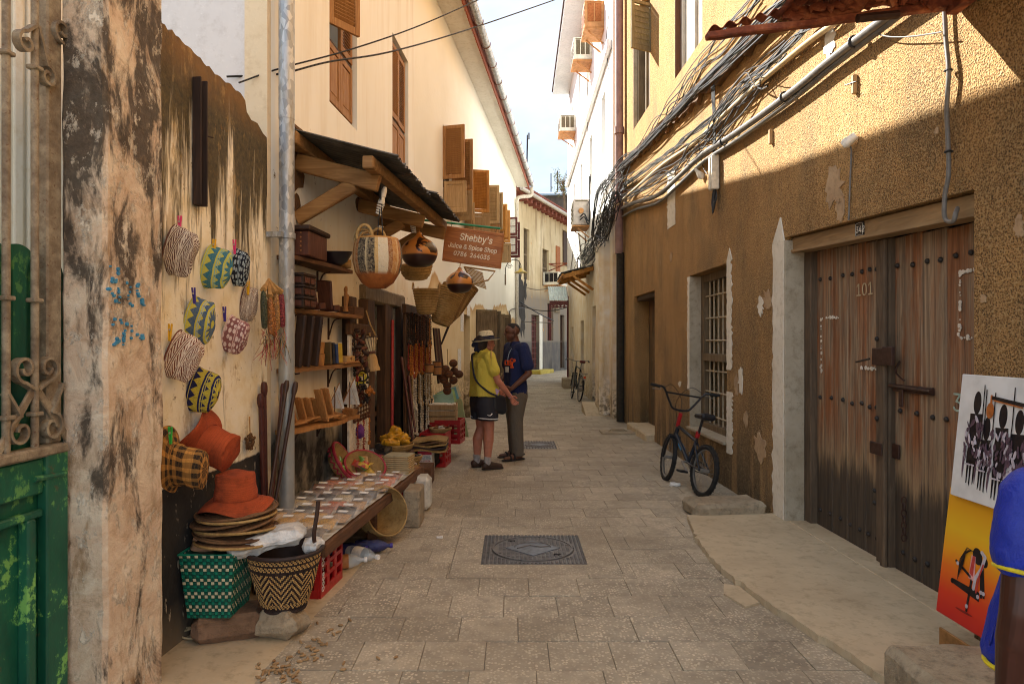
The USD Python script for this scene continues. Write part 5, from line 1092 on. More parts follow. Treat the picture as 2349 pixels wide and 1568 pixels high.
for i, h in enumerate(FWIN):
    m = (MAR, DKW, SHG, SHG, MAR)[i]
    wn = part(farh, 'window', cat([wbox(FH, h[0] + .004, h[0] + .09, h[2] + .004, h[3] - .004, -.2, -.10), wbox(FH, h[1] - .09, h[1] - .004, h[2] + .004, h[3] - .004, -.2, -.10), wbox(FH, h[0] + .09, h[1] - .09, (h[2] + h[3]) / 2 - .04, (h[2] + h[3]) / 2 + .04, -.2, -.11)]), m)
    for y in np.linspace(h[0] + .2, h[1] - .2, 3): part(wn, 'bar', wbox(FH, y - .018, y + .018, h[2] + .01, h[3] - .01, -.17, -.13), m)
    if i > 1:
        for k in range(8): z = h[2] + .08 + (h[3] - h[2] - .16) * k / 8; part(wn, 'slat', wbox(FH, h[0] + .09, h[1] - .09, z, z + .09, -.25, -.20 + .0), SHG)
part(farh, 'shutter', wbox(FH, 36.0, 36.85, 5.55, 7.3, .01, .06), DKW); part(farh, 'shutter', wbox(FH, 34.7, 35.4, 3.0, 5.0, .02, .07), SHG)
part(farh, 'niche_frame', wbox(FH, 34.9, 35.5, 5.0, 6.4, .003, .05), plain('orange_niche_wood', '#9a5a26', .8))
ac(FH, 33.2, 4.25, 1.25, .62, .75, 'beige air conditioner on a dark shelf on the bend house', ACW, DK, 3)
lt = thing('dish_bracket', 'rusty triangular iron bracket over the bend house air conditioner', 'bracket', FH.P(34.2, 5.3))
for a, b in (((33.9, 5.35, 0), (33.9, 5.35, 1.0)), ((35.2, 5.35, 0), (33.9, 5.35, 1.0)), ((33.9, 5.0, 0), (33.9, 5.35, 1.0)), ((33.9, 5.35, .02), (35.2, 5.35, .02))): part(lt, 'iron_bar', wmap(FH, bar(a, b, .05, .05)), RUST)
# black damp streak on the near end of the bend house
for i_, (y_, z_, a_, b_) in enumerate(((30.2, 3.6, .45, 1.2), (30.5, 2.6, .35, 1.0), (30.05, 4.4, .3, .7), (30.75, 3.9, .2, .6))): part(farh, 'damp_streak', wmap(FH, prism(blot(y_, z_, a_, b_, 5 + i_), .004, .001 + .005 * i_)), plain('black_damp', '#2c251c', .95))
# wires in the gap
for i, (a, b, sag) in enumerate((((1195, 700, 24), (1300, 705, 22), .15), ((1190, 690, 24), (1270, 735, 27), .05), ((1195, 738, 26), (1268, 740, 24), .0), ((1210, 660, 30), (1300, 640, 24), .2))):
    A, B = at(*a), at(*b); solo('alley_wire', tube([A + (B - A) * t - np.array([0, 0, sag * 4 * t * (1 - t)]) for t in np.linspace(0, 1, 12)], .022 if i == 1 else .014, 5), CB[0] if i < 2 else GRYC, ('thin black wire stretched level across the alley beyond the man', 'thicker black wire slanting down to the pale blue awning', 'pale rod between the bend house and the pale blue awning', 'faint wire sagging highest in front of the bend house')[i], 'wire')
# beyond: low hip roof, masts, a wispy tree
rf = thing('grey_hip_roof', 'blue grey hip roof on dark walls rising behind the bend house', 'building', (3.2, 62, 0))
A = at(1228, 455, 60); B = at(1330, 462, 60); zt_ = at(1270, 434, 60)[2]; z0 = A[2]
part(rf, 'roof', hullm([(A[0], 58, z0), (B[0] + 4, 58, z0), (A[0], 66, z0), (B[0] + 4, 66, z0), (A[0] + 2.2, 62, zt_ + .2), (B[0] - .5, 62, zt_ + .2), (A[0], 58, z0 - .15), (B[0] + 4, 66, z0 - .15)]), plain('blue_grey_roof', '#8fa3b5', .5))
part(rf, 'wall', b2(A[0] + .3, B[0] + 3.7, 58.3, 65.7, 0, z0 - .16, .02), plain('dark_lattice_wall', '#4d453d', .9, scale=3.0))
part(rf, 'finial', rod((A[0] + 2.6, 62, zt_), (A[0] + 2.6, 62, zt_ + .9), .08, 6), IRON)
mast = thing('antenna_mast', 'thin mast with a small panel standing above the long gutter', 'antenna', at(1207, 420, 40))
part(mast, 'pole', rod(at(1207, 470, 40), at(1210, 310, 40), .05, 6), STUD); part(mast, 'panel', bx(.12, .12, .35, at(1213, 312, 40), .01), plain('grey_panel', '#7d8388', .5))
for i, (u, v) in enumerate(((1264, 398), (1279, 392))):
    solo('roof_antenna', rod(at(u, 440, 58), at(u, v, 58), .05, 6), STUD, ('left one of two thin rods on the blue grey hip roof', 'right one of two thin rods on the blue grey hip roof, by the wispy tree')[i], 'antenna')
tree = thing('wispy_tree', 'wispy bare-twigged tree with few green leaves beside the white house', 'tree', at(1292, 500, 45))
rt = np.random.default_rng(4); b0 = at(1296, 500, 45); top_ = at(1293, 412, 45); tw, lv_ = [], []
for i in range(46):
    s = b0 + (top_ - b0) * rt.uniform(.45, 1); e = at(rt.uniform(1268, 1312), rt.uniform(384, 445), 45) + np.array([0, rt.normal(0, .6), 0]); mid_ = (s + e) / 2 + rt.normal(0, .1, 3)
    tw.append(tube([s, mid_, e], [.02, .013, .006], 4, cap=False))
    for k in range(7): c = mid_ + (e - mid_) * rt.uniform(0, 1.1) + rt.normal(0, .12, 3); d = rt.normal(0, 1, (2, 3)); d /= np.linalg.norm(d, axis=1)[:, None]; lv_.append(tm([c, c + d[0] * .09 + d[1] * .03, c + d[0] * .16, c + d[0] * .07 - d[1] * .03], [[0, 1, 2], [0, 2, 3]]))
part(tree, 'trunk', tube([b0 - [0, 0, 6], b0, top_], [.14, .09, .03], 7), SHG); part(tree, 'crown', cat(tw), SHG); part(tree, 'leaf', cat(lv_), plain('grey_green_leaf', '#6f7d4c', .7), kind='stuff')
# ================================================================ street lamp on the left wall, far downpipe
LT = plain('dark_lamp_iron', '#3a332a', .6); LSH = plain('yellowed_lamp_shade', '#c8ae55', .5)
Yl = LB.Yu(1158); sl = thing('wall_lantern', 'bracket street lamp with scrolled arm and yellowed shade on the cream wall past the sign', 'street lamp', LB.P(Yl, 2.6))
zc = 1.48 + (784 - 625) / FP * Yl; arm = [LB.P(Yl, zc + (y), o) for y, o in ((-.05, .02), (.15, .03), (.30, .12), (.36, .25), (.33, .38), (.22, .45), (.10, .46))]
part(sl, 'arm', tube(smoothpath(arm, 6), .012, 7), LT); part(sl, 'scroll', tube([LB.P(Yl, zc + .17 + .07 * (1 - t * .7) * math.sin(t * 9), .14 + .07 * (1 - t * .7) * math.cos(t * 9)) for t in np.linspace(0, 1, 30)], .008, 5), LT)
part(sl, 'wall_plate', wbox(LB, Yl - .04, Yl + .04, zc - .35, zc - .05, .0, .03), SHG)
part(sl, 'shade', mv(lathe([(.0, .10), (.04, .10), (.06, .05), (.19, -.02), (.185, -.03), (.05, .02), (0, .02)], 18), LB.P(Yl, zc + .02, .46)), LSH, smooth=40); part(sl, 'bulb', ball(.05, LB.P(Yl, zc - .0, .46), (1, 1, 1.2)), WHT)
dp3 = thing('far_downpipe', 'pale zinc downpipe at the far end of the cream house', 'drainpipe', LB.P(21.9, 0))
part(dp3, 'pipe', wmap(LB, tube(smoothpath([(22.6, 6.58, .5), (22.55, 6.3, .48), (22.1, 6.15, .12), (21.9, 5.9, .08)], 4), .06, 9)), GUT, smooth=50); part(dp3, 'pipe', wmap(LB, tube([(21.9, .02, .08), (21.9, 5.95, .08)], .06, 9)), GUT, smooth=50)
solo('looped_wire', tube(smoothpath([LB.hit(1228, 705, .3), LB.hit(1195, 706, .05), LB.hit(1170, 712, .05), LB.hit(1172, 735, .05), LB.hit(1168, 752, .06), LB.hit(1160, 745, .05)], 8), .014, 6), CB[0], 'black wire looping down the cream wall below the street lamp', 'wire')
# ================================================================ manholes
def m_iron(g):
    p = g.obj(); a = g.noise(p, 9, 6, .7); b = g.noise(p, 70, 4, .6); c = g.ramp(a, [(.3, C('#57534f')), (.55, C('#716d69')), (.75, C('#8a8073'))]); c = g.mix(g.ramp(b, [(.6, 0), (.72, .5)]), c, C('#7d6248'))
    return g.surf(c, .5, g.bump(b, .002, .5), metallic=.35)
CI = mat('cast_iron', m_iron); CIB = plain('polished_cast_iron', '#6c7075', .45, metallic=.4)
def manhole(x0, x1, y0, y1, lab, detail=True, copy_z=0.0):
    cx, cy = (x0 + x1) / 2, (y0 + y1) / 2; w, d = x1 - x0, y1 - y0; r = min(w, d) * .435
    t = thing('manhole', lab, 'manhole cover', (cx, cy, 0))
    fr = prism(sbox(x0, y0, x1, y1).difference(Point(cx, cy).buffer(r + .006, 24)), .03, -.028); part(t, 'frame', fr, CI)
    nub = []
    n = 26 if detail else 12
    for i in range(n):
        for j in range(n):
            x = x0 + .012 + (w - .024) * i / (n - 1); y = y0 + .012 + (d - .024) * j / (n - 1)
            if math.hypot(x - cx, y - cy) > r + .02: nub.append(bx(.012, .012, .006, (x, y, .004), 0, RZ(pi / 4)))
    part(t, 'frame_stud', cat(nub), CI, kind='stuff')
    part(t, 'lid', mv(lathe([(0, .004), (r - .004, .004), (r, 0), (r, -.03)], 48), (cx, cy, 0)), CI, smooth=30)
    part(t, 'rim', mv(lathe([(r - .014, .003), (r - .014, .010), (r - .002, .010), (r - .002, .003)], 48), (cx, cy, 0)), CI)
    g_ = []
    s = .03
    for i in np.arange(-r, r, s):
        for j in np.arange(-r, r, s):
            if math.hypot(i, j) < r - .03 and abs(i) * .9 + abs(j) * 1.0 > r * .66: g_.append(bx(s * .68, s * .68, .006, (cx + i, cy + j, .006), .0015))
    part(t, 'lid_stud', cat(g_), CI, kind='stuff')
    q = r * .62; part(t, 'emblem', prism(affinity.translate(Polygon([(-q * 1.08, 0), (0, -q), (q * 1.08, 0), (0, q)]), cx, cy), .006, .0035), CIB)
    if detail:
        em = part(t, 'emblem_relief', mv(cat([tube([(.13 * math.cos(a), .03 + .09 * math.sin(a), .0105) for a in np.linspace(-.2, pi + .2, 16)], .006, 6), tube([(-.11, -.02, .0105), (-.02, .05, .0105), (.06, .01, .0105), (.12, .03, .0105)], .006, 6)]), (cx, cy, 0)), CI)
        part(t, 'lettering', mv(xf(meshkit.text_mesh('DAWASA', .03, .005, True), m4(t=(-.075, -.09, .009))), (cx, cy, 0)), CIB) if False else None
        for a in (2.3, -.75): part(t, 'lifting_slot', mv(bx(.05, .022, .006, (r * .78 * math.cos(a), r * .78 * math.sin(a), .009), .002), (cx, cy, 0)), DK)
collar = prism(sbox(-.405, 4.357, .711, 5.44).buffer(-.004).difference(sbox(-.21, 4.55, .505, 5.225)), .034, -.035)
part(street, 'manhole_collar', collar, M['pave'][0])
manhole(-.207, .502, 4.553, 5.222, 'square iron manhole with a round lid and diamond emblem, nearest in the alley')
part(street, 'manhole_collar', prism(sbox(.12, 9.4, .66, 10.24).buffer(-.004).difference(sbox(.15, 9.46, .63, 10.17)), .034, -.035), M['pave'][3])
manhole(.153, .627, 9.463, 10.167, 'worn iron manhole cover lying beyond the man in the blue shirt', False)
# ================================================================ shelves and their goods
SHELF = wood('shelf_board', '#6b4525', '#a87845', .7, 1.0, '#54351c', 'y'); SHELFD = wood('shelf_board_dark', '#452a17', '#7b5230', .75, 1.0, None, 'y')
CARV = wood('dark_carved_wood', '#1a100b', '#4a2e1e', .5, 2.0, None, 'z'); REDW = wood('red_brown_wood', '#3a1a10', '#74402a', .45, 1.5, None, 'z'); LTW = wood('light_carved_wood', '#8a5626', '#c98f4e', .55, 1.5, None, 'z'); PALW = wood('pale_carved_wood', '#a98048', '#d9b880', .5, 1.5, None, 'z')
rs_ = np.random.default_rng(77)
def shelf(z, poly, lab, m, braces=(4.7, 5.5), dz=.13):
    t = thing('wall_shelf', lab, 'shelf', LA.P(5.2, z))
    b = prism(Polygon(poly), .028); b = rough(sub(b, .12), .004, 7, int(z * 10))
    part(t, 'board', wmap(LA, xf(b, np.array([[1, 0, 0, 0], [0, 0, 1, z - .03], [0, 1, 0, 0], [0, 0, 0, 1.0]]))), m)
    for y in braces:
        part(t, 'bracket', wmap(LA, bar((y, z - .032 - dz, .006), (y, z - .032, .006), .012, .02, .002, (0, 1, 0))), IRON)
        part(t, 'bracket', wmap(LA, tube(smoothpath([(y, z - .032 - dz * .8, .012), (y, z - .06, .05), (y, z - .038, .11)], 5), .006, 6)), IRON)
    return t
shelf(2.06, [(4.53, .004), (4.53, .12), (5.1, .20), (5.52, .22), (5.52, .004)], 'topmost wall shelf, holding a chest and a black bowl under the awning', SHELFD, (4.66, 5.3), .16)
shelf(1.71, [(4.53, .004), (4.53, .09), (5.2, .16), (5.9, .19), (5.9, .004)], 'second wall shelf from the top, with carved boxes and kalimbas', SHELF, (4.70, 5.56), .18)
shelf(1.305, [(4.53, .004), (4.53, .09), (5.2, .16), (5.92, .19), (5.92, .004)], 'third wall shelf, with carved tablets, spoons and small books', SHELF, (4.66, 5.55), .16)
sh4 = [(4.50, .004), (4.50, .12)] + [(y, .16 + .14 * (y - 4.5) + .025 * math.sin(y * 9)) for y in np.arange(4.6, 5.5, .06)] + [(5.52, .004)]
shelf(.90, sh4, 'lowest wall shelf with a wavy front edge, with wooden stands and toy dhows', LTW, (4.8, 5.3), .12)
def wm(Y, z, off, rz=0.0): return LA.M(Y, z, off) @ m4(RY(rz))
def onsh(u, Y): return ((u - 1174.5) / FP * Y - LA.x0 - LA.k * Y)
# chest, bowl, straw roll
t = thing('wooden_chest', 'dark wooden chest with pale inlay studs beside the downpipe, on the topmost shelf', 'chest', LA.P(4.8, 2.06))
part(t, 'body', wbox(LA, 4.63, 5.0, 2.065, 2.235, .012, .185, .006), REDW); part(t, 'lid', wbox(LA, 4.60, 5.02, 2.236, 2.27, .006, .205, .008), CARV)
for i in range(5):
    for j in range(2): part(t, 'inlay', wmap(LA, tube([(4.629, 2.10 + .03 * i, .05 + .08 * j), (4.625, 2.10 + .03 * i, .05 + .08 * j)], .006, 8)), LTW)
t = thing('wooden_bowl', 'large black wooden bowl on the topmost shelf', 'bowl', LA.P(5.26, 2.06, .13))
part(t, 'bowl', xf(lathe([(0, 0.0), (.06, .002), (.105, .035), (.142, .095), (.146, .112), (.138, .112), (.10, .05), (.05, .022), (0, .02)], 30), m4(RX(.10), LA.P(5.26, 2.062, .145))), plain('black_lacquer_wood', '#1a1114', .35), smooth=40)
t = thing('straw_roll', 'roll of pale woven straw at the far end of the topmost shelf', 'straw roll', LA.P(5.45, 2.06, .1))
part(t, 'roll', tube([LA.P(5.38, 2.10, .06), LA.P(5.46, 2.10, .22)], .035, 12), PALW, smooth=40); part(t, 'tie', tube([LA.P(5.42, 2.10, .14) + .037 * np.array([0, math.cos(a), math.sin(a)]) for a in np.linspace(0, 2 * pi, 12)], .004, 5), BLK)
# carved boxes in a stack of three
for i in range(3):
    z = 1.713 + i * .078; t = thing('carved_box', ('bottom', 'middle', 'top')[i] + ' box of the three dark carved boxes stacked by the downpipe', 'box', LA.P(4.65, z), 'carved boxes on the second shelf')
    part(t, 'body', wbox(LA, 4.57, 4.80, z, z + .056, .012, .17, .003), CARV); part(t, 'lid', wbox(LA, 4.56, 4.81, z + .0565, z + .075, .008, .178, .005), CARV)
    for j in range(2):
        part(t, 'carved_panel', wbox(LA, 4.562, 4.5695, z + .008, z + .048, .022 + .075 * j, .082 + .075 * j, .003), REDW)
        part(t, 'carved_panel', wbox(LA, 4.59 + .11 * j, 4.68 + .11 * j, z + .008, z + .048, .171, .177, .003), REDW)
for i, (Y, o, tl) in enumerate(((4.98, .07, -.12), (5.28, .08, .10))):
    t = thing('kalimba', ('left upright', 'right tilted')[i] + ' thumb piano of dark boards with thin metal keys', 'thumb piano', LA.P(Y, 1.712, o), 'thumb pianos on the second shelf')
    Mx = LA.M(Y, 1.735, o) @ m4(RY(pi / 2 - .5) @ RZ(tl) @ RX(-.16))
    part(t, 'board', xf(bx(.15, .22, .022, (0, .11, 0), .006), Mx), REDW)
    part(t, 'dark_face', xf(bx(.12, .17, .006, (0, .125, .0145), .002), Mx), CARV)
    for k in range(8): part(t, 'key', xf(bx(.008, .055, .003, (-.045 + .0128 * k, .16, .0195), .001), Mx), plain('brass_key', '#a58a44', .35, metallic=.7))
    part(t, 'foot_box', xf(bx(.17, .045, .06, (0, -.0, .04), .005, RZ(-tl)), Mx), REDW)
t = thing('carved_figure', 'slender carved standing figure at the far end of the second shelf', 'figurine', LA.P(5.62, 1.712, .13))
part(t, 'figure', mv(flesh([[((0, 0, .012), .024), ((0, 0, .05), .015)], [((0, 0, .05), .014), ((.004, 0, .12), .02)], [((.004, 0, .12), .02), ((0, 0, .17), .014)], [((0, 0, .17), .012), ((0, 0, .20), .017), ((.003, 0, .215), .012)], [((.02, 0, .15), .008), ((.01, .01, .09), .007)]], .012, 5), LA.P(5.62, 1.712, .13)), LTW, smooth=50)
part(t, 'base', mv(bx(.06, .06, .015, (0, 0, .0085), .003), LA.P(5.62, 1.712, .13)), CARV)
solo('block_of_wood', wbox(LA, 5.74, 6.02, 1.69, 1.78, .02, .17, .008), SHELFD, 'dark squared block at the end of the second shelf by the door frame', 'wood block')
# third shelf
for i, (Y, o) in enumerate(((4.66, .03), (4.78, .045), (4.90, .06))):
    t = thing('carved_tablet', ('left', 'middle', 'right')[i] + ' one of three tall dark carved tablets leaning on the third shelf', 'carving', LA.P(Y, 1.305, o), 'carved tablets on the third shelf')
    Mx = LA.M(Y, 1.31, o + .06) @ m4(RY(pi / 2 - .35) @ RZ(.17) @ RX(-.05))
    part(t, 'tablet', xf(bx(.075, .36, .03, (0, .18, 0), .008), Mx), CARV)
    for k in range(6): part(t, 'relief', xf(ball(.024, (.012 * math.sin(k * 2.1), .05 + k * .052, .013), (1, 1.1, .4), 1), Mx), CARV)
for i in range(2):
    Y = 5.02 + i * .09; t = thing('wooden_spoon', ('left', 'right')[i] + ' long carved wooden spoon standing in the pot on the third shelf', 'spoon', LA.P(Y, 1.4, .09), 'wooden spoons')
    Mx = LA.M(Y, 1.36, .085) @ m4(RY(1.1) @ RZ(.12 * (i - .2)) @ RX(-.1))
    part(t, 'handle', xf(bx(.017, .2, .012, (0, .1, 0), .004), Mx), PALW); part(t, 'spoon_bowl', xf(thick(tm(*(lambda m: (np.asarray(m.vertices), np.asarray(m.faces)))(lathe([(0.001, -.018), (.018, -.014), (.03, -.002), (.034, .006)], 16))), -.003), Mx @ m4(np.diag([1.0, 1, 1]) @ RX(0), (0, .25, 0)) @ np.diag([1, 1.6, 1, 1])), PALW, smooth=50)
t = thing('wooden_cup', 'pair of brown wooden cups stacked, holding the spoons', 'cup', LA.P(5.06, 1.305, .1))
for k in range(2): part(t, 'cup', mv(lathe([(0, 0), (.034, 0), (.042, .085), (.036, .085), (.03, .02), (0, .02)], 16), LA.P(5.06, 1.307 + .088 * k, .105)), LTW, smooth=40)
for i, (c, h, w_) in enumerate((('#5c4a2a', .17, .02), ('#1d1c20', .165, .022), ('#27406b', .155, .026), ('#b79a35', .16, .05))):
    Y = 5.24 + i * .075; t = thing('small_book', ('brown spined', 'black', 'blue', 'yellow and blue covered')[i] + ' small book standing on the third shelf', 'book', LA.P(Y, 1.305, .1))
    Mx = LA.M(Y, 1.308, .1) @ m4(RY(1.15) @ RZ(-.06))
    part(t, 'cover', xf(bx(.10, h, w_, (0, h / 2, 0), .002), Mx), plain(f'book_cover_{i}', c, .5)); part(t, 'pages', xf(bx(.096, .002, w_ - .006, (0, h + .001, 0), 0), Mx), PAPER); part(t, 'title_strip', xf(bx(.06, .02, .001, (0, h * .7, w_ / 2 + .0006), 0), Mx), PAPER)
t = thing('painted_box', 'small pale wooden box with a heart on the third shelf', 'box', LA.P(5.66, 1.305, .1))
part(t, 'box', wbox(LA, 5.56, 5.78, 1.312, 1.362, .06, .16, .004), PALW); part(t, 'heart', wmap(LA, prism(unary_union([Point(5.66, 1.345).buffer(.008), Point(5.674, 1.345).buffer(.008), Polygon([(5.652, 1.343), (5.682, 1.343), (5.667, 1.325)])]), .003, .159)), REDW)
solo('flat_board', wbox(LA, 5.42, 5.82, 1.3055, 1.318, .02, .19, .003), LTW, 'flat pale board lying under the painted box on the third shelf', 'board')
# lowest shelf: folding stands and toy dhows
for i, (u, Y, hgt) in enumerate(((652, 4.62, .17), (668, 4.70, .15), (690, 4.80, .19), (708, 4.90, .18), (722, 5.0, .17), (737, 4.92, .24), (752, 5.05, .24))):
    o = max(.03, onsh(u, Y)); t = thing('wooden_stand', ('first', 'second', 'third', 'fourth', 'fifth', 'sixth, taller,', 'seventh, tallest,')[i] + ' folding wooden stand from the downpipe on the lowest shelf', 'stand', LA.P(Y, .90, o), 'folding wooden stands')
    Mx = LA.M(Y, .905, o + .02) @ m4(RY(pi / 2 - .55) @ RZ(.0))
    part(t, 'back_leaf', xf(bx(.085, hgt, .014, (0, hgt / 2, -.02), .004, RX(-.28)), Mx), LTW); part(t, 'front_leaf', xf(bx(.08, .014, .13, (0, .018 + .008 * (i % 3), .06), .004, RX(-.10)), Mx), LTW)
    part(t, 'notch', xf(bx(.03, .02, .016, (0, hgt * .95, -.045), .003), Mx), LTW)
SAIL = plain('white_sailcloth', '#d9d2c2', .8)
for i, (Y, o, s) in enumerate(((5.12, .20, 1.0), (5.36, .24, 1.1))):
    t = thing('toy_dhow', ('nearer', 'farther')[i] + ' wooden toy dhow with white sails on the lowest shelf', 'toy boat', LA.P(Y, .91, o), 'toy dhows')
    Mx = LA.M(Y, .905, o) @ m4(RY(.9)) @ np.diag([s, s, s, 1.0])
    hull = np.array([[x, y, z] for x, y, z in ((-.10, .05, 0), (.11, .06, 0), (-.08, .045, .025), (.07, .045, .025), (-.08, .045, -.025), (.07, .045, -.025), (-.06, .0, .006), (.06, .0, .006), (-.06, 0, -.006), (.06, 0, -.006))])
    part(t, 'hull', xf(hullm(hull), Mx), LTW); part(t, 'mast', xf(rod((.0, .04, 0), (-.005, .24, 0), .004, 6), Mx), CARV); part(t, 'yard', xf(rod((.10, .06, 0), (-.05, .27, .01), .0035, 6), Mx), LTW)
    sv = tm([[.09, .075, .002], [-.045, .262, .012], [-.085, .08, .03], [.0, .12, .022]], [[0, 1, 3], [1, 2, 3], [2, 0, 3]]); part(t, 'sail', xf(thick(sv, .0015), Mx), SAIL)
    part(t, 'jib', xf(thick(tm([[.0, .2, 0], [-.06, .07, .02], [-.10, .07, 0]], [[0, 1, 2]]), .0015), Mx), SAIL)
    for k in range(4): part(t, 'rigging', xf(rod((-.09 + .06 * k, .05, .02 * (-1) ** k), (0, .23, 0), .0012, 4), Mx), LTW)
# ================================================================ under the awning: bags, gourds and baskets
def m_striped(g):
    u, v, _ = g.xyz(g.uv()); p = g.obj(); f = g.noise(g.map(p, (1, 1, 1)), 70, 4, .65); w = g.noise(p, 9, 4, .6)
    uu = g.math('add', u, g.math('multiply', g.math('subtract', w, .5), .012))
    k = g.ramp(g.math('fraction', g.math('multiply', uu, 3.0)), [(0, C('#d9cdb4')), (.2, C('#d9cdb4')), (.201, C('#8a4f20')), (.30, C('#8a4f20')), (.301, C('#b97f3e')), (.42, C('#b97f3e')), (.421, C('#e0c48e')), (.48, C('#a5642c')), (.56, C('#a5642c')), (.561, C('#241d1a')), (.74, C('#2b2320')), (.741, C('#cdb88d')), (.80, C('#241d1a')), (.93, C('#241d1a')), (.931, C('#cfa96a')), (1, C('#cfa96a'))])
    k = g.mix(g.ramp(f, [(.4, 0), (.7, .6)]), k, C('#c9b48c')); k = g.mix(g.ramp(f, [(.25, .6), (.42, 0)]), k, C('#2a1f17'))
    leather = g.ramp(w, [(.3, C('#7a3f16')), (.7, C('#b56a2a'))]); k = g.mix(g.rng(v, .27, .24), k, leather); k = g.mix(g.rng(v, .60, .62), k, C('#c08a45'))
    return g.surf(k, .8, g.bump(f, .01, .8))
STRP = mat('striped_wool', m_striped); ROPE = mat('sisal_rope', m_concrete('#9a7a48', '#c9a970', '#6b4f2a', .006, 3.0))
def hung_lathe(name, prof, c, n, m, lab, cat_, uv=True, R=None, pname='body', s=(1, 1, 1)):
    t = thing(name, lab, cat_, c); L_, U = lathe(prof, n, uv=True); v = np.asarray(L_.vertices) * np.asarray(s); 
    if R is not None: v = v @ np.asarray(R).T
    part(t, pname, tm(v, L_.faces), m, smooth=True, local=True, uv=U); return t
c = at(866, 600, 4.95); H = .385
prof = [(0.001, -H * .5), (.06, -H * .5), (.115, -H * .40), (.16, -H * .2), (.178, 0), (.177, H * .15), (.165, H * .34), (.15, H * .43), (.142, H * .44), (.15, H * .3), (.16, 0), (.0, -.05)]
bag = hung_lathe('woven_bag', prof[::1], c, 48, STRP, 'round woven wool bag with black, white and brown stripes hanging under the awning', 'bag', R=RZ(-1.35))
for s in (-1, 1):
    a = np.linspace(-.2, pi + .2, 24); part(bag, 'rope_handle', np.array(0) if False else tube(np.stack([-.045 + .055 * np.cos(a) + .03 * s, np.full(24, .09 * s), H * .42 + .085 * np.sin(a) + .005], 1), .011, 7), ROPE, local=True, smooth=60)
    part(bag, 'rope_handle', tube(np.stack([-.09 + .06 * np.cos(a), np.full(24, .06 * s), H * .40 + .07 * np.sin(a)], 1), .009, 7), ROPE, local=True, smooth=60)
for s in (-1, 1): part(bag, 'cord', tube([at(872 + 6 * s, 540, 4.95) , at(873 + 2 * s, 480, 4.95), at(873, 425, 4.95)], .004, 5), BLK)
def m_gourd(g):
    u, v, _ = g.xyz(g.uv()); p = g.obj(); a = g.noise(g.map(p, (1, 1, .7)), 11, 3, .5, .8); b = g.noise(p, 40, 5, .6)
    c = g.ramp(v, [(0, C('#1d0f0d')), (.26, C('#2c1512')), (.29, C('#2c1512')), (.31, C('#c9843f')), (.8, C('#c07a35')), (1, C('#4a2412'))])
    fig = g.math('multiply', g.ramp(a, [(.52, 0), (.54, 1)]), g.math('multiply', g.rng(v, .31, .33), g.rng(v, .93, .9))); c = g.mix(fig, c, C('#2e1509'))
    return g.surf(c, .35, g.bump(b, .001, .4), coat_weight=.4)
GRD = mat('carved_gourd', m_gourd)
def gourd(c, r, lab, cord_to, ang=.0):
    prof = [(0.001, -r * .78), (r * .5, -r * .74), (r * .86, -r * .45), (r, -.02 * r), (r * .93, r * .32), (r * .68, r * .62), (r * .35, r * .82), (r * .17, r * 1.0), (r * .13, r * 1.12), (.001, r * 1.14)]
    P = smoothpath(np.array([[a, b, 0] for a, b in prof]), 4)[:, :2]; P[:, 0] = np.maximum(P[:, 0], .0008)
    t = hung_lathe('carved_gourd', P, c, 36, GRD, lab, 'gourd', R=RZ(ang)); part(t, 'cord', tube([np.asarray(c) + [0, 0, r * 1.1], np.asarray(cord_to)], .004, 5), plain('orange_cord', '#b8752c', .7)); return t
gourd(at(962, 580, 6.45), .172, 'orange and dark brown gourd carved with figures, hanging nearer than the shop sign', at(958, 482, 6.45), .6)
gourd(at(1054.5, 648, 7.34), .143, 'smaller dark gourd carved with figures, hanging just below the shop sign', at(1056, 604, 7.33), 2.2)
STRAW = mat('plaited_straw', m_concrete('#8a6a38', '#c2a066', '#5c4220', .006, 3.0)); STRAWD = mat('plaited_straw_dark', m_concrete('#6b4d28', '#a07c48', '#3f2b14', .006, 3.0))
def ridged(prof, ridges, amp):
    """Profile followed by coils."""
    P = np.asarray(prof, float); d = np.r_[0, np.cumsum(np.linalg.norm(np.diff(P, axis=0), axis=1))]; s = np.linspace(0, d[-1], ridges * 6); x, z = np.interp(s, d, P[:, 0]), np.interp(s, d, P[:, 1])
    n = np.stack([np.gradient(z), -np.gradient(x)], 1); n /= np.linalg.norm(n, axis=1, keepdims=True) + 1e-9; a = amp * np.abs(np.sin(s / d[-1] * ridges * pi))
    return np.stack([np.maximum(x + n[:, 0] * a, .0008), z + n[:, 1] * a], 1)
def coil_basket(prof, ridges, amp, M_, lab, cat_='basket', m=None, name='straw_basket', handles=(), group=None, n=28):
    t = thing(name, lab, cat_, M_[:3, 3], group); outer = lathe(ridged(prof, ridges, amp), n); inner = lathe([(max(a - .012, .001), b + .008) for a, b in prof][::-1], n)
    part(t, 'basket', xf(cat(outer, inner), M_), m or STRAW, smooth=50); r, z = prof[-1]
    part(t, 'rim', xf(tube([((r - .004) * math.cos(a), (r - .004) * math.sin(a), z) for a in np.linspace(0, 2 * pi, 30, endpoint=False)], .009, 6, closed=True), M_), m or STRAW, smooth=60)
    for a in handles:
        q = np.linspace(0, pi, 12); R_ = .06; part(t, 'handle', xf(tube(np.stack([(r) * math.cos(a) + R_ * np.cos(q) * -math.sin(a), r * math.sin(a) + R_ * np.cos(q) * math.cos(a), z + .08 * np.sin(q)], 1), .007, 6), M_), m or STRAW, smooth=60)
    return t
BP = [(.001, 0), (.085, 0), (.10, .02), (.125, .14), (.15, .27)]
coil_basket(BP, 12, .008, m4(None, at(978, 719, 7.75)), 'upright straw basket with loop handles hanging at the right of the shop door', handles=(0, pi))
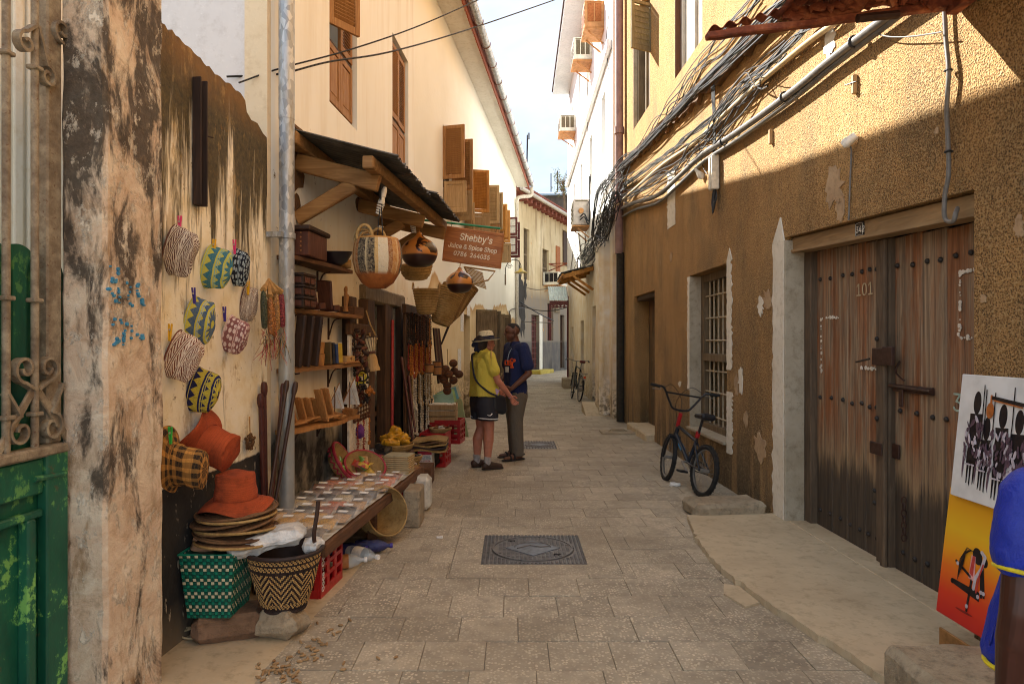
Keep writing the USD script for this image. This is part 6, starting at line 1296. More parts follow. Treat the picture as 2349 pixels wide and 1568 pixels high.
coil_basket([(.001, 0), (.10, 0), (.14, .05), (.165, .14)], 8, .008, m4(RX(.2), at(955, 640, 6.95)), 'shallow straw basket hanging behind the large carved gourd', m=STRAW)
for i in range(4):
    coil_basket([(.001, 0), (.10, 0), (.12, .05), (.15, .30), (.17, .42)], 20, .007, m4(RY(.32 + .05 * i) @ RX(-.15), at(1010 + 7 * i, 742 - 7 * i, 8.0 + .06 * i)), ('first and nearest', 'second', 'third', 'fourth and outermost')[i] + ' of the tall straw baskets nested together beyond the door', m=(STRAW, STRAWD)[i % 2], group='nested tall straw baskets')
fr_ = thing('wicker_tray', 'open wicker tray hanging tilted behind the small gourd', 'tray', at(1100, 630, 7.8))
A, B, D_ = at(1065, 612, 7.7), at(1096, 602, 7.9), at(1086, 652, 7.6)
for i in range(12): p = A + (B - A) * 0 + (D_ - A) * i / 11; part(fr_, 'cane', tube([p, p + (at(1134, 624, 7.7) - at(1092, 610, 7.7)) * (1 - .3 * i / 11)], .006, 5), STRAW)
part(fr_, 'rim', tube([A, D_, D_ + (at(1128, 640, 7.7) - at(1086, 652, 7.7)) * .8, at(1136, 622, 7.7), A], .009, 6), STRAW)
# ================================================================ the shop door
part(house, 'shop_lintel', rough(sub(wbox(LA, 6.45, 8.15, 1.87, 2.03, -.1, .06, .02), .08), .012, 8, 4), SHG)
DRW = wood('shop_door_wood', '#2e1c11', '#6b4a2d', .75, 1.0, None, 'z'); GLG = plain('greenish_door_glass', '#3c4132', .25)
sd = thing('shop_door', 'dark timber shop door frame with greenish glass and a bright metal edge', 'door', LA.P(7.3, 0))
for y0, y1, o in ((5.93, 6.14, .03), (6.42, 6.68, .05), (7.22, 7.42, .02), (7.42, 7.62, .0), (7.9, 8.06, .03)): part(sd, 'post', wbox(LA, y0, y1, 0, 1.88, o - .06, o + .04, .008), DRW)
part(sd, 'glass', wbox(LA, 6.72, 7.22, .05, 1.86, -.08, -.06, .002), GLG); part(sd, 'metal_edge', wbox(LA, 6.95, 6.985, .05, 1.86, -.058, -.03, .003), plain('bright_metal_strip', '#c9c9c2', .3, metallic=.6))
for z in (.7, 1.3): part(sd, 'rail', wbox(LA, 6.72, 7.22, z, z + .05, -.059, -.035, .003), DRW)
part(sd, 'painted_stick', wmap(LA, rod((7.5, .45, .06), (7.52, 1.72, .06), .016, 8)), REDP)
# necklace racks: a board with hooks, every string a thing
BEADC = [plain(f'bead_{n}', c, .35) for n, c in (('brown', '#4a2412'), ('black', '#17110f'), ('amber', '#a8641f'), ('white', '#cfc4ae'), ('red', '#8a2a1e'), ('tan', '#a58a5e'))]
def rack(Y0, Y1, z0, z1, off, lab, pm):
    t = thing('necklace_rack', lab, 'rack', LA.P((Y0 + Y1) / 2, z0, off)); part(t, 'back_board', wbox(LA, Y0, Y1, z0, z1, off - .03, off - .005, .004), pm)
    part(t, 'top_rail', wbox(LA, Y0 - .03, Y1 + .03, z1 - .06, z1 + .04, off - .035, off + .01, .006), DRW); return t
rack(5.78, 6.38, .25, 1.60, .12, 'narrow white cloth board hung with necklaces, left of the shop door', SAIL); rack(7.55, 9.0, .30, 1.86, .20, 'wide dark board crowded with necklaces, right of the shop door', DRW)
nk = np.random.default_rng(9)
def necklace(Y, z, off, ln, w_, r, m, lab, grp):
    k = int(2 * ln / (r * 2.4)); a = np.linspace(0, 2 * pi, k, endpoint=False); ms = []
    for t in a:
        x = w_ * math.sin(t) * (1.0 if math.cos(t) < 0 else .55); y = -ln / 2 + ln / 2 * math.cos(t); rr = r * (1.5 if math.cos(t) < -.8 else nk.uniform(.8, 1.1))
        ms.append(ball(rr, (x, y, nk.normal(0, .004)), (1, 1.15, 1), 0))
    ms.append(tube([(w_ * math.sin(t) * (1.0 if math.cos(t) < 0 else .55), -ln / 2 + ln / 2 * math.cos(t), 0) for t in a[::2]], r * .35, 4, closed=True)); n = thing('necklace', lab, 'necklace', LA.P(Y, z, off), grp); part(n, 'beads', xf(cat(ms), LA.M(Y, z, off)), m, kind='stuff')
for row, (z, n, ln, lab, cs) in enumerate(((1.80, 20, .36, 'dark bead necklace in the top row of the wide rack', (1, 0, 1, 2)), (1.45, 22, .36, 'amber and brown bead necklace in the middle row of the wide rack', (2, 0, 4, 2)), (1.12, 22, .40, 'pale and brown bead necklace in the lower row of the wide rack', (3, 0, 5, 3, 1)), (.78, 18, .36, 'long black and white string at the foot of the wide rack', (3, 1, 3)))):
    for i in range(n): necklace(7.62 + 1.32 * i / (n - 1), z + nk.normal(0, .02), .215 + .01 * (i % 3), ln * nk.uniform(.85, 1.1), .024, .0085, BEADC[cs[int(nk.integers(0, len(cs)))]], lab, ('top', 'middle', 'lower', 'lowest')[row] + ' row of necklaces right of the shop door')
for i in range(7): necklace(5.83 + .08 * i, 1.56 - .02 * (i % 3), .14, nk.uniform(.25, .4), .018, .007, BEADC[(1, 4, 1, 2, 0, 1, 5)[i]], 'thin bead string in the top row of the white cloth board', 'top strings on the white cloth board')
for i in range(6): necklace(5.84 + .09 * i, 1.02, .14, .22, .022, .011, BEADC[0], 'brown seed necklace in the middle of the white cloth board', 'seed necklaces on the white cloth board')
for i in range(6): necklace(5.84 + .09 * i, .78, .14, nk.uniform(.2, .4), .016, .007, BEADC[(3, 4, 3, 4, 3, 2)[i]], 'red and white string low on the white cloth board', 'low strings on the white cloth board')
for i, (u, v) in enumerate(((820, 892), (834, 888), (846, 894), (826, 912), (840, 915), (815, 925))):
    q = at(u, v, 5.9 + .02 * i); t = thing('seed_bunch', ('upper left', 'upper middle', 'upper right', 'lower middle', 'lower right', 'lowest') [i] + ' bunch of brown seed rattles hanging on the white cloth board', 'rattle', q, 'bunches of seed rattles'); part(t, 'seeds', cat([ball(nk.uniform(.010, .017), q + nk.normal(0, .02, 3), (1, 1, 1.2), 0) for _ in range(22)]), (BEADC[0], BEADC[1], BEADC[2])[i % 3], kind='stuff'); part(t, 'string', tube([q + [0, 0, .12], q], .004, 4), BLK)
ch = thing('carved_garland', 'hanging garland of brown carved wooden heads left of the drum', 'carving', at(822, 780, 6.1))
for i in range(26):
    s = i / 25; u = 817 + 16 * math.sin(i * 1.9) + 10 * s; v = 758 + 92 * s; part(ch, 'carved_head', ball(.028, at(u, v, 5.86 + .02 * (i % 3)), (1.5, .8, .75), 1) if False else xf(ball(.026, (0, 0, 0), (1.6, .8, .8), 1), m4(RY(nk.uniform(-1.2, 1.2)) @ RZ(nk.uniform(-1, 1)), at(u, v, 5.86 + .02 * (i % 3)))), (CARV, REDW)[i % 2], smooth=60)
part(ch, 'cord', tube([at(815, 730, 6.1), at(820, 770, 6.08), at(826, 845, 6.05)], .006, 5), BLK)
for i, (u, v, c) in enumerate(((828, 866, '#c8b52a'), (832, 862, '#1d1a16'), (826, 872, '#c8b52a'))):
    q = at(u, v, 5.95); solo('bangle', tube([q + [.045 * math.cos(a), 0.01 * math.sin(a), .045 * math.sin(a)] for a in np.linspace(0, 2 * pi, 20, endpoint=False)], .008, 6, closed=True), plain(f'bangle_{c[1:]}', c, .4), ('upper yellow bangle below the carved garland', 'black bangle between two yellow ones below the garland', 'lower yellow bangle below the carved garland')[i], 'bangle')
solo('purple_tassel', rough(ball(.05, at(826, 990, 5.95), (.8, .8, 1.2), 2), .015, 30, 1), plain('purple_yarn', '#5e2a6e', .9), 'purple tassel low on the white cloth board', 'tassel')
# the djembe
dj = thing('goblet_drum', 'goblet drum with a laced white skin and pale wooden foot, hanging before the glass door', 'drum', at(860, 812, 6.0)); dM = m4(RY(-.17), at(857, 851, 6.0))
part(dj, 'foot', xf(lathe([(0, 0), (.058, 0), (.06, .02), (.05, .05), (.05, .12), (.036, .155), (.034, .165), (0, .165)], 24), dM), PALW, smooth=40); part(dj, 'shell', xf(lathe([(.035, .163), (.05, .19), (.072, .26), (.076, .30), (0, .30)], 24), dM), plain('goatskin_white', '#cdbb96', .7), smooth=40)
for i in range(18): a = 2 * pi * i / 18; part(dj, 'lacing', xf(tube([(.042 * math.cos(a + .15), .042 * math.sin(a + .15), .175), (.076 * math.cos(a), .076 * math.sin(a), .262), (.08 * math.cos(a), .08 * math.sin(a), .296)], .003, 4), dM), CARV)
part(dj, 'hoop', xf(tube([(.079 * math.cos(a), .079 * math.sin(a), .298) for a in np.linspace(0, 2 * pi, 28, endpoint=False)], .006, 6, closed=True), dM), CARV); part(dj, 'band', xf(tube([(.041 * math.cos(a), .041 * math.sin(a), .165) for a in np.linspace(0, 2 * pi, 24, endpoint=False)], .012, 6, closed=True), dM), REDW); part(dj, 'strap', tube([at(866, 778, 6.0), at(850, 745, 6.05), at(840, 712, 6.1)], .006, 5), ROPE)
# walking sticks
def stick(a, b, r, m, lab, knob=1.5, grp=None):
    a, b = np.asarray(a), np.asarray(b); t = thing('walking_stick', lab, 'stick', a, grp); part(t, 'shaft', tube([a, a + (b - a) * .5, b], [r * .8, r, r], 9), m, smooth=60); d = (b - a) / np.linalg.norm(b - a)
    part(t, 'knob', xf(lathe([(0, .05), (r * 1.1, .045), (r * knob, .02), (r * knob, -.01), (r, -.04), (0, -.041)], 12), m4(frame_of(d)[:, [1, 2, 0]], b)), m, smooth=50); return t
DKR = plain('dark_red_stick', '#4a2018', .45); BRS = plain('brown_stick', '#3a2318', .45)
stick(LA.P(4.32, 0, .03), LA.hit(606, 893, .035), .014, DKR, 'tall dark red stick leaning left of the downpipe, behind the shorter one'); stick(LA.P(4.25, 0, .05), LA.hit(598, 920, .045), .015, DKR, 'shorter dark red stick leaning left of the downpipe')
stick(at(586, 1362, 4.0), at(656, 888, 4.40), .012, BRS, 'knobbed brown stick slanting across the downpipe, nearest the hats'); stick(at(598, 1346, 4.12), at(676, 892, 4.42), .012, BRS, 'knobbed brown stick slanting beyond the downpipe, at the right'); stick(at(604, 1346, 4.12), at(648, 895, 4.40), .010, DKR, 'thin reddish stick between the two slanting sticks')
for i, (u0, v0, u1, v1, c) in enumerate(((948, 1008, 922, 828, 0), (940, 1000, 930, 880, 1), (952, 990, 938, 870, 0))): stick(at(u0, v0, 7.0), at(u1, v1, 7.35), .014, (DKR, BRS)[c], ('left', 'middle', 'right')[i] + ' carved stick of the three leaning before the wide necklace rack', 1.3)
stick(at(1012, 790, 8.2), at(1033, 738, 8.2), .014, BRS, 'dark knobbed club sticking up beside the nested straw baskets', 1.9)
for i in range(7): solo('hanging_rod', rod(LA.P(8.7 + .07 * i, 1.66, .30), LA.P(8.72 + .08 * i, .95, .36), .012, 6), (CARV, SHG, DKR)[i % 3], 'dark carved rod in the row hanging right of the wide necklace rack', 'rod', 'carved rods in a row')
for i, (u, v) in enumerate(((985, 845), (1003, 850), (1002, 838))):
    q = at(u, v, 8.1 + .1 * i); t = thing('small_drum', ('left', 'front', 'back')[i] + ' small wooden drum hanging among the carved rods', 'drum', q); part(t, 'shell', mv(lathe([(0, -.05), (.05, -.05), (.055, 0), (.05, .05), (0, .05)], 16), q), LTW, smooth=40)
    for s in (-.048, .048): part(t, 'hoop', mv(tube([(.052 * math.cos(a), .052 * math.sin(a), s) for a in np.linspace(0, 2 * pi, 18, endpoint=False)], .006, 5, closed=True), q), CARV)
COCO = mat('coconut_husk', m_concrete('#3f2010', '#7a4a26', '#1f0f08', .008, 4.0)); ck = np.random.default_rng(3)
for i, (u, v) in enumerate(((1040, 833), (1022, 846), (1042, 851), (1013, 862), (1030, 858), (1053, 858), (1019, 872), (1040, 872), (1026, 884), (1014, 852), (1026, 896))):
    q = at(u, v, 8.25 + .08 * ck.random()); t = thing('coconut', 'carved brown coconut in the hanging cluster behind the woman' if i < 10 else 'single carved coconut dangling lowest under the cluster', 'coconut', q, 'hanging cluster of coconuts' if i < 10 else None); part(t, 'shell', mv(ball(.052, (0, 0, 0), (1, 1, .95), 2), q), COCO, smooth=True); part(t, 'slot', mv(bx(.05, .008, .008, (0, -.049, .01), .002), q), BLK)
thing_ = thing('coconut_rope', 'sisal rope holding up the cluster of coconuts', 'rope', at(1026, 800, 8.3)); part(thing_, 'rope_strand', tube([at(1026, 800, 8.3), at(1028, 850, 8.3), at(1026, 890, 8.3)], .005, 5), ROPE)
# ================================================================ caps, hats and things pegged to the low wall
def m_cap(kind, a, b, c):
    def f(g):
        u, v, _ = g.xyz(g.uv()); p = g.obj(); w = g.noise(p, 140, 3, .6)
        U = g.math('multiply', u, 14.0)
        ring = lambda lo, hi: g.math('multiply', g.rng(v, lo, lo + .012), g.rng(v, hi, hi - .012))
        tri = g.math('pingpong', U, .5)
        if kind == 'zig':
            band = g.math('fraction', g.math('multiply', v, 3.2)); k = g.ramp(g.math('subtract', band, tri), [(.14, 0), (.18, 1), (.36, 1), (.40, 0)] if False else [(.2, 0), (.24, 1)])
        elif kind == 'leaf':
            q = g.vor(g.map(g.uv(), (16, 7, 1)), 1.0, randomness=.35); k = g.ramp(q, [(.36, 1), (.41, 0)])
        else:
            q = g.math('pingpong', g.math('add', U, g.math('multiply', v, 22.0)), .5); q2 = g.math('pingpong', g.math('subtract', U, g.math('multiply', v, 17.0)), .5); ck = g.math('floor', g.math('multiply', g.math('add', v, g.math('multiply', u, .8)), 9.0)); sel = g.math('modulo', ck, 2.0)
            k = g.ramp(g.math('add', g.math('multiply', q, sel), g.math('multiply', q2, g.math('subtract', 1.0, sel))), [(.22, 0), (.27, 1)])
        col = g.mix(k, C(a), C(b))
        for lo, hi in ((.02, .05), (.36, .40), (.42, .45), (.70, .735)): col = g.mix(ring(lo, hi), col, C(c))
        col = g.mix(g.ramp(w, [(.35, .35), (.6, 0)]), col, tuple(np.array(C(a)) * .5))
        return g.surf(col, .9, g.bump(g.math('add', w, g.math('multiply', k, .5)), .003, .7))
    return f
CAPM = {n: mat('cap_' + n, m_cap(*a)) for n, a in dict(brown=('weave', '#6a4a3e', '#d8cbb8', '#e6dccb'), teal=('zig', '#c3bf55', '#1f6d86', '#79aeb0'), navy=('leaf', '#141c2a', '#a9b7bd', '#8fa3ad'), blue=('zig', '#cabf4e', '#3c5a7d', '#9fb7c0'), pink=('leaf', '#8d5a58', '#e5cfc8', '#dcb8b0'), deep=('zig', '#14184a', '#c2b13c', '#c9bd60'), rust=('weave', '#7d4a35', '#e5d5c0', '#ead9c6')).items()}
PEGC = {n: plain('peg_' + n, c, .4) for n, c in (('pink', '#d63a74'), ('yellow', '#dba915'), ('violet', '#3a2a86'), ('green', '#2fae45'))}
kr = np.random.default_rng(15)
def peg(u, v, o, c, lab, tilt=0.0):
    q = LA.hit(u, v, o); t = thing('clothes_peg', lab, 'clothes peg', q); Mx = LA.M(LA.Yu(u, o), q[2], o) @ m4(RZ(tilt))
    for s in (-1, 1): part(t, 'jaw', xf(bx(.011, .082, .006, (0, 0, s * .0045), .0015, RX(s * .06)), Mx), PEGC[c])
    part(t, 'spring', xf(tube([(-.007, .012, 0), (.007, .012, 0)], .005, 8), Mx), GUT)
def cap(u, v, h, d, tilt, m, lab, sq=.42, seed=0):
    """A kofia hung with its mouth to the wall, crown to the alley; (u, v) its middle in the picture."""
    q = LA.hit(u, v, d * .5); Y, z = LA.Yu(u, d * .5), q[2]
    t = np.linspace(0, 1, 12); prof = [(h * .5 * (1 - .10 * x), x * d * .74) for x in t] + [(h * .5 * .9 * math.cos(a), d * (.74 + .26 * math.sin(a))) for a in np.linspace(.15, pi / 2, 10)]
    prof[-1] = (.0005, prof[-1][1]); L_, U = lathe(prof, 56, uv=True); vv = np.asarray(L_.vertices).copy()
    n = meshkit.fbm(vv * 16 + seed * 7.3, 3, seed) - .5; vv[:, :2] *= 1 + .22 * n[:, None]; vv[:, 2] *= 1 + .25 * n
    vv = vv * [sq, 1, 1]; vv[:, 2] -= d * .5
    Mx = LA.M(Y, z, d * .5 + .006) @ m4(RX(tilt) @ RZ(.12 * math.sin(seed * 2.3)))
    n_ = thing('kofia_cap', lab, 'cap', LA.P(Y, z)); part(n_, 'cap', xf(tm(vv, L_.faces), Mx), m, smooth=True, uv=U)
    ang = np.linspace(0, 2 * pi, 40, endpoint=False); part(n_, 'hem', xf(tube(np.stack([sq * h * .5 * np.cos(ang), h * .5 * np.sin(ang), np.full(40, -d * .5)], 1), .004, 5, closed=True), Mx), m)
for i, (u, v, h, d, ti, k, lab) in enumerate(((416, 580, .24, .13, .30, 'brown', 'brown and white geometric cap hung highest on the low wall'), (499, 616, .235, .135, .20, 'teal', 'yellow and teal zigzag cap beside the dark blue one'), (551, 616, .22, .085, .15, 'navy', 'dark blue and grey leaf patterned cap, tucked behind the teal one'), (460, 738, .235, .125, .25, 'blue', 'yellow and slate blue zigzag cap in the middle of the low wall'), (572, 698, .225, .075, .1, 'brown', 'brown and white geometric cap nearest the dried maize cobs'), (540, 772, .215, .12, .35, 'pink', 'pale pink diamond patterned cap'), (422, 822, .24, .14, .35, 'rust', 'reddish brown and white geometric cap lowest at the pillar'), (468, 898, .225, .135, .25, 'deep', 'navy and yellow zigzag cap above the orange hat'))):
    cap(u, v, h, d, ti, CAPM[k], lab, seed=i + 1)
for u, v, c, ti, lab in ((412, 514, 'pink', -.05, 'pink clothes peg on the highest brown cap'), (491, 566, 'yellow', -.05, 'yellow clothes peg on the teal zigzag cap'), (538, 566, 'pink', .05, 'pink clothes peg on the dark blue cap'), (445, 678, 'violet', .15, 'violet clothes peg on the slate blue zigzag cap'), (569, 660, 'yellow', 0, 'yellow clothes peg on the brown cap by the maize'), (515, 720, 'violet', .05, 'violet clothes peg on the pale pink cap'), (390, 762, 'yellow', -.1, 'yellow clothes peg on the lowest brown cap by the pillar'), (473, 950, 'violet', .1, 'violet clothes peg on the hanging orange hat'), (391, 998, 'green', .06, 'green clothes peg on the plaid hat')):
    peg(u, v, .05 if c != 'green' else .06, c, lab, ti)
def m_cloth(col, chk=None):
    def f(g):
        p = g.obj(); w = g.noise(p, 160, 3, .6); b = g.noise(p, 9, 5, .65); c = g.ramp(b, [(.28, tuple(np.array(C(col)) * .45)), (.5, C(col)), (.72, tuple(np.array(C(col)) * 1.25))])
        if chk:
            u, v, _ = g.xyz(g.uv()); q = lambda s, n: g.ramp(g.math('fraction', g.math('multiply', s, float(n))), [(.0, 0), (.38, 0), (.40, 1), (.95, 1), (.97, 0)])
            a, d = q(u, 13), q(v, 7); c = g.mix(g.math('multiply', g.math('add', a, d), .5), c, C(chk))
        c = g.mix(g.ramp(w, [(.35, .3), (.6, 0)]), c, tuple(np.array(C(col)) * .4)); k = g.math('pingpong', g.math('multiply', g.xyz(g.uv())[1], 34.0), .5); c = g.mix(g.ramp(k, [(.0, .45), (.12, 0)]), c, tuple(np.array(C(col)) * .35)); return g.surf(c, .95, g.bump(g.math('add', g.math('add', w, b), g.math('multiply', k, .8)), .004, .7))
    return f
ORH = mat('burnt_orange_cloth', m_cloth('#a8481f')); PLD = mat('plaid_cloth', m_cloth('#c98f45', '#1d1712'))
def bucket(Mx, lab, m, s=1.0, wob=.02, seed=0, crown=.11, brim=.19, uv=True):
    prof = [(brim, -.035), (brim * .9, -.018), (brim * .68, .0), (.108, .008), (.106, .03), (.10, .07), (.095, crown - .008), (.088, crown), (.05, crown + .004), (.0006, crown + .002)]
    P = smoothpath(np.array([[a, b, 0] for a, b in prof]), 4)[:, :2]; P[:, 0] = np.maximum(P[:, 0], .0006); L_, U = lathe(P, 48, uv=True); v = np.asarray(L_.vertices).copy(); r = np.hypot(v[:, 0], v[:, 1]); a = np.arctan2(v[:, 1], v[:, 0])
    v[:, 2] += wob * np.sin(a * 3 + seed) * np.clip((r - .09) / .1, 0, 1); n = meshkit.fbm(v * 14 + seed, 3, seed) - .5; v += n[:, None] * .022 * (v[:, 2:3] > .01); v *= s
    t = thing('cloth_hat', lab, 'hat', Mx[:3, 3]); body = thick(tm(v, L_.faces), .004); part(t, 'hat', xf(body, Mx), m, smooth=True, uv=np.vstack([U, U])); part(t, 'seam', xf(tube([(s * .107 * math.cos(q), s * .107 * math.sin(q), s * .012) for q in np.linspace(0, 2 * pi, 40, endpoint=False)], .0025, 4, closed=True), Mx), m); return t
q = LA.hz(492, 1016, .10); bucket(LA.M(q[0], q[1], .045) @ m4(RX(.35) @ RZ(.5)) , 'orange cloth hat hanging crown outwards on the low wall', ORH, 1.0, .035, 2, .15, .17)
q = LA.hz(412, 1060, .06); bucket(LA.M(q[0], q[1] - .01, .03) @ m4(RX(.15) @ RZ(.3) @ np.diag([.55, 1.05, 1.0])), 'black and tan plaid hat hanging beside the pillar', PLD, 1.0, .012, 5, .15, .185)
# dried maize cobs and the seed ring
CORN = {n: mat('maize_' + n, (lambda col: lambda g: g.surf(g.mix(g.ramp(g.vor(g.obj(), 95), [(.25, 0), (.5, .75)]), C(col), tuple(np.array(C(col)) * .25)), .45, g.bump(g.math('subtract', 1.0, g.vor(g.obj(), 95)), .006, 1.0)))(c)) for n, c in (('dark', '#4d5236'), ('orange', '#c0793a'), ('tan', '#c98f4e'), ('red', '#a5404a'))}
mz = thing('maize_bunch', 'bunch of dried maize cobs with red straggling threads, hung beside the downpipe', 'maize', LA.hit(618, 700, .06)); FIB = plain('dry_husk_fibre', '#a9814a', .9); REDF = plain('red_thread', '#a33a44', .8)
for i, (u, v0, v1, k) in enumerate(((604, 665, 755, 'dark'), (619, 680, 768, 'orange'), (633, 672, 758, 'tan'), (645, 670, 752, 'red'), (627, 700, 772, 'orange'))):
    o = .12 + .015 * (i % 3); a, b = LA.hit(u, v0, o), LA.hit(u + 3, v1, o); part(mz, 'cob', xf(lathe([(.001, -.5), (.07, -.46), (.085, -.2), (.085, .2), (.065, .42), (.001, .5)], 16), m4(frame_of(a - b)[:, [1, 2, 0]] @ np.diag([.23, .23, np.linalg.norm(a - b)]), (a + b) / 2)), CORN[k], smooth=60)
    part(mz, 'husk', tube([a + [0, 0, 0], (a + LA.hit(616, 650, .08)) / 2 + [0, 0, .01], LA.hit(616, 640, .07)], [.02, .012, .006], 6), FIB)
for i in range(60):
    u, v = kr.uniform(596, 652), kr.uniform(745, 785); a = LA.hit(u, v, .12); d = LA.hit(u + kr.normal(0, 12), v + kr.uniform(8, 75), .12 + kr.uniform(-.05, .05)); part(mz, 'thread', tube([a, (a + d) / 2 + kr.normal(0, .012, 3), d], .0015, 3, cap=False), (REDF, FIB, CORN['dark'])[i % 3])
for i in range(9): part(mz, 'red_string', tube(smoothpath([LA.hit(612, 780, .12), LA.hit(608 + kr.normal(0, 5), 800, .1), LA.hit(598 + kr.normal(0, 8), 812 + kr.uniform(0, 25), .1)], 4), .0015, 3, cap=False), REDF)
SEED = mat('brown_seeds', m_concrete('#2e1c10', '#7d5a34', '#150c06', .008, 6.0)); q = LA.hit(574, 1012, .03); sr = thing('seed_ring', 'ring of brown seeds hanging on a string, left of the dark sticks', 'ornament', q)
part(sr, 'seeds', cat([ball(.009, LA.M(LA.Yu(574, .03), q[2], .03)[:3, :3] @ np.array([R_ * math.cos(a), R_ * math.sin(a), kr.normal(0, .006)]) + q, (1, 1, 1.3), 0) for R_ in (.018, .03, .042) for a in np.linspace(0, 2 * pi, int(R_ * 700), endpoint=False)]), SEED, kind='stuff'); part(sr, 'string', tube([q + [0, 0, .02], LA.hit(572, 955, .012)], .004, 5), FIB)
# ================================================================ the heap at the near corner
def cells(S, nu, nv, fn, bulge=.0025, gap=.06):
    """A woven skin: S(u, v) arrays -> points; one raised cell per strand crossing, collected by fn(i, j)."""
    out = {}
    for i in range(nu):
        for j in range(nv):
            u0, u1, v0, v1 = (i + gap) / nu, (i + 1 - gap) / nu, (j + gap) / nv, (j + 1 - gap) / nv
            P = np.array([S(u0, v0), S(u1, v0), S(u1, v1), S(u0, v1)]); n = np.cross(P[1] - P[0], P[3] - P[0]); n /= np.linalg.norm(n) + 1e-12
            k = bulge * (1.0 if (i + j) % 2 else .45); um, q = (P - P.mean(0)) * .62 + P.mean(0) + n * k, fn(i, j)
            V = np.vstack([P, um]); F = [[0, 1, 5], [0, 5, 4], [1, 2, 6], [1, 6, 5], [2, 3, 7], [2, 7, 6], [3, 0, 4], [3, 4, 7], [4, 5, 6], [4, 6, 7]]
            out.setdefault(q, []).append(tm(V, F))
    return {q: cat(m) for q, m in out.items()}
GB = {0: plain('green_plastic_strip', '#0f7f63', .4), 1: plain('dark_green_strip', '#0a4f40', .4), 2: plain('cream_strip', '#d6cba6', .5)}
B0, B1, BH, ZB = .105, .135, .32, .125
gb = thing('woven_green_bag', 'green and cream woven plastic bag standing on a brown stone', 'bag', (-1.5, 3.37, ZB), rz=.0)
cx, cy = -1.488, 3.47
cor = lambda v: [np.array([cx + sx * (B0 + (B1 - B0) * v), cy + sy * (.12 + .03 * v), ZB + BH * v]) for sx, sy in ((-1, -1), (1, -1), (1, 1), (-1, 1))]
def face(k): return lambda u, v: (lambda c: c[k] + (c[(k + 1) % 4] - c[k]) * u + (cor(v)[0] * 0 + np.array([0, 0, 0])))(cor(v))
def gfn(i, j): return 2 if (j % 4 == 2 and i % 2 == 0) or (j % 4 == 3 and i % 2 == 1) else (1 if (i + j) % 2 else 0)
for k in range(4):
    for q, m in cells(face(k), 14 if k % 2 == 0 else 16, 19, gfn, .003).items(): part(gb, 'woven_strips', m, GB[q], kind='stuff')
cr = np.array(cor(0) + cor(.97)); part(gb, 'lining', hullm((cr - cr.mean(0)) * [.96, .96, 1] + cr.mean(0)), GB[1]); part(gb, 'hem', tube([c for c in cor(1.0)], .006, 6, closed=True), GB[0])
pk = plain('pinkish_paper', '#c99a76', .7)
solo('crumpled_paper', rough(sub(bx(.11, .10, .09, (cx - .06, cy - .02, ZB + BH + .03), .02), .025), .035, 14, 3), pk, 'crumpled brown paper sticking out of the green bag', 'paper', smooth=60); solo('green_wrapping', rough(sub(bx(.14, .13, .10, (cx + .06, cy + .02, ZB + BH + .02), .02), .03), .04, 12, 8), plain('dark_green_foil', '#17401f', .3), 'dark green foil wrapping in the top of the green bag', 'wrapping', smooth=60)
solo('brown_stone', mv(xf(stone(.34, .26, .135, 21, .018, .03, .04, 9), m4(RZ(.25))), (-1.43, 3.47, -.005)), M['stonebrown'], 'brown block of stone under the green bag', 'stone', smooth=50)
solo('grey_stone', mv(xf(stone(.24, .22, .14, 25, .022, .03, .05, 9), m4(RZ(-.3))), (-1.17, 3.46, -.005)), M['stone'], 'rounded grey brown stone under the chevron basket', 'stone', smooth=50)
BK = {0: plain('dark_palm_strand', '#2b1a14', .6), 1: plain('pale_palm_strand', '#c39c60', .6)}
bc = np.array([-1.165, 3.50, .135]); BHt = .285
rad = lambda v: .105 + (.185 - .105) * (v ** .75)
def bs(u, v): a = -2 * pi * u; return bc + np.array([rad(v) * math.cos(-a), rad(v) * math.sin(-a), BHt * v])
def bfn(i, j):
    if j < 2 or j in (24, 25, 29): return 0
    if j > 25 or j in (3, 4): return 1 if (i + j) % 3 else 0
    t = abs((i % 16) - 8); return 1 if (j + t) % 4 < 2 else 0
cb = thing('chevron_basket', 'dark and tan palm basket woven in chevrons, standing on a grey stone', 'basket', bc)
for q, m in cells(bs, 144, 34, bfn, .003).items(): part(cb, 'woven_strands', m, BK[q], kind='stuff')
part(cb, 'lining', mv(lathe([(.001, .004), (.101, .004)] + [(rad(v) - .004, BHt * v) for v in np.linspace(.05, 1, 8)] + [(.165, BHt - .02), (.14, .12), (.001, .10)], 36), bc), BK[0]); part(cb, 'rim', mv(tube([(.186 * math.cos(a), .186 * math.sin(a), BHt) for a in np.linspace(0, 2 * pi, 44, endpoint=False)], .011, 7, closed=True), bc), BK[0], smooth=60)
part(cb, 'foot_ring', mv(tube([(.10 * math.cos(a), .10 * math.sin(a), -.005) for a in np.linspace(0, 2 * pi, 36, endpoint=False)], .012, 7, closed=True), bc), BK[0], smooth=60)
part(cb, 'handle', tube(smoothpath([bc + [.16, .02, .26], bc + [.15, .0, .35], bc + [.165, .0, .46], bc + [.172, 0, .53]], 6), .011, 7), BRS)
def m_film(a, col='#e9e6df', rough_=.25):
    def f(g):
        p = g.obj(); n = g.noise(p, 18, 5, .65); w = g.noise(p, 60, 3, .6); s = g.surf(C(col), rough_, g.bump(g.math('add', n, w), .008, 1.0), specular_ior_level=.7); t = g.n('transparent_bsdf', 'BSDF', color=(1.0, 1.0, 1.0))
        return g.n('mix_closure', 'closure', fac=g.ramp(n, [(.3, min(1, a * .6)), (.7, min(1, a * 1.5))]), closure1=t, closure2=s)
    return f
FILM = mat('cloudy_polythene', m_film(.75)); CLEAR = mat('clear_polythene', m_film(.13))
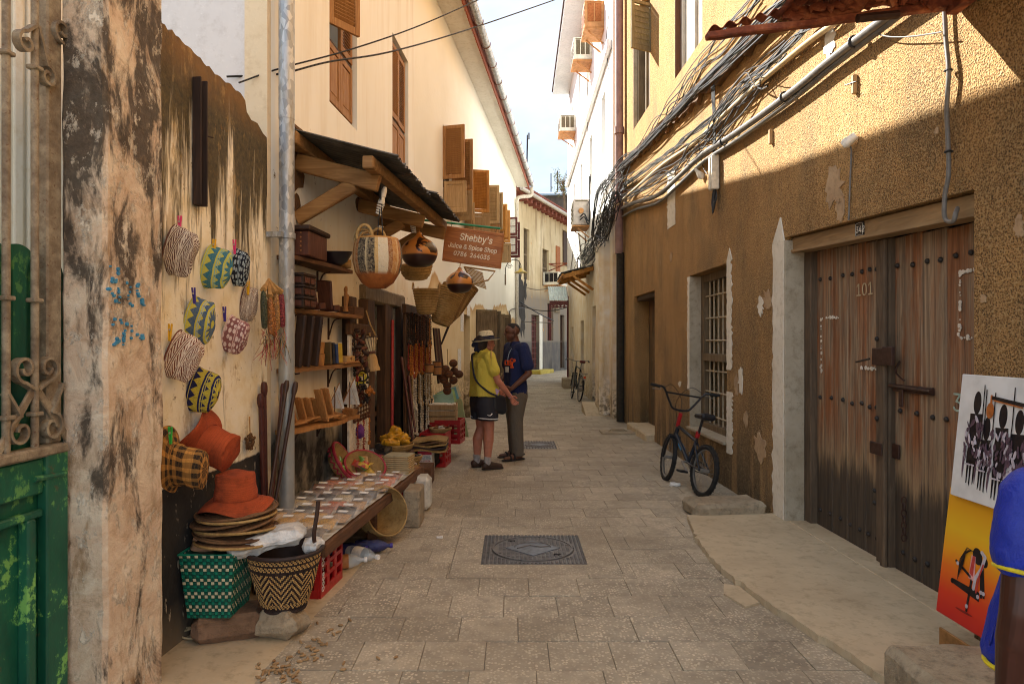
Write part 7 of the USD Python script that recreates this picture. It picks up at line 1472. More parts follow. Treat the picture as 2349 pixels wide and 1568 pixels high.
solo('polythene_bag', rough(sub(bx(.36, .22, .085, (-1.235, 3.46, .475), .035, RY(-.16) @ RZ(.2)), .03), .038, 9, 5), FILM, 'crumpled cloudy polythene bag lying across the chevron basket', 'plastic bag', smooth=70)
solo('paper_scrap', rough(sub(bx(.10, .10, .06, (-1.03, 3.52, .43), .02), .025), .03, 14, 9), FILM, 'small crumpled clear wrapper behind the basket handle', 'plastic bag', smooth=70)
HATS = mat('brown_woven_hat', m_concrete('#4d3220', '#8a6642', '#2b190e', .004, 5.0)); hc = np.array([-1.415, 3.50, .475])
hp = lathe(ridged([(.001, .03), (.09, .03), (.105, .012), (.20, .0)], 12, .004), 44)
hp = thick(hp, .006)
for i in range(8):
    c = hc + [kr.normal(0, .012), kr.normal(0, .012), .021 * i + .005 * math.sin(i * 1.7)]; R = RX(kr.normal(0, .05)) @ RY(kr.normal(0, .05) + (.06 if i < 3 else -.02))
    t = thing('straw_hat', ('lowest', 'second', 'third', 'fourth', 'fifth', 'sixth', 'seventh', 'topmost')[i] + (' flat brown hat' if i == 7 else ' flat brown hat from the bottom') + ' of the stack under the orange hat', 'hat', c, 'stack of flat brown woven hats'); s = kr.uniform(.95, 1.06)
    part(t, 'hat', xf(hp, m4(R * s, c)), HATS, smooth=50); part(t, 'rim', xf(tube([(.20 * math.cos(a), .20 * math.sin(a), 0.0) for a in np.linspace(0, 2 * pi, 44, endpoint=False)], .007, 6, closed=True), m4(R * s, c)), HATS if i % 3 else STRAW)
bucket(m4(RX(.05) @ RZ(.6), hc + [.0, 0, .20]), 'orange cloth hat sitting on the stack of flat brown hats', ORH, 1.0, .022, 9, .135, .185)
STR = plain('pale_string', '#c9b48c', .8); a = ground(440, 1462)
solo('loose_string', tube(smoothpath([a + np.array(d) for d in ((-.04, .05, .12), (-.07, .02, .05), (.0, .0, .05), (-.05, -.01, .03), (-.02, -.03, .012), (.06, -.02, .008), (.16, .02, .006))], 8), .005, 5), STR, 'loose pale string on the ground below the green bag', 'string')
NUT = mat('nut_shell', m_concrete('#8f6c45', '#b8966a', '#5d4528', .004, 6.0)); shell = xf(ball(.0075, (0, 0, 0), (2.2, .85, .85), 1), np.eye(4)); n0 = None
for i, (u, v, k) in enumerate(((635, 1540, 9), (612, 1530, 7), (645, 1535, 8), (660, 1560, 5), (600, 1560, 3), (705, 1495, 8), (730, 1470, 6), (720, 1510, 5), (760, 1450, 4), (690, 1520, 4), (590, 1590, 2), (640, 1600, 3), (770, 1420, 2), (900, 1540, 2), (780, 1530, 2))):
    for j in range(k):
        p = ground(u + kr.normal(0, 22), v + kr.normal(0, 14)); p[2] = .007; Mx = m4(RZ(kr.uniform(0, pi)) @ RY(kr.normal(0, .2)), p)
        if n0 is None: n0 = thing('nut_shell', 'peanut shell scattered on the paving below the stones', 'peanut shell', M=Mx, group='scattered peanut shells'); part(n0, 'shell', shell, NUT, local=True, smooth=True)
        else: copy(n0, 'peanut shell scattered on the paving below the stones', 'scattered peanut shells', M=Mx)
# ================================================================ the low table of spices
TZ = .345; ta, tb = np.array([-1.075, 3.84]), np.array([-.835, 6.25]); td = (tb - ta) / np.linalg.norm(tb - ta); tn = np.array([td[1], -td[0]])
def tp(s, d, z=0.0): q = ta + td * s - tn * d; return np.array([q[0], q[1], TZ + z])
tl = np.linalg.norm(tb - ta)
tab = thing('low_table', 'long low plank table along the wall covered with packets of spice', 'table', (*tp(1.2, .25)[:2], 0))
TM = np.eye(4); TM[:2, 0] = td; TM[:2, 1] = -tn; TM[:2, 3] = ta
for k in range(4): part(tab, 'plank', xf(bx(tl - .02 * (k % 2), .133, .03, (tl / 2, .068 + .137 * k, TZ - .017), .004), TM), SHELF)
part(tab, 'front_rail', xf(bx(tl, .03, .075, (tl / 2, -.016, TZ - .04), .005), TM), SHELFD)
for s in (1.15, 2.3):
    for d in (.06, .48): part(tab, 'leg', xf(bx(.06, .06, TZ - .034, (s, d, (TZ - .034) / 2), .005), TM), SHELFD)
for i in range(5):
    def nf(U, V): s, d = .02 + i * .42 + U * .46, -.012 + V * .54; q = ta[:, None, None] + td[:, None, None] * s - tn[:, None, None] * d; P = np.stack([s * 9, d * 9 + i * 5, s * 0], -1); return q[0], q[1], TZ + .004 + .004 * i % .007 + .012 * meshkit.fbm(P, 3, i) + .0 * U
    m, _ = grid(nf, 22, 22); solo('newspaper', m, plain('newspaper_grey', '#c5beb0', .8, scale=14.0), ('first', 'second', 'third', 'fourth', 'fifth')[i] + ' sheet of crumpled paper on the table, counted from the hats', 'paper', smooth=True)
SPC = [('tan', '#b98d55'), ('brown', '#6b4428'), ('orange', '#d0691f'), ('yellow', '#c9962c'), ('black', '#2d221c'), ('pale', '#c9b48a'), ('grey', '#6f6253'), ('rust', '#8f4a2a')]
SPM = [mat('spice_' + n, (lambda c: lambda g: g.surf(g.mix(g.ramp(g.noise(g.obj(), 95, 4, .7), [(.35, 0), (.65, 1)]), tuple(np.array(C(c)) * .45), tuple(np.minimum(np.array(C(c)) * 1.25, .9))), .55, g.bump(g.noise(g.obj(), 95, 4, .7), .006, .8)))(c)) for n, c in SPC]
def pillow(w, h, t, seed, n=9):
    def f(U, V): x, y = (U - .5) * 2, (V - .5) * 2; b = (1 - np.abs(x) ** 3) * (1 - np.abs(y) ** 3); nz = meshkit.fbm(np.stack([x * 2.2 + seed, y * 2.2, x * 0], -1), 3, seed) - .5; return x * w / 2 + .004 * nz, y * h / 2 + .006 * nz, t * b * (1 + .8 * nz) + .004 * nz
    return grid(f, n, n)[0]
LBL = plain('white_label', '#e8e6e0', .7); protos = []
order = [5, 0, 1, 3, 2, 7, 4, 6]
PS = {}
def packet(kind, M_, lab):
    if kind not in PS:
        t = thing('spice_packet', lab, 'spice packet', M=M_, group='spice packets on the low table'); part(t, 'spice', mv(pillow(.115, .105, .018, kind + 2), (0, -.012, .004)), SPM[kind], local=True, smooth=True); part(t, 'plastic_pouch', mv(pillow(.145, .165, .021, kind + 2, 14), (0, 0, .0065)), CLEAR, local=True, smooth=True)
        part(t, 'label_slip', mv(bx(.058, .026, .0012, (.005, .028, .0265), 0, RX(-.08)), (0, 0, 0)), LBL, local=True); PS[kind] = t
    else: copy(PS[kind], lab, M=M_)
pr = np.random.default_rng(41); names = ['first', 'second', 'third', 'fourth', 'fifth', 'sixth', 'seventh', 'eighth', 'ninth', 'tenth', 'eleventh', 'twelfth']; cols = ['at the street edge', 'one in from the street edge', 'one out from the wall', 'against the wall']
for r_ in range(11):
    for c_ in range(4):
        kind = int((pr.choice([5, 0, 6, 1], 1)[0], 3, pr.choice([5, 3]), 4, pr.choice([0, 5]), 4, pr.choice([1, 4]), pr.choice([0, 6]), 2, pr.choice([2, 0]), 7)[r_])
        if pr.random() < .25: kind = int(pr.integers(0, 8))
        p = tp(.10 + r_ * .165 + pr.normal(0, .012), .055 + c_ * .137 + pr.normal(0, .01), .036 + .006 * (r_ % 2)); w = math.atan2(td[1], td[0]) - pi / 2 + pr.normal(0, .12)
        packet(kind, m4(RZ(w) @ RX(.26 + pr.normal(0, .05)) @ RY(pr.normal(0, .05)) * 1.08, p), f'{SPC[kind][0]} spice packet in the {names[r_]} row from the hats, {cols[c_]}')
def books(s, d, n, c, lab, w=.17, grp=None):
    for i in range(n):
        t = thing('book', f'{names[i]} book from the bottom of the {lab}', 'book', tp(s, d, .012 + .017 * i), grp); Mx = m4(RZ(math.atan2(td[1], td[0]) + kr.normal(0, .04)), tp(s, d, .02 + .0175 * i)); part(t, 'pages', xf(bx(.196, w - .006, .0125, b=.001), Mx), plain('yellowed_pages', '#cbb488', .8)); part(t, 'cover', xf(bx(.205, w, .0022, (0, 0, .0075), .0006), Mx), c if i == n - 1 else SHP)
books(2.02, .36, 8, plain('red_book_cover', '#8e2f2b', .5), 'red topped stack on the table', .20, 'red topped stack of books'); books(2.05, .10, 9, plain('picture_book_cover', '#a8a184', .5), 'picture topped stack on the table', .22, 'picture topped stack of books')
REDB = plain('magenta_palm', '#9a2236', .6)
def shallow(p, R, lab, tilt):
    t = coil_basket([(.001, 0), (.09, .004), (.14, .05), (.165, .095)], 10, .005, m4(tilt, p), lab, name='shallow_basket'); part(t, 'red_band', xf(tube([(.167 * math.cos(a), .167 * math.sin(a), .095) for a in np.linspace(0, 2 * pi, 36, endpoint=False)], .013, 6, closed=True), m4(tilt, p)), REDB, smooth=60); part(t, 'red_zigzag', xf(tube([(.15 * math.cos(a), .15 * math.sin(a), .05 + .012 * (-1) ** i) for i, a in enumerate(np.linspace(0, 2 * pi, 36, endpoint=False))], .008, 5, closed=True), m4(tilt, p)), REDB)
T1 = RZ(-.5) @ RX(1.0); T2 = RX(.55) @ RY(.35)
p1 = tp(1.62, .52, .13); p2 = tp(1.78, .34, .05); shallow(p1, .16, 'red banded basket standing tilted against the wall', RY(1.05)); shallow(p2, .16, 'red banded basket full of packets, tilted towards the alley', T2)
for i in range(16):
    a, r = kr.uniform(0, 2 * pi), kr.uniform(0, .11); b = (p1, RY(1.05)) if i % 3 == 0 else (p2, T2); c = plain(('green_sachet', 'yellow_sachet', 'red_sachet', 'tan_sachet')[i % 4], ('#5f8a35', '#c9a53a', '#a8412d', '#b98f5a')[i % 4], .35)
    solo('sachet', xf(pillow(.085, .06, .015, i), m4(b[1] @ RZ(a) @ RX(kr.normal(0, .4)), b[0] + b[1] @ np.array([r * math.cos(a), r * math.sin(a), .055 + .02 * (i % 3)]))), c, ('green', 'yellow', 'red', 'tan')[i % 4] + ' sachet in the red banded basket ' + ('by the wall' if i % 3 == 0 else 'tilted to the alley'), 'sachet', 'sachets in the red banded baskets', smooth=True)
# red crates, bottles, leaning basket and what stands beyond the table
CRR = plain('red_crate_plastic', '#a81a1c', .4)
def crate(M_, lab, text=None, w=.30, d=.36, h=.27, nm='drinks_crate'):
    t = thing(nm, lab, 'crate', M=M_)
    for sx, L_ in ((0, w), (1, d)):
        for s in (-1, 1):
            P = sbox(-L_ / 2, 0, L_ / 2, h)
            for k in range(3):
                for j in range(2 if L_ < .32 else 3): n = 2 if L_ < .32 else 3; x = -L_ / 2 + L_ * (j + .5) / n; P = P.difference(sbox(x - L_ / n * .34, .05 + k * .07, x + L_ / n * .34, .098 + k * .07))
            R = RX(pi / 2) if sx == 0 else RZ(pi / 2) @ RX(pi / 2); o = (0, s * d / 2 + .006, 0) if sx == 0 else (s * w / 2 + .006 * 1 - .006, 0, 0)
            part(t, 'side', mv(xf(prism(P, .012), m4(R)), o), CRR, local=True)
    part(t, 'floor', bx(w - .02, d - .02, .012, (0, 0, .014)), CRR, local=True)
    if text: m = meshkit.text_mesh(text, .034, .002, True); part(t, 'lettering', mv(xf(m, m4(RZ(pi / 2) @ RX(pi / 2) @ RZ(pi / 2))), (w / 2 + .0135, -d / 2 + .045, .03)), LBL, local=True)
    return t
crate(m4(RZ(-.10), (-1.245, 4.13, .0)), 'red drinks crate propping up the near end of the low table', 'Coca-Cola')
crate(m4(RZ(-.10), (-1.03, 5.75, .0)), 'red drinks crate under the far end of the low table', None); crate(m4(RZ(-.1), (-.93, 8.25, .0)), 'red drinks crate beyond the white carton', None, .30, .34, .40); crate(m4(RZ(-.12), (-.90, 8.9, .18)), 'red plastic crate under the wooden crate of shells', None, .5, .34, .30)
for i, (x, y) in enumerate(((-1.10, 4.46), (-1.02, 4.62), (-1.15, 4.72), (-.99, 4.80))):
    t = thing('plastic_bottle', ('labelled clear bottle lying nearest the red crate', 'clear bottle lying mouth outwards behind the labelled one', 'blue capped bottle lying under the table', 'dark blue bottle lying farthest under the table')[i], 'bottle', (x, y, 0)); Mx = m4(RZ((.3, -.5, .2, .1)[i]) @ RY(pi / 2), (x, y, .047)); BL = mat(f'bottle_plastic_{i}', m_film((.35, .3, .8, .9)[i], ('#cfd4d2', '#cfd4d2', '#22306b', '#1c2450')[i], .15)); part(t, 'body', xf(lathe([(0, -.11), (.04, -.11), (.045, -.09), (.045, .05), (.03, .09), (.014, .115), (.014, .13), (0, .13)], 20), Mx), BL, smooth=40); part(t, 'cap', xf(lathe([(0, .131), (.017, .131), (.017, .15), (0, .15)], 14), Mx), (LBL, LBL, PEGC['violet'], PEGC['violet'])[i])
    if i < 2: part(t, 'label_band', xf(lathe([(.0458, -.05), (.0458, .03)], 20), Mx), (plain('orange_label', '#b07a4a', .6), LBL)[i])
coil_basket([(.001, 0), (.12, .005), (.16, .06), (.18, .20)], 16, .006, m4(RZ(-.75) @ RY(1.25), (-1.06, 5.16, .172)), 'round tan basket lying on its side under the table edge', m=STRAW, n=36)
solo('water_can', rough(sub(bx(.17, .20, .30, (-.80, 6.05, .155), .04), .05), .006, 8, 1), plain('cloudy_white_can', '#cdc9bb', .35), 'cloudy white plastic can standing at the far end of the table', 'water can', smooth=50)
solo('concrete_block', stone(.13, .30, .30, 33, .006, .05, .012).apply_translation([0, 0, 0]) if False else mv(stone(.13, .30, .30, 33, .006, .05, .012), (-.80, 5.58, -.003)), M['stone'], 'grey concrete block standing before the white can', 'concrete block', smooth=40)
yb = at(907, 1033, 7.0); coil_basket([(.001, 0), (.13, .004), (.17, .04), (.19, .075)], 8, .006, m4(None, (yb[0], 7.0, .36)), 'round flat basket heaped with bags of yellow crisps', n=32); solo('stool_box', mv(bx(.34, .34, .36, (0, 0, .178), .01), (yb[0], 7.0, 0)), SHELFD, 'dark wooden box under the basket of yellow bags', 'box')
YEL = plain('amber_crisp_bag', '#d09a2c', .25, scale=40.0)
for i in range(14): a, r = kr.uniform(0, 2 * pi), kr.uniform(0, .15); solo('crisp_bag', rough(sub(bx(.11, .085, .055, (0, 0, 0), .02), .03), .03, 14, i).apply_translation((0, 0, 0)) if False else mv(xf(rough(sub(bx(.12, .09, .06, (0, 0, 0), .02), .03), .03, 14, i), m4(RZ(a) @ RX(kr.normal(0, .4)))), (yb[0] + r * math.cos(a), 7.0 + r * math.sin(a), .46 + .12 * (1 - r / .15) * kr.uniform(.3, 1))), YEL, 'clear bag of amber yellow crisps heaped in the flat basket', 'bag', 'heap of bags of yellow crisps', smooth=70)
solo('black_cloth', rough(sub(bx(.30, .34, .10, (yb[0] - .12, 6.62, .40), .03), .04), .06, 7, 2), plain('black_shiny_cloth', '#1b1b1e', .35), 'heap of shiny black cloth before the yellow bags', 'cloth', smooth=70); solo('grey_foil_bag', rough(sub(bx(.22, .2, .09, (yb[0] - .2, 6.45, .41), .03), .03), .05, 9, 4), plain('grey_foil', '#7d7d80', .3), 'crumpled grey foil bag between the books and the black cloth', 'bag', smooth=70)
mt = at(984, 1020, 7.75)
for i in range(5):
    t = np.linspace(0, 1, 14); pth = np.stack([mt[0] - .16 + .36 * t, np.full(14, 7.75), .27 + .028 * i + .012 * np.sin(t * 6 + i)], 1); m = prism(LineString([(p[0], p[2]) for p in pth]).buffer(.010), .34); solo('folded_mat', mv(xf(m, np.array([[1, 0, 0, 0], [0, 0, -1, 0], [0, 1, 0, 0], [0, 0, 0, 1.0]])), (0, 7.92, 0)), (STRAW, BK[0], STRAW, HATS, STRAW)[i], ('lowest', 'second', 'middle', 'fourth', 'topmost')[i] + ' folded striped mat on the white carton', 'mat', 'folded mats on the white carton')
wc = thing('white_carton', 'white carton of petroleum jelly with red and blue print, standing beyond the table', 'carton', (-.99, 7.75, 0)); X0 = at(958, 1083, 7.62)[0]; X1 = at(991, 1083, 7.62)[0]; part(wc, 'carton', b2(X0, X1, 7.62, 7.9, .0, .262, .003), plain('white_card', '#dcd8cf', .7))
def wt(txt, h, x, z, m, W_=None):
    q = meshkit.text_mesh(txt, h, .0015, True); v = np.asarray(q.vertices).copy(); v[:, 0] *= (W_ / v[:, 0].max()) if W_ else 1; part(wc, 'lettering', tm(np.stack([X0 + x + v[:, 0], 7.6185 - v[:, 2], z + v[:, 1]], 1), q.faces), m)
RP, BP_ = plain('red_print', '#b02a3f', .6), plain('blue_print', '#2f6f8a', .6); part(wc, 'red_band', b2(X0 + .002, X1 - .002, 7.616, 7.6195, .222, .258, 0), RP); wt('Family Care', .02, .012, .23, LBL, .135); wt('Pure Petroleum', .014, .02, .196, BP_, .12); wt('Petroleum Jelly 50g', .013, .012, .175, BP_, .137); wt('1 x 10 DOZEN', .016, .024, .145, RP, .115)
part(wc, 'round_mark', mv(xf(tube([(.022 * math.cos(a), .018 * math.sin(a), 0) for a in np.linspace(0, 2 * pi, 20, endpoint=False)], .002, 4, closed=True), m4(RX(pi / 2))), ((X0 + X1) / 2, 7.618, .105)), RP)
for i in range(3): part(wc, 'print_line', b2(X0 + .02, X1 - .02 - .01 * i, 7.6165, 7.6195, .05 - .016 * i, .055 - .016 * i, 0), BP_)
for i, (u, v, Y, r) in enumerate(((945, 1055, 7.2, .11), (940, 1075, 7.1, .10), (1010, 990, 8.4, .14))):
    p = at(u, v, Y); coil_basket([(.001, 0), (r * .6, 0), (r * .9, .04), (r, .075)], 6, .004, m4(None, (p[0], p[1], p[2] - .03)), ('small tan basket of black trinkets before the white carton', 'small tan basket of beads lowest before the white carton', 'tan bowl heaped with shells on the red crate')[i], n=24)
    for j in range(14): a, q = kr.uniform(0, 2 * pi), kr.uniform(0, r * .8); solo('trinket', mv(ball(kr.uniform(.018, .03), (0, 0, 0), (1.3, 1, .7), 1), (p[0] + q * math.cos(a), p[1] + q * math.sin(a), p[2] + .035 + .02 * kr.random())), (BEADC[1], BEADC[0], COCO)[i] if j % 3 else BEADC[3], ('black trinket in the small basket before the carton', 'brown bead in the lowest basket before the carton', 'round shell in the bowl on the red crate')[i], 'trinket', ('black trinkets in a basket', 'brown beads in a basket', 'shells in a bowl')[i], smooth=True)
solo('bowl_stand', b2(-1.09, -.83, 6.95, 7.3, 0, .195, .01), SHELFD, 'dark box carrying the two small tan baskets before the carton', 'box')
wk = thing('wooden_crate', 'pale slatted wooden crate of shells beneath the leaflets', 'crate', at(1013, 966, 8.9)); p = at(1013, 966, 8.9); z0 = p[2]
for s in range(3):
    for y in (-.16, .16): part(wk, 'slat', bx(.40, .012, .068, (p[0], 8.9 + y, z0 + .04 + .078 * s), .003), SHP)
    for x in (-.195, .195): part(wk, 'slat', bx(.012, .31, .068, (p[0] + x, 8.9, z0 + .04 + .078 * s), .003), SHP)
for x in (-.18, .18):
    for y in (-.145, .145): part(wk, 'corner_post', bx(.02, .02, .235, (p[0] + x, 8.9 + y, z0 + .12), .002), SHP)
part(wk, 'floor', bx(.38, .3, .012, (p[0], 8.9, z0 + .008), .002), SHP); part(wk, 'shell_heap', rough(sub(bx(.36, .28, .15, (p[0], 8.9, z0 + .16), .02), .04), .03, 18, 2), M['jamb'], kind='stuff')
for i, c in enumerate(('#8fae9a', '#a9c27a', '#6fa3ad', '#c7c09a')): q = at(1018 + i * 5, 915 - i * 4, 9.0 + .03 * i); solo('leaflet', bx(.26, .004, .17, q, .0, RY(-.22 - .05 * i) @ RX(-.3)), plain(f'leaflet_{i}', c, .4, scale=9.0), ('pale green', 'yellow green', 'blue', 'cream')[i] + ' picture leaflet leaning in the wooden crate', 'leaflet')
q = ground(1072, 1005); cv = thing('leaning_board', 'pale green painted board leaning at the end of the stall behind the woman', 'board', q); A_, B_ = q + [0, 0, .01], q + [-.24, .2, .0]
m, _ = grid(lambda U, V: (q[0] - .30 * (1 - U) - .12 * V + .02, q[1] + .1 + .25 * (1 - U) + .12 * V, .01 + .58 * V + 0 * U), 6, 6); part(cv, 'board', thick(m, -.012), plain('mottled_green_board', '#9aa67d', .5, scale=5.0))
solo('black_sack', rough(sub(bx(.26, .3, .36, (-1.0, 8.0, .18), .05), .05), .05, 6, 3), plain('black_sacking', '#1d1916', .8), 'dark sack of small goods under the wide necklace rack', 'sack', smooth=60)
TIS = plain('white_tissue', '#e2dfd8', .8)
for u, v, s, l in ((1548, 1114, .10, 'crumpled white tissue lying beside the bicycle wheels'), (1008, 1233, .05, 'small pale scrap of paper on the paving left of the manhole'), (1092, 1010, .05, 'white scrap by the foot of the stall')): p = ground(u, v); solo('litter', rough(sub(bx(s, s * .7, s * .3, (0, 0, s * .15), .01), .015), s * .28, 25, int(s * 100)).apply_translation(p) if False else mv(rough(sub(bx(s, s * .7, s * .3, (0, 0, s * .15), .01), .015), s * .28, 25, int(s * 100)), p), TIS, l, 'litter', smooth=70)
# ================================================================ people
def fleshy(bones, res=.012, it=8, trim=(), cut=(), noise_=0.0, seed=0, freq=9.0):
    ps = []
    for b in bones:
        sp = [m3.Manifold.sphere(1.0, 24).scale([float(x) * q[1] for x in (q[2] if len(q) > 2 else (1, 1, 1))]).translate([float(x) for x in q[0]]) for q in b]; ps.append(m3.Manifold.batch_hull(sp) if len(sp) > 1 else sp[0])
    A = m3.Manifold.batch_boolean(ps, m3.OpType.Add)
    for n, o in trim:
        n = np.asarray(n, float); A = A.trim_by_plane([float(x) for x in n / np.linalg.norm(n)], float((n @ o if np.ndim(o) else o) / np.linalg.norm(n)))
    A = A.refine_to_length(res); me = A.to_mesh(); t = trimesh.Trimesh(me.vert_properties[:, :3], me.tri_verts, process=True); trimesh.smoothing.filter_taubin(t, lamb=.5, nu=.53, iterations=it)
    v = np.asarray(t.vertices)
    if noise_: v = v + np.asarray(t.vertex_normals) * ((meshkit.fbm(v * [freq, freq, freq * .6], 4, seed) - .5) * 2 * noise_)[:, None]
    return tm(v, t.faces)
def hand(w, d, n, s=1.0, curl=.5, side=1):
    """Bones of a hand at wrist w: fingers along d, palm facing n; unequal fingers bent by curl, thumb from the side."""
    w, d, n = (np.asarray(x, float) for x in (w, d, n)); d = d / np.linalg.norm(d); n = n - d * (n @ d); n /= np.linalg.norm(n); b = np.cross(d, n) * side; B = []
    k = [w + d * .075 * s + b * (x * s) for x in (-.030, -.010, .010, .028)]
    B.append([(w, .021 * s), (w + d * .03 * s, .022 * s)]); 
    for q in k: B.append([(w + d * .02 * s, .017 * s), (q, .0125 * s)])
    B.append([(k[0], .0125 * s), (k[3], .0125 * s)])
    for q, L_ in zip(k, (.072, .082, .076, .058)):
        a, p = 0.25 * curl, q
        for t, r in zip((.42, .33, .25), (.0100, .0092, .0080)): e = p + (d * math.cos(a) + n * math.sin(a)) * L_ * t * s; B.append([(p, r * s * 1.05), (e, r * s)]); p = e; a += .75 * curl
    t0 = w + d * .022 * s - b * .024 * s; t1 = t0 + (d * .6 - b * .7 + n * .2) * .040 * s; t2 = t1 + (d * .9 - b * .15 + n * .35) * .032 * s; B += [[(w + d * .012 * s, .016 * s), (t0, .014 * s)], [(t0, .0135 * s), (t1, .0112 * s)], [(t1, .011 * s), (t2, .009 * s)]]
    return B
def head(c, f, s=1.0, tilt=0.0):
    """Bones of a head centred at c looking along f (a unit vector on the ground plane)."""
    c, f = np.asarray(c, float), np.asarray(f, float); u = np.array([0, 0, 1.0]); l = np.cross(u, f); P = lambda x, y, z: c + (f * x + l * y + u * z) * s
    B = [[(P(-.015, 0, .035), .083 * s), (P(.02, 0, .03), .076 * s)], [(P(-.01, 0, .03), .078 * s), (P(.035, 0, -.03), .056 * s)], [(P(.03, 0, -.03), .054 * s), (P(.052, 0, -.083), .026 * s)], [(P(.01, .03, -.04), .040 * s), (P(.05, 0, -.083), .024 * s)], [(P(.01, -.03, -.04), .040 * s), (P(.05, 0, -.083), .024 * s)],
         [(P(.085, 0, .018), .009 * s), (P(.105, 0, -.018), .0115 * s)], [(P(.095, .010, -.020), .0085 * s), (P(.095, -.010, -.020), .0085 * s)], [(P(.082, .016, -.046), .0085 * s), (P(.088, 0, -.044), .010 * s)], [(P(.082, -.016, -.046), .0085 * s), (P(.088, 0, -.044), .010 * s)], [(P(.08, .014, -.058), .009 * s), (P(.084, 0, -.059), .010 * s)], [(P(.08, -.014, -.058), .009 * s), (P(.084, 0, -.059), .010 * s)],
         [(P(.082, .036, .028), .010 * s), (P(.088, .008, .03), .010 * s)], [(P(.082, -.036, .028), .010 * s), (P(.088, -.008, .03), .010 * s)]]
    for y in (1, -1): B += [[(P(-.005, y * .076, .022), .012 * s), (P(.0, y * .082, .0), .013 * s), (P(.004, y * .076, -.022), .009 * s)]]
    return B, P
def skin(name, col, rough_=.5):
    c = np.array(C(col))
    return mat(name, lambda g: g.surf(g.ramp(g.noise(g.pos(), 26, 5, .6), [(.3, tuple(c * .82)), (.6, tuple(c)), (.75, tuple(c * 1.15))]), rough_, g.bump(g.noise(g.pos(), 160, 3, .6), .001, .4), subsurface_weight=.08))
def cloth(name, col, rough_=.9, fold=.010, dark=.6):
    c = np.array(C(col))
    def f(g):
        p = g.pos(); a = g.noise(g.map(p, (1, 1, .55)), 9, 5, .6, .8); b = g.noise(p, 300, 2, .5); return g.surf(g.ramp(b, [(.3, tuple(c * .85)), (.7, tuple(c * 1.08))]), rough_, g.bump(g.math('add', a, g.math('multiply', b, .06)), fold, .8))
    return mat(name, f)
SKL = skin('sunburnt_skin', '#b5745a'); SKD = skin('dark_skin', '#66402e', .42); SKB = skin('deep_brown_skin', '#432318', .38)
class Body:
    def __init__(s, o, ang): s.o, s.f = np.asarray(o, float), np.array([math.cos(ang), math.sin(ang), 0]); s.l = np.array([-s.f[1], s.f[0], 0])
    def p(s, x, y, z): return s.o + s.f * x + s.l * y + np.array([0, 0, z])
    def M(s, x=0, y=0, z=0, R=None): m = np.eye(4); m[:3, :3] = np.stack([s.f, s.l, [0, 0, 1]], 1) @ (R if R is not None else np.eye(3)); m[:3, 3] = s.p(x, y, z); return m
    def q(s, bones):  # local bones to the world, their scales turned with the body where round enough
        return bones
# ---- the woman in yellow, her back to us
W = Body((-.33, 8.0, 0), .50); P = W.p
HB, HP = head(P(.035, 0, 1.455), W.f, .95)
SHR, SHL = P(-.01, -.165, 1.305), P(.0, .165, 1.305); ELR, ELL = P(.07, -.225, 1.03), P(.04, .21, 1.04); WRR, WRL = P(.235, -.215, .85), P(.22, .10, .90)
bones = [[(P(0, -.07, .80), .105), (P(0, .07, .80), .105)], [(P(0, -.03, .80), .125), (P(-.0, 0, .98), .112)], [(P(0, .04, .98), .10), (P(0, -.04, .98), .10), (P(.0, -.06, 1.22), .098), (P(.0, .06, 1.22), .098)], [(P(0, -.13, 1.29), .055), (P(0, .13, 1.29), .055), (P(0, 0, 1.24), .09)], [(P(-.01, 0, 1.30), .06), (P(.015, 0, 1.40), .048)]]
for s, hx in ((-1, .02), (1, -.02)):
    bones += [[(P(0, s * .088, .80), .098), (P(.018, s * .095, .47), .060)], [(P(.018, s * .095, .47), .058), (P(.0 + hx - .01, s * .1, .34), .062)], [(P(hx - .012, s * .1, .34), .060), (P(hx - .02, s * .1, .10), .036)], [(P(hx - .02, s * .1, .10), .036), (P(hx - .03, s * .1, .045), .036)], [(P(hx - .02, s * .1, .05), .036), (P(hx + .12, s * .11, .03), .028)]]
bones += [[(SHR, .052), (ELR, .040)], [(ELR, .039), (ELR + (WRR - ELR) * .35, .038)], [(ELR + (WRR - ELR) * .3, .038), (WRR, .024)], [(SHL, .052), (ELL, .040)], [(ELL, .039), (WRL, .024)]]
bones += hand(WRR, P(.30, -.20, .76) - WRR, -W.l + .3 * W.f, .95, .9, 1) + hand(WRL, W.f + np.array([0, 0, -.4]), -W.l, .95, .7, -1) + HB
wo = thing('person', 'person in a yellow shirt, black shorts and straw hat, seen from behind, arm held forward', 'person', W.o)
part(wo, 'body', fleshy(bones, .009, 6), SKL, smooth=True)
YS = cloth('yellow_shirt_cloth', '#d3bf4a', .85, .022); BS = cloth('black_shorts_cloth', '#211f26', .7, .008); WP = plain('white_piping', '#d8d5d2', .7)
sb = [[(P(0, -.075, .86), .142), (P(0, .075, .86), .142), (P(.0, -.06, 1.0), .138), (P(.0, .06, 1.0), .138)], [(P(.0, -.07, 1.0), .138), (P(0, .07, 1.0), .138), (P(-.01, -.085, 1.21), .122), (P(-.01, .085, 1.21), .122)], [(P(-.005, -.15, 1.295), .073), (P(-.005, .15, 1.295), .073), (P(-.01, 0, 1.22), .115)], [(P(-.01, 0, 1.29), .085), (P(.0, 0, 1.365), .066)], [(P(-.01, -.162, 1.300), .076), (P(.022, -.205, 1.15), .074)], [(P(.0, .16, 1.300), .076), (P(.02, .205, 1.14), .074)]]
part(wo, 'shirt', fleshy(sb, .012, 4, [((0.05, 0.12, 1), P(0, 0, .835))], noise_=.015, seed=4, freq=13), YS, smooth=True)
part(wo, 'collar', fleshy([[(P(-.05, -.045, 1.365), .018), (P(-.06, 0, 1.375), .02), (P(-.05, .045, 1.365), .018)]], .01, 3), YS, smooth=True)
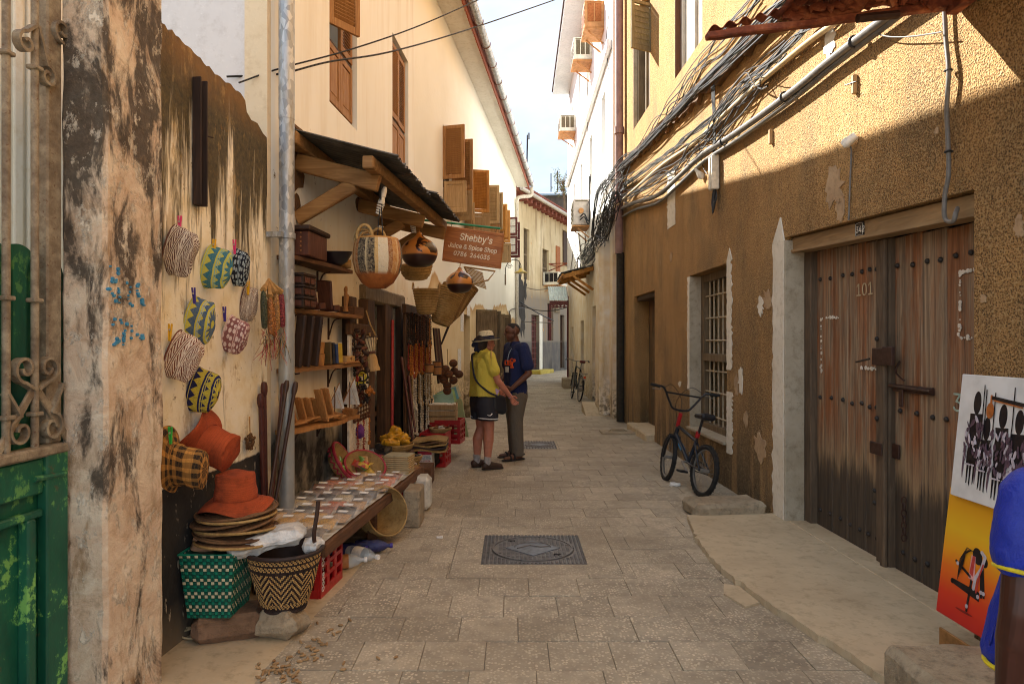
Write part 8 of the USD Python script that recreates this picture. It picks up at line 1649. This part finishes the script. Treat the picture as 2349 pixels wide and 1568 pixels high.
part(wo, 'shorts', fleshy([[(P(0, -.07, .86), .128), (P(0, .07, .86), .128), (P(0, -.075, .76), .140), (P(0, .075, .76), .140)], [(P(0, -.085, .78), .130), (P(.008, -.105, .50), .112)], [(P(0, .085, .78), .130), (P(.008, .105, .50), .112)]], .012, 4, [((0, 0, 1), .575)], noise_=.006, seed=8), BS, smooth=True)
for s in (-1, 1): part(wo, 'white_trim', tube([P(.006 + .117 * math.cos(a), s * .105 + .117 * math.sin(a), .598 - .006 * math.cos(a)) for a in np.linspace(0, 2 * pi, 30, endpoint=False)], .007, 6, closed=True), WP)
part(wo, 'white_swoosh', tube([P(-.06 + .06 * t, -.105 - .105 - .012 * math.sin(t * 3), .64 + .02 * (t - .4) ** 2 * 3) for t in np.linspace(0, 1, 8)], np.linspace(.003, .008, 8), 5), WP)
HATM = plain('pale_straw_hat', '#d8cba8', .85, scale=60.0); NAVY = cloth('navy_band', '#15182f', .8, .004); hM = W.M(.03, 0, 1.505, RY(-.10) @ RX(-.06))
part(wo, 'hat', xf(thick(lathe([(.165, .004), (.15, -.012), (.112, .0), (.098, .012), (.094, .06), (.080, .098), (.05, .108), (.0006, .106)], 40), .004), hM), HATM, smooth=50); part(wo, 'hat_band', xf(lathe([(.1015, .010), (.0985, .045)], 40), hM), NAVY, smooth=50); part(wo, 'hat_edge', xf(tube([(.165 * math.cos(a), .165 * math.sin(a), .003) for a in np.linspace(0, 2 * pi, 40, endpoint=False)], .006, 6, closed=True), hM), NAVY)
part(wo, 'scarf', fleshy([[(P(-.065, 0, 1.47), .05), (P(-.06, 0, 1.40), .045)], [(P(-.085, .02, 1.50), .03), (P(-.12, .03, 1.44), .024)], [(P(-.085, .0, 1.47), .028), (P(-.11, .0, 1.385), .018)]], .01, 3, noise_=.008, seed=2), NAVY, smooth=True)
part(wo, 'hair', fleshy([[(P(-.02, 0, 1.49), .086), (P(-.035, 0, 1.43), .07)]], .012, 3), plain('dark_brown_hair', '#2a1c14', .7), smooth=True)
part(wo, 'bag', fleshy([[(P(.05, -.165, .84), .045), (P(.17, -.13, .81), .05), (P(.05, -.17, .72), .05), (P(.17, -.14, .69), .055)]], .014, 3, noise_=.008, seed=6), cloth('black_bag_cloth', '#17161a', .6, .006), smooth=True)
st_ = smoothpath([P(.02, .155, 1.335), P(-.10, .10, 1.335), P(-.135, .02, 1.22), P(-.145, -.08, 1.05), P(-.06, -.205, .92), P(.05, -.25, .86)], 8); part(wo, 'bag_strap', tube(st_, .012, 6), BS)
part(wo, 'phone', bx(.05, .012, .08, P(.06, -.20, .90), .004, RZ(.5) @ RY(.5)), plain('lilac_phone', '#b79fc4', .4)); part(wo, 'wristband', tube([WRR + .027 * (np.cross((WRR - ELR) / np.linalg.norm(WRR - ELR), [0, 0, 1]) * math.cos(a) + np.array([.5, .3, .8]) * math.sin(a) * .9) for a in np.linspace(0, 2 * pi, 18, endpoint=False)], .006, 5, closed=True), plain('mauve_band', '#a58ab0', .6))
SHO = plain('brown_shoe_leather', '#3a261c', .5); SOCK = plain('grey_sock', '#a39c98', .95)
for s, hx in ((-1, .02), (1, -.02)):
    part(wo, 'sock', fleshy([[(P(hx - .02, s * .1, .145), .042), (P(hx - .025, s * .1, .06), .044)]], .01, 2), SOCK, smooth=True)
    part(wo, 'shoe', fleshy([[(P(hx - .055, s * .1, .05), .044), (P(hx + .02, s * .102, .05), .045)], [(P(hx - .05, s * .1, .03), .034), (P(hx + .13, s * .112, .03), .036)], [(P(hx + .03, s * .105, .05), .04), (P(hx + .12, s * .11, .035), .034)]], .01, 3, [((0, 0, 1), .001)]), SHO, smooth=True); part(wo, 'sole', fleshy([[(P(hx - .06, s * .1, .012), .036, (1, 1, .3)), (P(hx + .14, s * .112, .012), .040, (1, 1, .3))]], .012, 2, [((0, 0, 1), .001)]), plain('dark_sole', '#241a14', .8))
# ---- the man in the navy shirt
Mn = Body((.045, 8.66, 0), pi + .42); P = Mn.p
HB, HP = head(P(.045, 0, 1.595), Mn.f / 1.0, 1.02)
SHL_, SHR_ = P(-.02, .185, 1.40), P(.0, -.185, 1.40); EL_, ER_ = P(-.06, .262, 1.09), P(.02, -.23, 1.09); WL_, WR_ = P(.135, .185, .905), P(.15, -.17, .95)
bones = [[(P(0, -.065, .88), .10), (P(0, .065, .88), .10)], [(P(0, 0, .90), .115), (P(0, 0, 1.08), .105)], [(P(0, -.05, 1.08), .095), (P(0, .05, 1.08), .095), (P(0, -.08, 1.32), .10), (P(0, .08, 1.32), .10)], [(P(-.01, -.155, 1.395), .055), (P(-.01, .155, 1.395), .055), (P(0, 0, 1.34), .09)], [(P(-.01, 0, 1.40), .062), (P(.02, 0, 1.53), .054)]]
for s, hx in ((1, .03), (-1, -.02)): bones += [[(P(0, s * .085, .88), .088), (P(.01 + hx, s * .1, .50), .058)], [(P(.01 + hx, s * .1, .50), .055), (P(hx - .02, s * .105, .10), .036)], [(P(hx - .04, s * .105, .045), .036), (P(hx + .06, s * .11, .045), .036)], [(P(hx + .03, s * .11, .04), .040), (P(hx + .165, s * .13, .028), .026)]]
bones += [[(SHL_, .054), (EL_, .041)], [(EL_, .040), (EL_ + (WL_ - EL_) * .35, .039)], [(EL_ + (WL_ - EL_) * .3, .039), (WL_, .025)], [(SHR_, .054), (ER_, .041)], [(ER_, .040), (WR_, .025)]]
bones += hand(WL_, Mn.f * .6 - Mn.l * .8 + np.array([0, 0, -.55]), -Mn.f * .4 - Mn.l, 1.05, .8, 1) + hand(WR_, Mn.f + np.array([0, 0, -.3]), Mn.l, 1.05, .8, -1) + HB
ma = thing('person', 'person in a navy printed shirt, grey trousers and sandals, standing in profile with hands joined', 'person', Mn.o)
part(ma, 'body', fleshy(bones, .0085, 6), SKD, smooth=True)
part(ma, 'hair', fleshy([[(HP(-.022, 0, .042), .0805), (HP(.004, 0, .046), .0785)]], .01, 3, [((-.25, 0, 1) if False else tuple(np.array([0, 0, 1.0]) - .35 * Mn.f * 1.0), float((np.array([0, 0, 1.0]) - .35 * Mn.f) @ HP(0, 0, .042)))]), plain('short_black_hair', '#1a1310', .9, scale=120.0), smooth=True)
for y in (-.030, .030): part(ma, 'eye', ball(.0095, HP(.0745, y, .010), n=2), plain('eye_white', '#8d827a', .3)); part(ma, 'pupil', ball(.005, HP(.0815, y, .010), n=1), BLK)
NV = cloth('navy_tshirt_cloth', '#14204a', .9, .022); TR = cloth('grey_brown_trousers', '#655b4d', .9, .022)
sb = [[(P(0, -.07, .82), .125), (P(0, .07, .82), .125), (P(0, -.065, 1.05), .115), (P(0, .065, 1.05), .115)], [(P(0, -.065, 1.05), .115), (P(0, .065, 1.05), .115), (P(0, -.095, 1.32), .114), (P(0, .095, 1.32), .114)], [(P(-.01, -.17, 1.395), .076), (P(-.01, .17, 1.395), .076), (P(0, 0, 1.34), .11)], [(P(-.005, 0, 1.39), .085), (P(.0, 0, 1.455), .066)], [(P(-.02, .185, 1.398), .080), (P(-.05, .235, 1.185), .082)], [(P(0, -.185, 1.398), .080), (P(.01, -.225, 1.185), .080)]]
part(ma, 'tshirt', fleshy(sb, .012, 4, [((0, 0, 1), .80)], noise_=.014, seed=14, freq=11), NV, smooth=True)
tb_ = []
for s, hx in ((1, .03), (-1, -.02)): tb_ += [[(P(0, s * .07, .90), .112), (P(0, s * .09, .80), .115), (P(.01 + hx, s * .1, .50), .088)], [(P(.01 + hx, s * .1, .50), .086), (P(hx - .015, s * .105, .09), .074)]]
part(ma, 'trousers', fleshy(tb_ + [[(P(0, -.06, .90), .12), (P(0, .06, .90), .12)]], .012, 4, [((0, 0, 1), .055)], noise_=.010, seed=19, freq=12), TR, smooth=True)
OG = plain('orange_print', '#d9531e', .7)
fM = Mn.M(.118, .075, 1.19, RZ(.45) @ RY(pi / 2) @ RZ(pi / 2))
def pr_(poly, nm='print'): return part(ma, nm, xf(prism(poly, .008, .004), fM), OG)
pr_(unary_union([Point(.05, .055).buffer(.033), Point(.085, .06).buffer(.02), sbox(.03, -.02, .065, .05), sbox(.025, -.035, .075, -.012)]).difference(Point(.05, .06).buffer(.016)))
for i, ch_ in enumerate(('D', 'B')): m = meshkit.text_mesh(ch_, .06, .008, True); part(ma, 'print', xf(mv(m, (-.075 + .05 * i, .0, .004)), fM), OG)
LAN = plain('pale_lanyard', '#8fa0ae', .6); part(ma, 'lanyard', tube(smoothpath([P(-.04, .07, 1.46), P(.06, .075, 1.42), P(.118, .06, 1.33), P(.132, .03, 1.19)], 6), .005, 5), LAN); part(ma, 'badge', xf(bx(.055, .07, .006, (-.02, -.055, .02), .002), fM), plain('badge_card', '#b5b0a5', .5))
SAND = plain('black_sandal', '#1f1a17', .7)
for s, hx in ((1, .03), (-1, -.02)):
    part(ma, 'sandal_sole', fleshy([[(P(hx - .07, s * .105, .016), .042, (1, 1, .35)), (P(hx + .17, s * .13, .014), .046, (1, 1, .3))]], .012, 2, [((0, 0, 1), .001)]), SAND, smooth=True)
    for x, z in ((.10, .058), (.05, .072)): part(ma, 'sandal_strap', tube([P(hx + x, s * .118 + .05 * math.cos(a), .012 + z * math.sin(a)) for a in np.linspace(-.1, pi + .1, 12)], .011, 6), SAND)
    part(ma, 'sandal_strap', tube([P(hx - .045 + .055 * math.cos(a), s * .105 + .045 * math.sin(a), .075) for a in np.linspace(0, 2 * pi, 16, endpoint=False)], .010, 6, closed=True), SAND)
# ---- the one at the right edge: blue sleeve with yellow edging, bare arm
B_ = Body((1.425, 1.72, 0), pi / 2); P = B_.p
HB, HP = head(P(.04, 0, 1.31), B_.f, .92)
SL, ER = P(-.05, .15, 1.11), P(-.075, .20, .83); WR = P(-.04, .205, .58)
bones = [[(P(0, -.06, .70), .095), (P(0, .06, .70), .095)], [(P(0, 0, .72), .105), (P(0, 0, .90), .095)], [(P(0, -.06, 1.03), .09), (P(0, .06, 1.03), .09), (P(0, 0, .88), .095)], [(P(0, -.12, 1.10), .052), (P(0, .12, 1.10), .052), (P(0, 0, 1.05), .08)], [(P(0, 0, 1.10), .05), (P(.02, 0, 1.22), .046)]]
for s in (-1, 1): bones += [[(P(0, s * .075, .70), .085), (P(.01, s * .085, .40), .055)], [(P(.01, s * .085, .40), .052), (P(-.02, s * .085, .08), .034)], [(P(-.03, s * .085, .04), .034), (P(.12, s * .1, .026), .026)]]
bones += [[(SL, .052), (SL + (ER - SL) * .5, .049)], [(SL + (ER - SL) * .4, .049), (ER, .043)], [(ER, .043), (ER + (WR - ER) * .3, .044)], [(ER + (WR - ER) * .25, .044), (WR, .027)], [(P(0, -.145, 1.11), .05), (P(0, -.19, .84), .04)], [(P(0, -.19, .84), .039), (P(.04, -.19, .60), .024)]] + hand(WR, np.array([0, 0, -1.0]) + .15 * B_.f, -B_.l, .98, .5, -1) + hand(P(.04, -.19, .60), np.array([0, 0, -1.0]) + .15 * B_.f, B_.l, .98, .5, 1) + HB
yo = thing('person', 'person in a bright blue shirt with yellow edging, cut off by the right edge', 'person', B_.o)
part(yo, 'body', fleshy(bones, .011, 6), SKB, smooth=True)
BLU = cloth('bright_blue_cloth', '#122c9c', .5, .02); YT = plain('yellow_trim', '#d9c21e', .6)
sb = [[(P(.0, -.08, .70), .13), (P(.06, .10, .665), .085), (P(0, -.07, .92), .10), (P(.02, .04, .92), .10)], [(P(0, -.07, .92), .105), (P(0, .05, .92), .105), (P(0, -.085, 1.04), .10), (P(0, .075, 1.04), .10)], [(P(0, -.12, 1.10), .064), (P(-.04, .125, 1.11), .066), (P(0, 0, 1.05), .10)], [(SL, .068), (SL + (ER - SL) * .50, .076)], [(P(0, -.145, 1.11), .066), (P(0, -.18, .95), .074)]]
part(yo, 'shirt', fleshy(sb, .012, 4, [((0, 0, 1), .64)], noise_=.014, seed=24, freq=13), BLU, smooth=True)
d = ER - SL; d = d / np.linalg.norm(d); a1 = np.cross(d, [0, 1, 0]); a1 /= np.linalg.norm(a1); a2 = np.cross(d, a1)
part(yo, 'sleeve_edging', tube([SL + (ER - SL) * .50 + d * .045 + .062 * (a1 * math.cos(t) + a2 * math.sin(t)) for t in np.linspace(0, 2 * pi, 28, endpoint=False)], .006, 6, closed=True), YT, smooth=60); part(yo, 'hem_edging', tube([P(.04 + .125 * math.cos(t), .0 + .19 * math.sin(t), .646) for t in np.linspace(0, 2 * pi, 40, endpoint=False)], .006, 6, closed=True), YT)
part(yo, 'trousers', fleshy([[(P(0, s * .06, .74), .10), (P(0, s * .08, .62), .098), (P(-.01, s * .088, .12), .062)] for s in (-1, 1)], .016, 3, [((0, 0, 1), .06)]), NV, smooth=True); part(yo, 'hair', fleshy([[(HP(-.025, 0, .05), .082), (HP(.0, 0, .06), .078)]], .012, 3), BLK, smooth=True)
for s in (-1, 1): part(yo, 'shoe', fleshy([[(P(-.04, s * .085, .03), .036), (P(.13, s * .1, .03), .034)]], .014, 2, [((0, 0, 1), .001)]), SAND, smooth=True)
# ================================================================ bicycles
RUB = plain('tyre_rubber', '#1d1b19', .8); STEEL = plain('dull_steel', '#8d8a84', .4, metallic=.6); BLKP = plain('black_bike_paint', '#141519', .3); BLUP = plain('slate_blue_bike_paint', '#1b222c', .3); REDC = plain('red_bike_part', '#a81c22', .35); SADL = plain('black_saddle', '#1a1a1d', .5)
def bike(M_, lab, r, wb, bmx):
    t = thing('bicycle', lab, 'bicycle', M=M_)
    Pt = lambda n, p_, rr, m, k=8, cl=False, par=None: part(par or t, n, tube(p_, rr, k, closed=cl), m, local=True, smooth=50)
    steer = (-.18 if bmx else -.10); piv = np.array([wb - (.10 if bmx else .12), 0, 0]); ST = lambda p: piv + RZ(steer) @ (np.asarray(p, float) - piv); c2 = np.linspace(0, 2 * pi, 40, endpoint=False)
    for k, cx in ((0, 0.0), (1, wb)):
        tr = (lambda p: p) if k == 0 else ST; tw_ = .024 if bmx else .018
        w = part(t, 'wheel', tube([tr(np.array([cx + (r - tw_ - .016) * math.cos(a), 0, r + (r - tw_ - .016) * math.sin(a)])) for a in c2], .013, 6, closed=True), STEEL, local=True, smooth=50)
        part(w, 'tyre', tube([tr(np.array([cx + (r - tw_) * math.cos(a), 0, r + (r - tw_) * math.sin(a)])) for a in c2], tw_, 10, closed=True), RUB, local=True, smooth=50)
        if bmx: part(w, 'tread', cat([bx(.012, .014, .008, tr(np.array([cx + (r - .003) * math.cos(a), y, r + (r - .003) * math.sin(a)])), .001, RZ(steer * k) @ RY(pi / 2 - a)) for i, a in enumerate(np.linspace(0, 2 * pi, 64, endpoint=False)) for y in ((-.013, .008) if i % 2 else (-.006, .014))]), RUB, local=True, kind='stuff')
        part(w, 'hub', tube([tr(np.array([cx, -.045, r])), tr(np.array([cx, .045, r]))], .018, 10), STEEL, local=True)
        for i in range(20): a = 2 * pi * i / 20; part(w, 'spoke', rod(tr(np.array([cx + .015 * math.cos(a + .6), .025 * (-1) ** i, r + .015 * math.sin(a + .6)])), tr(np.array([cx + (r - .05) * math.cos(a), 0, r + (r - .05) * math.sin(a)])), .0013, 4), STEEL, local=True)
    if bmx: HT, HBt, BB, SC, SD, fr = (wb - .15, 0, .60), (wb - .115, 0, .50), (.34, 0, .275), (.24, 0, .50), (.185, 0, .73), BLUP
    else: HT, HBt, BB, SC, SD, fr = (wb - .17, 0, .86), (wb - .13, 0, .70), (.46, 0, .29), (.28, 0, .80), (.25, 0, .96), BLKP
    Pt('head_tube', [HBt, HT], .022, fr); Pt('top_tube', [HT, SC], .017, fr); Pt('down_tube', [np.array(HBt) + [0, 0, .02], BB], .022, fr); Pt('seat_tube', [BB, SC], .017, fr)
    for y in (-.055, .055): Pt('chain_stay', [np.array(BB) + [-.02, y * .5, 0], (0, y, r)], .010, fr); Pt('seat_stay', [np.array(SC) + [0, y * .3, -.02], (0, y, r)], .009, fr); Pt('fork_blade', [ST(np.array(HBt) + [.0, y, -.03]), ST((wb - .04, y * 1.1, r + .12)), ST((wb, y * 1.1, r))], .013, BLKP)
    Pt('fork_crown', [ST(np.array(HBt) + [0, -.06, -.02]), ST(np.array(HBt) + [0, .06, -.02])], .016, BLKP)
    Pt('seat_post', [SC, SD], .013, BLKP if bmx else STEEL); Pt('seat_clamp', [np.array(SC) + [0, 0, .04], np.array(SC) + [-.012, 0, .10]] if bmx else [np.array(SC) - [0, 0, .0], np.array(SC) + [0, 0, .03]], .024, REDC if bmx else STEEL)
    S_ = np.array(SD); part(t, 'saddle', fleshy([[(S_ + [.13, 0, .02], .022), (S_ + [-.06, 0, .03], .035)], [(S_ + [-.04, 0, .025], .035), (S_ + [-.10, -.045, .03], .033), (S_ + [-.10, .045, .03], .033)]], .012, 4), SADL if bmx else plain('maroon_saddle', '#6b2a22', .5), local=True, smooth=True)
    if bmx:
        Pt('stem', [ST(HT), ST((wb - .19, 0, .74))], .022, REDC); c = np.array([wb - .17, 0, .76])
        hb = [(-.06, .36, .99), (-.05, .30, .985), (-.03, .22, .975), (.0, .13, .84), (.01, .07, .775), (.01, -.07, .775), (.0, -.13, .84), (-.03, -.22, .975), (-.05, -.30, .985), (-.06, -.36, .99)]
        Pt('handlebar', smoothpath([ST((c[0] + x, y, z)) for x, y, z in hb], 5), .0115, BLKP); Pt('crossbar', [ST((c[0] - .02, -.19, .935)), ST((c[0] - .02, .19, .935))], .009, BLKP)
        for s in (-1, 1): Pt('grip', [ST((c[0] - .062, s * .37, .991)), ST((c[0] - .045, s * .27, .982))], .017, RUB); Pt('brake_lever', [ST((c[0] - .04, s * .26, .97)), ST((c[0] + .03, s * .24, .955)), ST((c[0] + .02, s * .33, .95))], .005, STEEL)
        for s in (-1, 1): Pt('brake_cable', smoothpath([ST((c[0] - .02, s * .23, .965)), ST((c[0] + .10, s * .10, 1.02)), ST((c[0] + .10, -s * .03, .85)), ST((wb - .10, .02 * s, .60))], 6), .003, BLKP, 4)
        part(t, 'decal', bar(np.array(HBt) * .62 + np.array(BB) * .38 + [0, .0235, .01], np.array(HBt) * .40 + np.array(BB) * .60 + [0, .0235, .01], .002, .022, 0), plain('blue_decal', '#3f7fae', .4), local=True); part(t, 'decal', bar(np.array(HBt) * .62 + np.array(BB) * .38 + [0, -.0235, .01], np.array(HBt) * .40 + np.array(BB) * .60 + [0, -.0235, .01], .002, .022, 0), plain('blue_decal', '#3f7fae', .4), local=True)
    else:
        Pt('stem', [ST(HT), ST((wb - .18, 0, .98))], .012, STEEL); Pt('handlebar', smoothpath([ST((wb - .38, .30, 1.0)), ST((wb - .25, .28, 1.03)), ST((wb - .16, .10, 1.0)), ST((wb - .15, 0, .99)), ST((wb - .16, -.10, 1.0)), ST((wb - .25, -.28, 1.03)), ST((wb - .38, -.30, 1.0))], 5), .011, STEEL)
        for s in (-1, 1): Pt('grip', [ST((wb - .40, s * .30, .998)), ST((wb - .29, s * .29, 1.018))], .016, RUB); Pt('rack_stay', [(-.05, s * .06, r), (-.12, s * .07, .70)], .007, STEEL)
        part(t, 'rack', cat([bx(.42, .012, .012, (-.10, y, .71)) for y in (-.07, 0, .07)] + [bx(.012, .15, .012, (x, 0, .705)) for x in (-.30, -.1, .1)]), STEEL, local=True); a = np.linspace(.3, 2.4, 16); part(t, 'mudguard', tube([(.345 * math.cos(q), 0, r + .345 * math.sin(q)) for q in a], .022, 6), plain('pale_mudguard', '#9a9a94', .4), local=True); part(t, 'reflector', bx(.012, .06, .05, (-.325, 0, .62), .003), OG, local=True)
    Pt('axle', [(BB[0], -.06, BB[2]), (BB[0], .06, BB[2])], .012, STEEL); part(t, 'chainring', xf(lathe([(.0, -.003), (.075, -.003), (.075, .003), (0, .003)], 24), m4(RX(pi / 2), np.array(BB) + [0, -.045, 0])), STEEL, local=True)
    for s, a in ((-1, .5), (1, .5 + pi)): e = np.array(BB) + [.165 * math.cos(a), s * .075, .165 * math.sin(a)]; Pt('crank', [np.array(BB) + [0, s * .07, 0], e], .010, STEEL); pd = part(t, 'pedal', bx(.09, .085, .022, e + [0, s * .05, 0], .004), BLKP, local=True); part(pd, 'pedal_reflector', bx(.004, .05, .014, e + [.047, s * .05, 0], .001), OG, local=True)
    for z in (-.07, .06): Pt('chain', [np.array(BB) + [0, -.045, z], (0, -.045, r + z * .5)], .005, RUB)
    return t
h = math.atan2(7.27 - 6.51, 1.674 - 1.84)
bike(m4(RZ(h) @ RX(.17), (1.80, 6.53, -.0)), 'small dark slate bicycle with red stem and knobbly tyres by the barred window', .25, .82, True)
bike(m4(RZ(pi / 2 + .10) @ RX(.12), (1.66, 16.9, 0)), 'black roadster bicycle with a maroon saddle, far down by the white house', .33, 1.05, False)
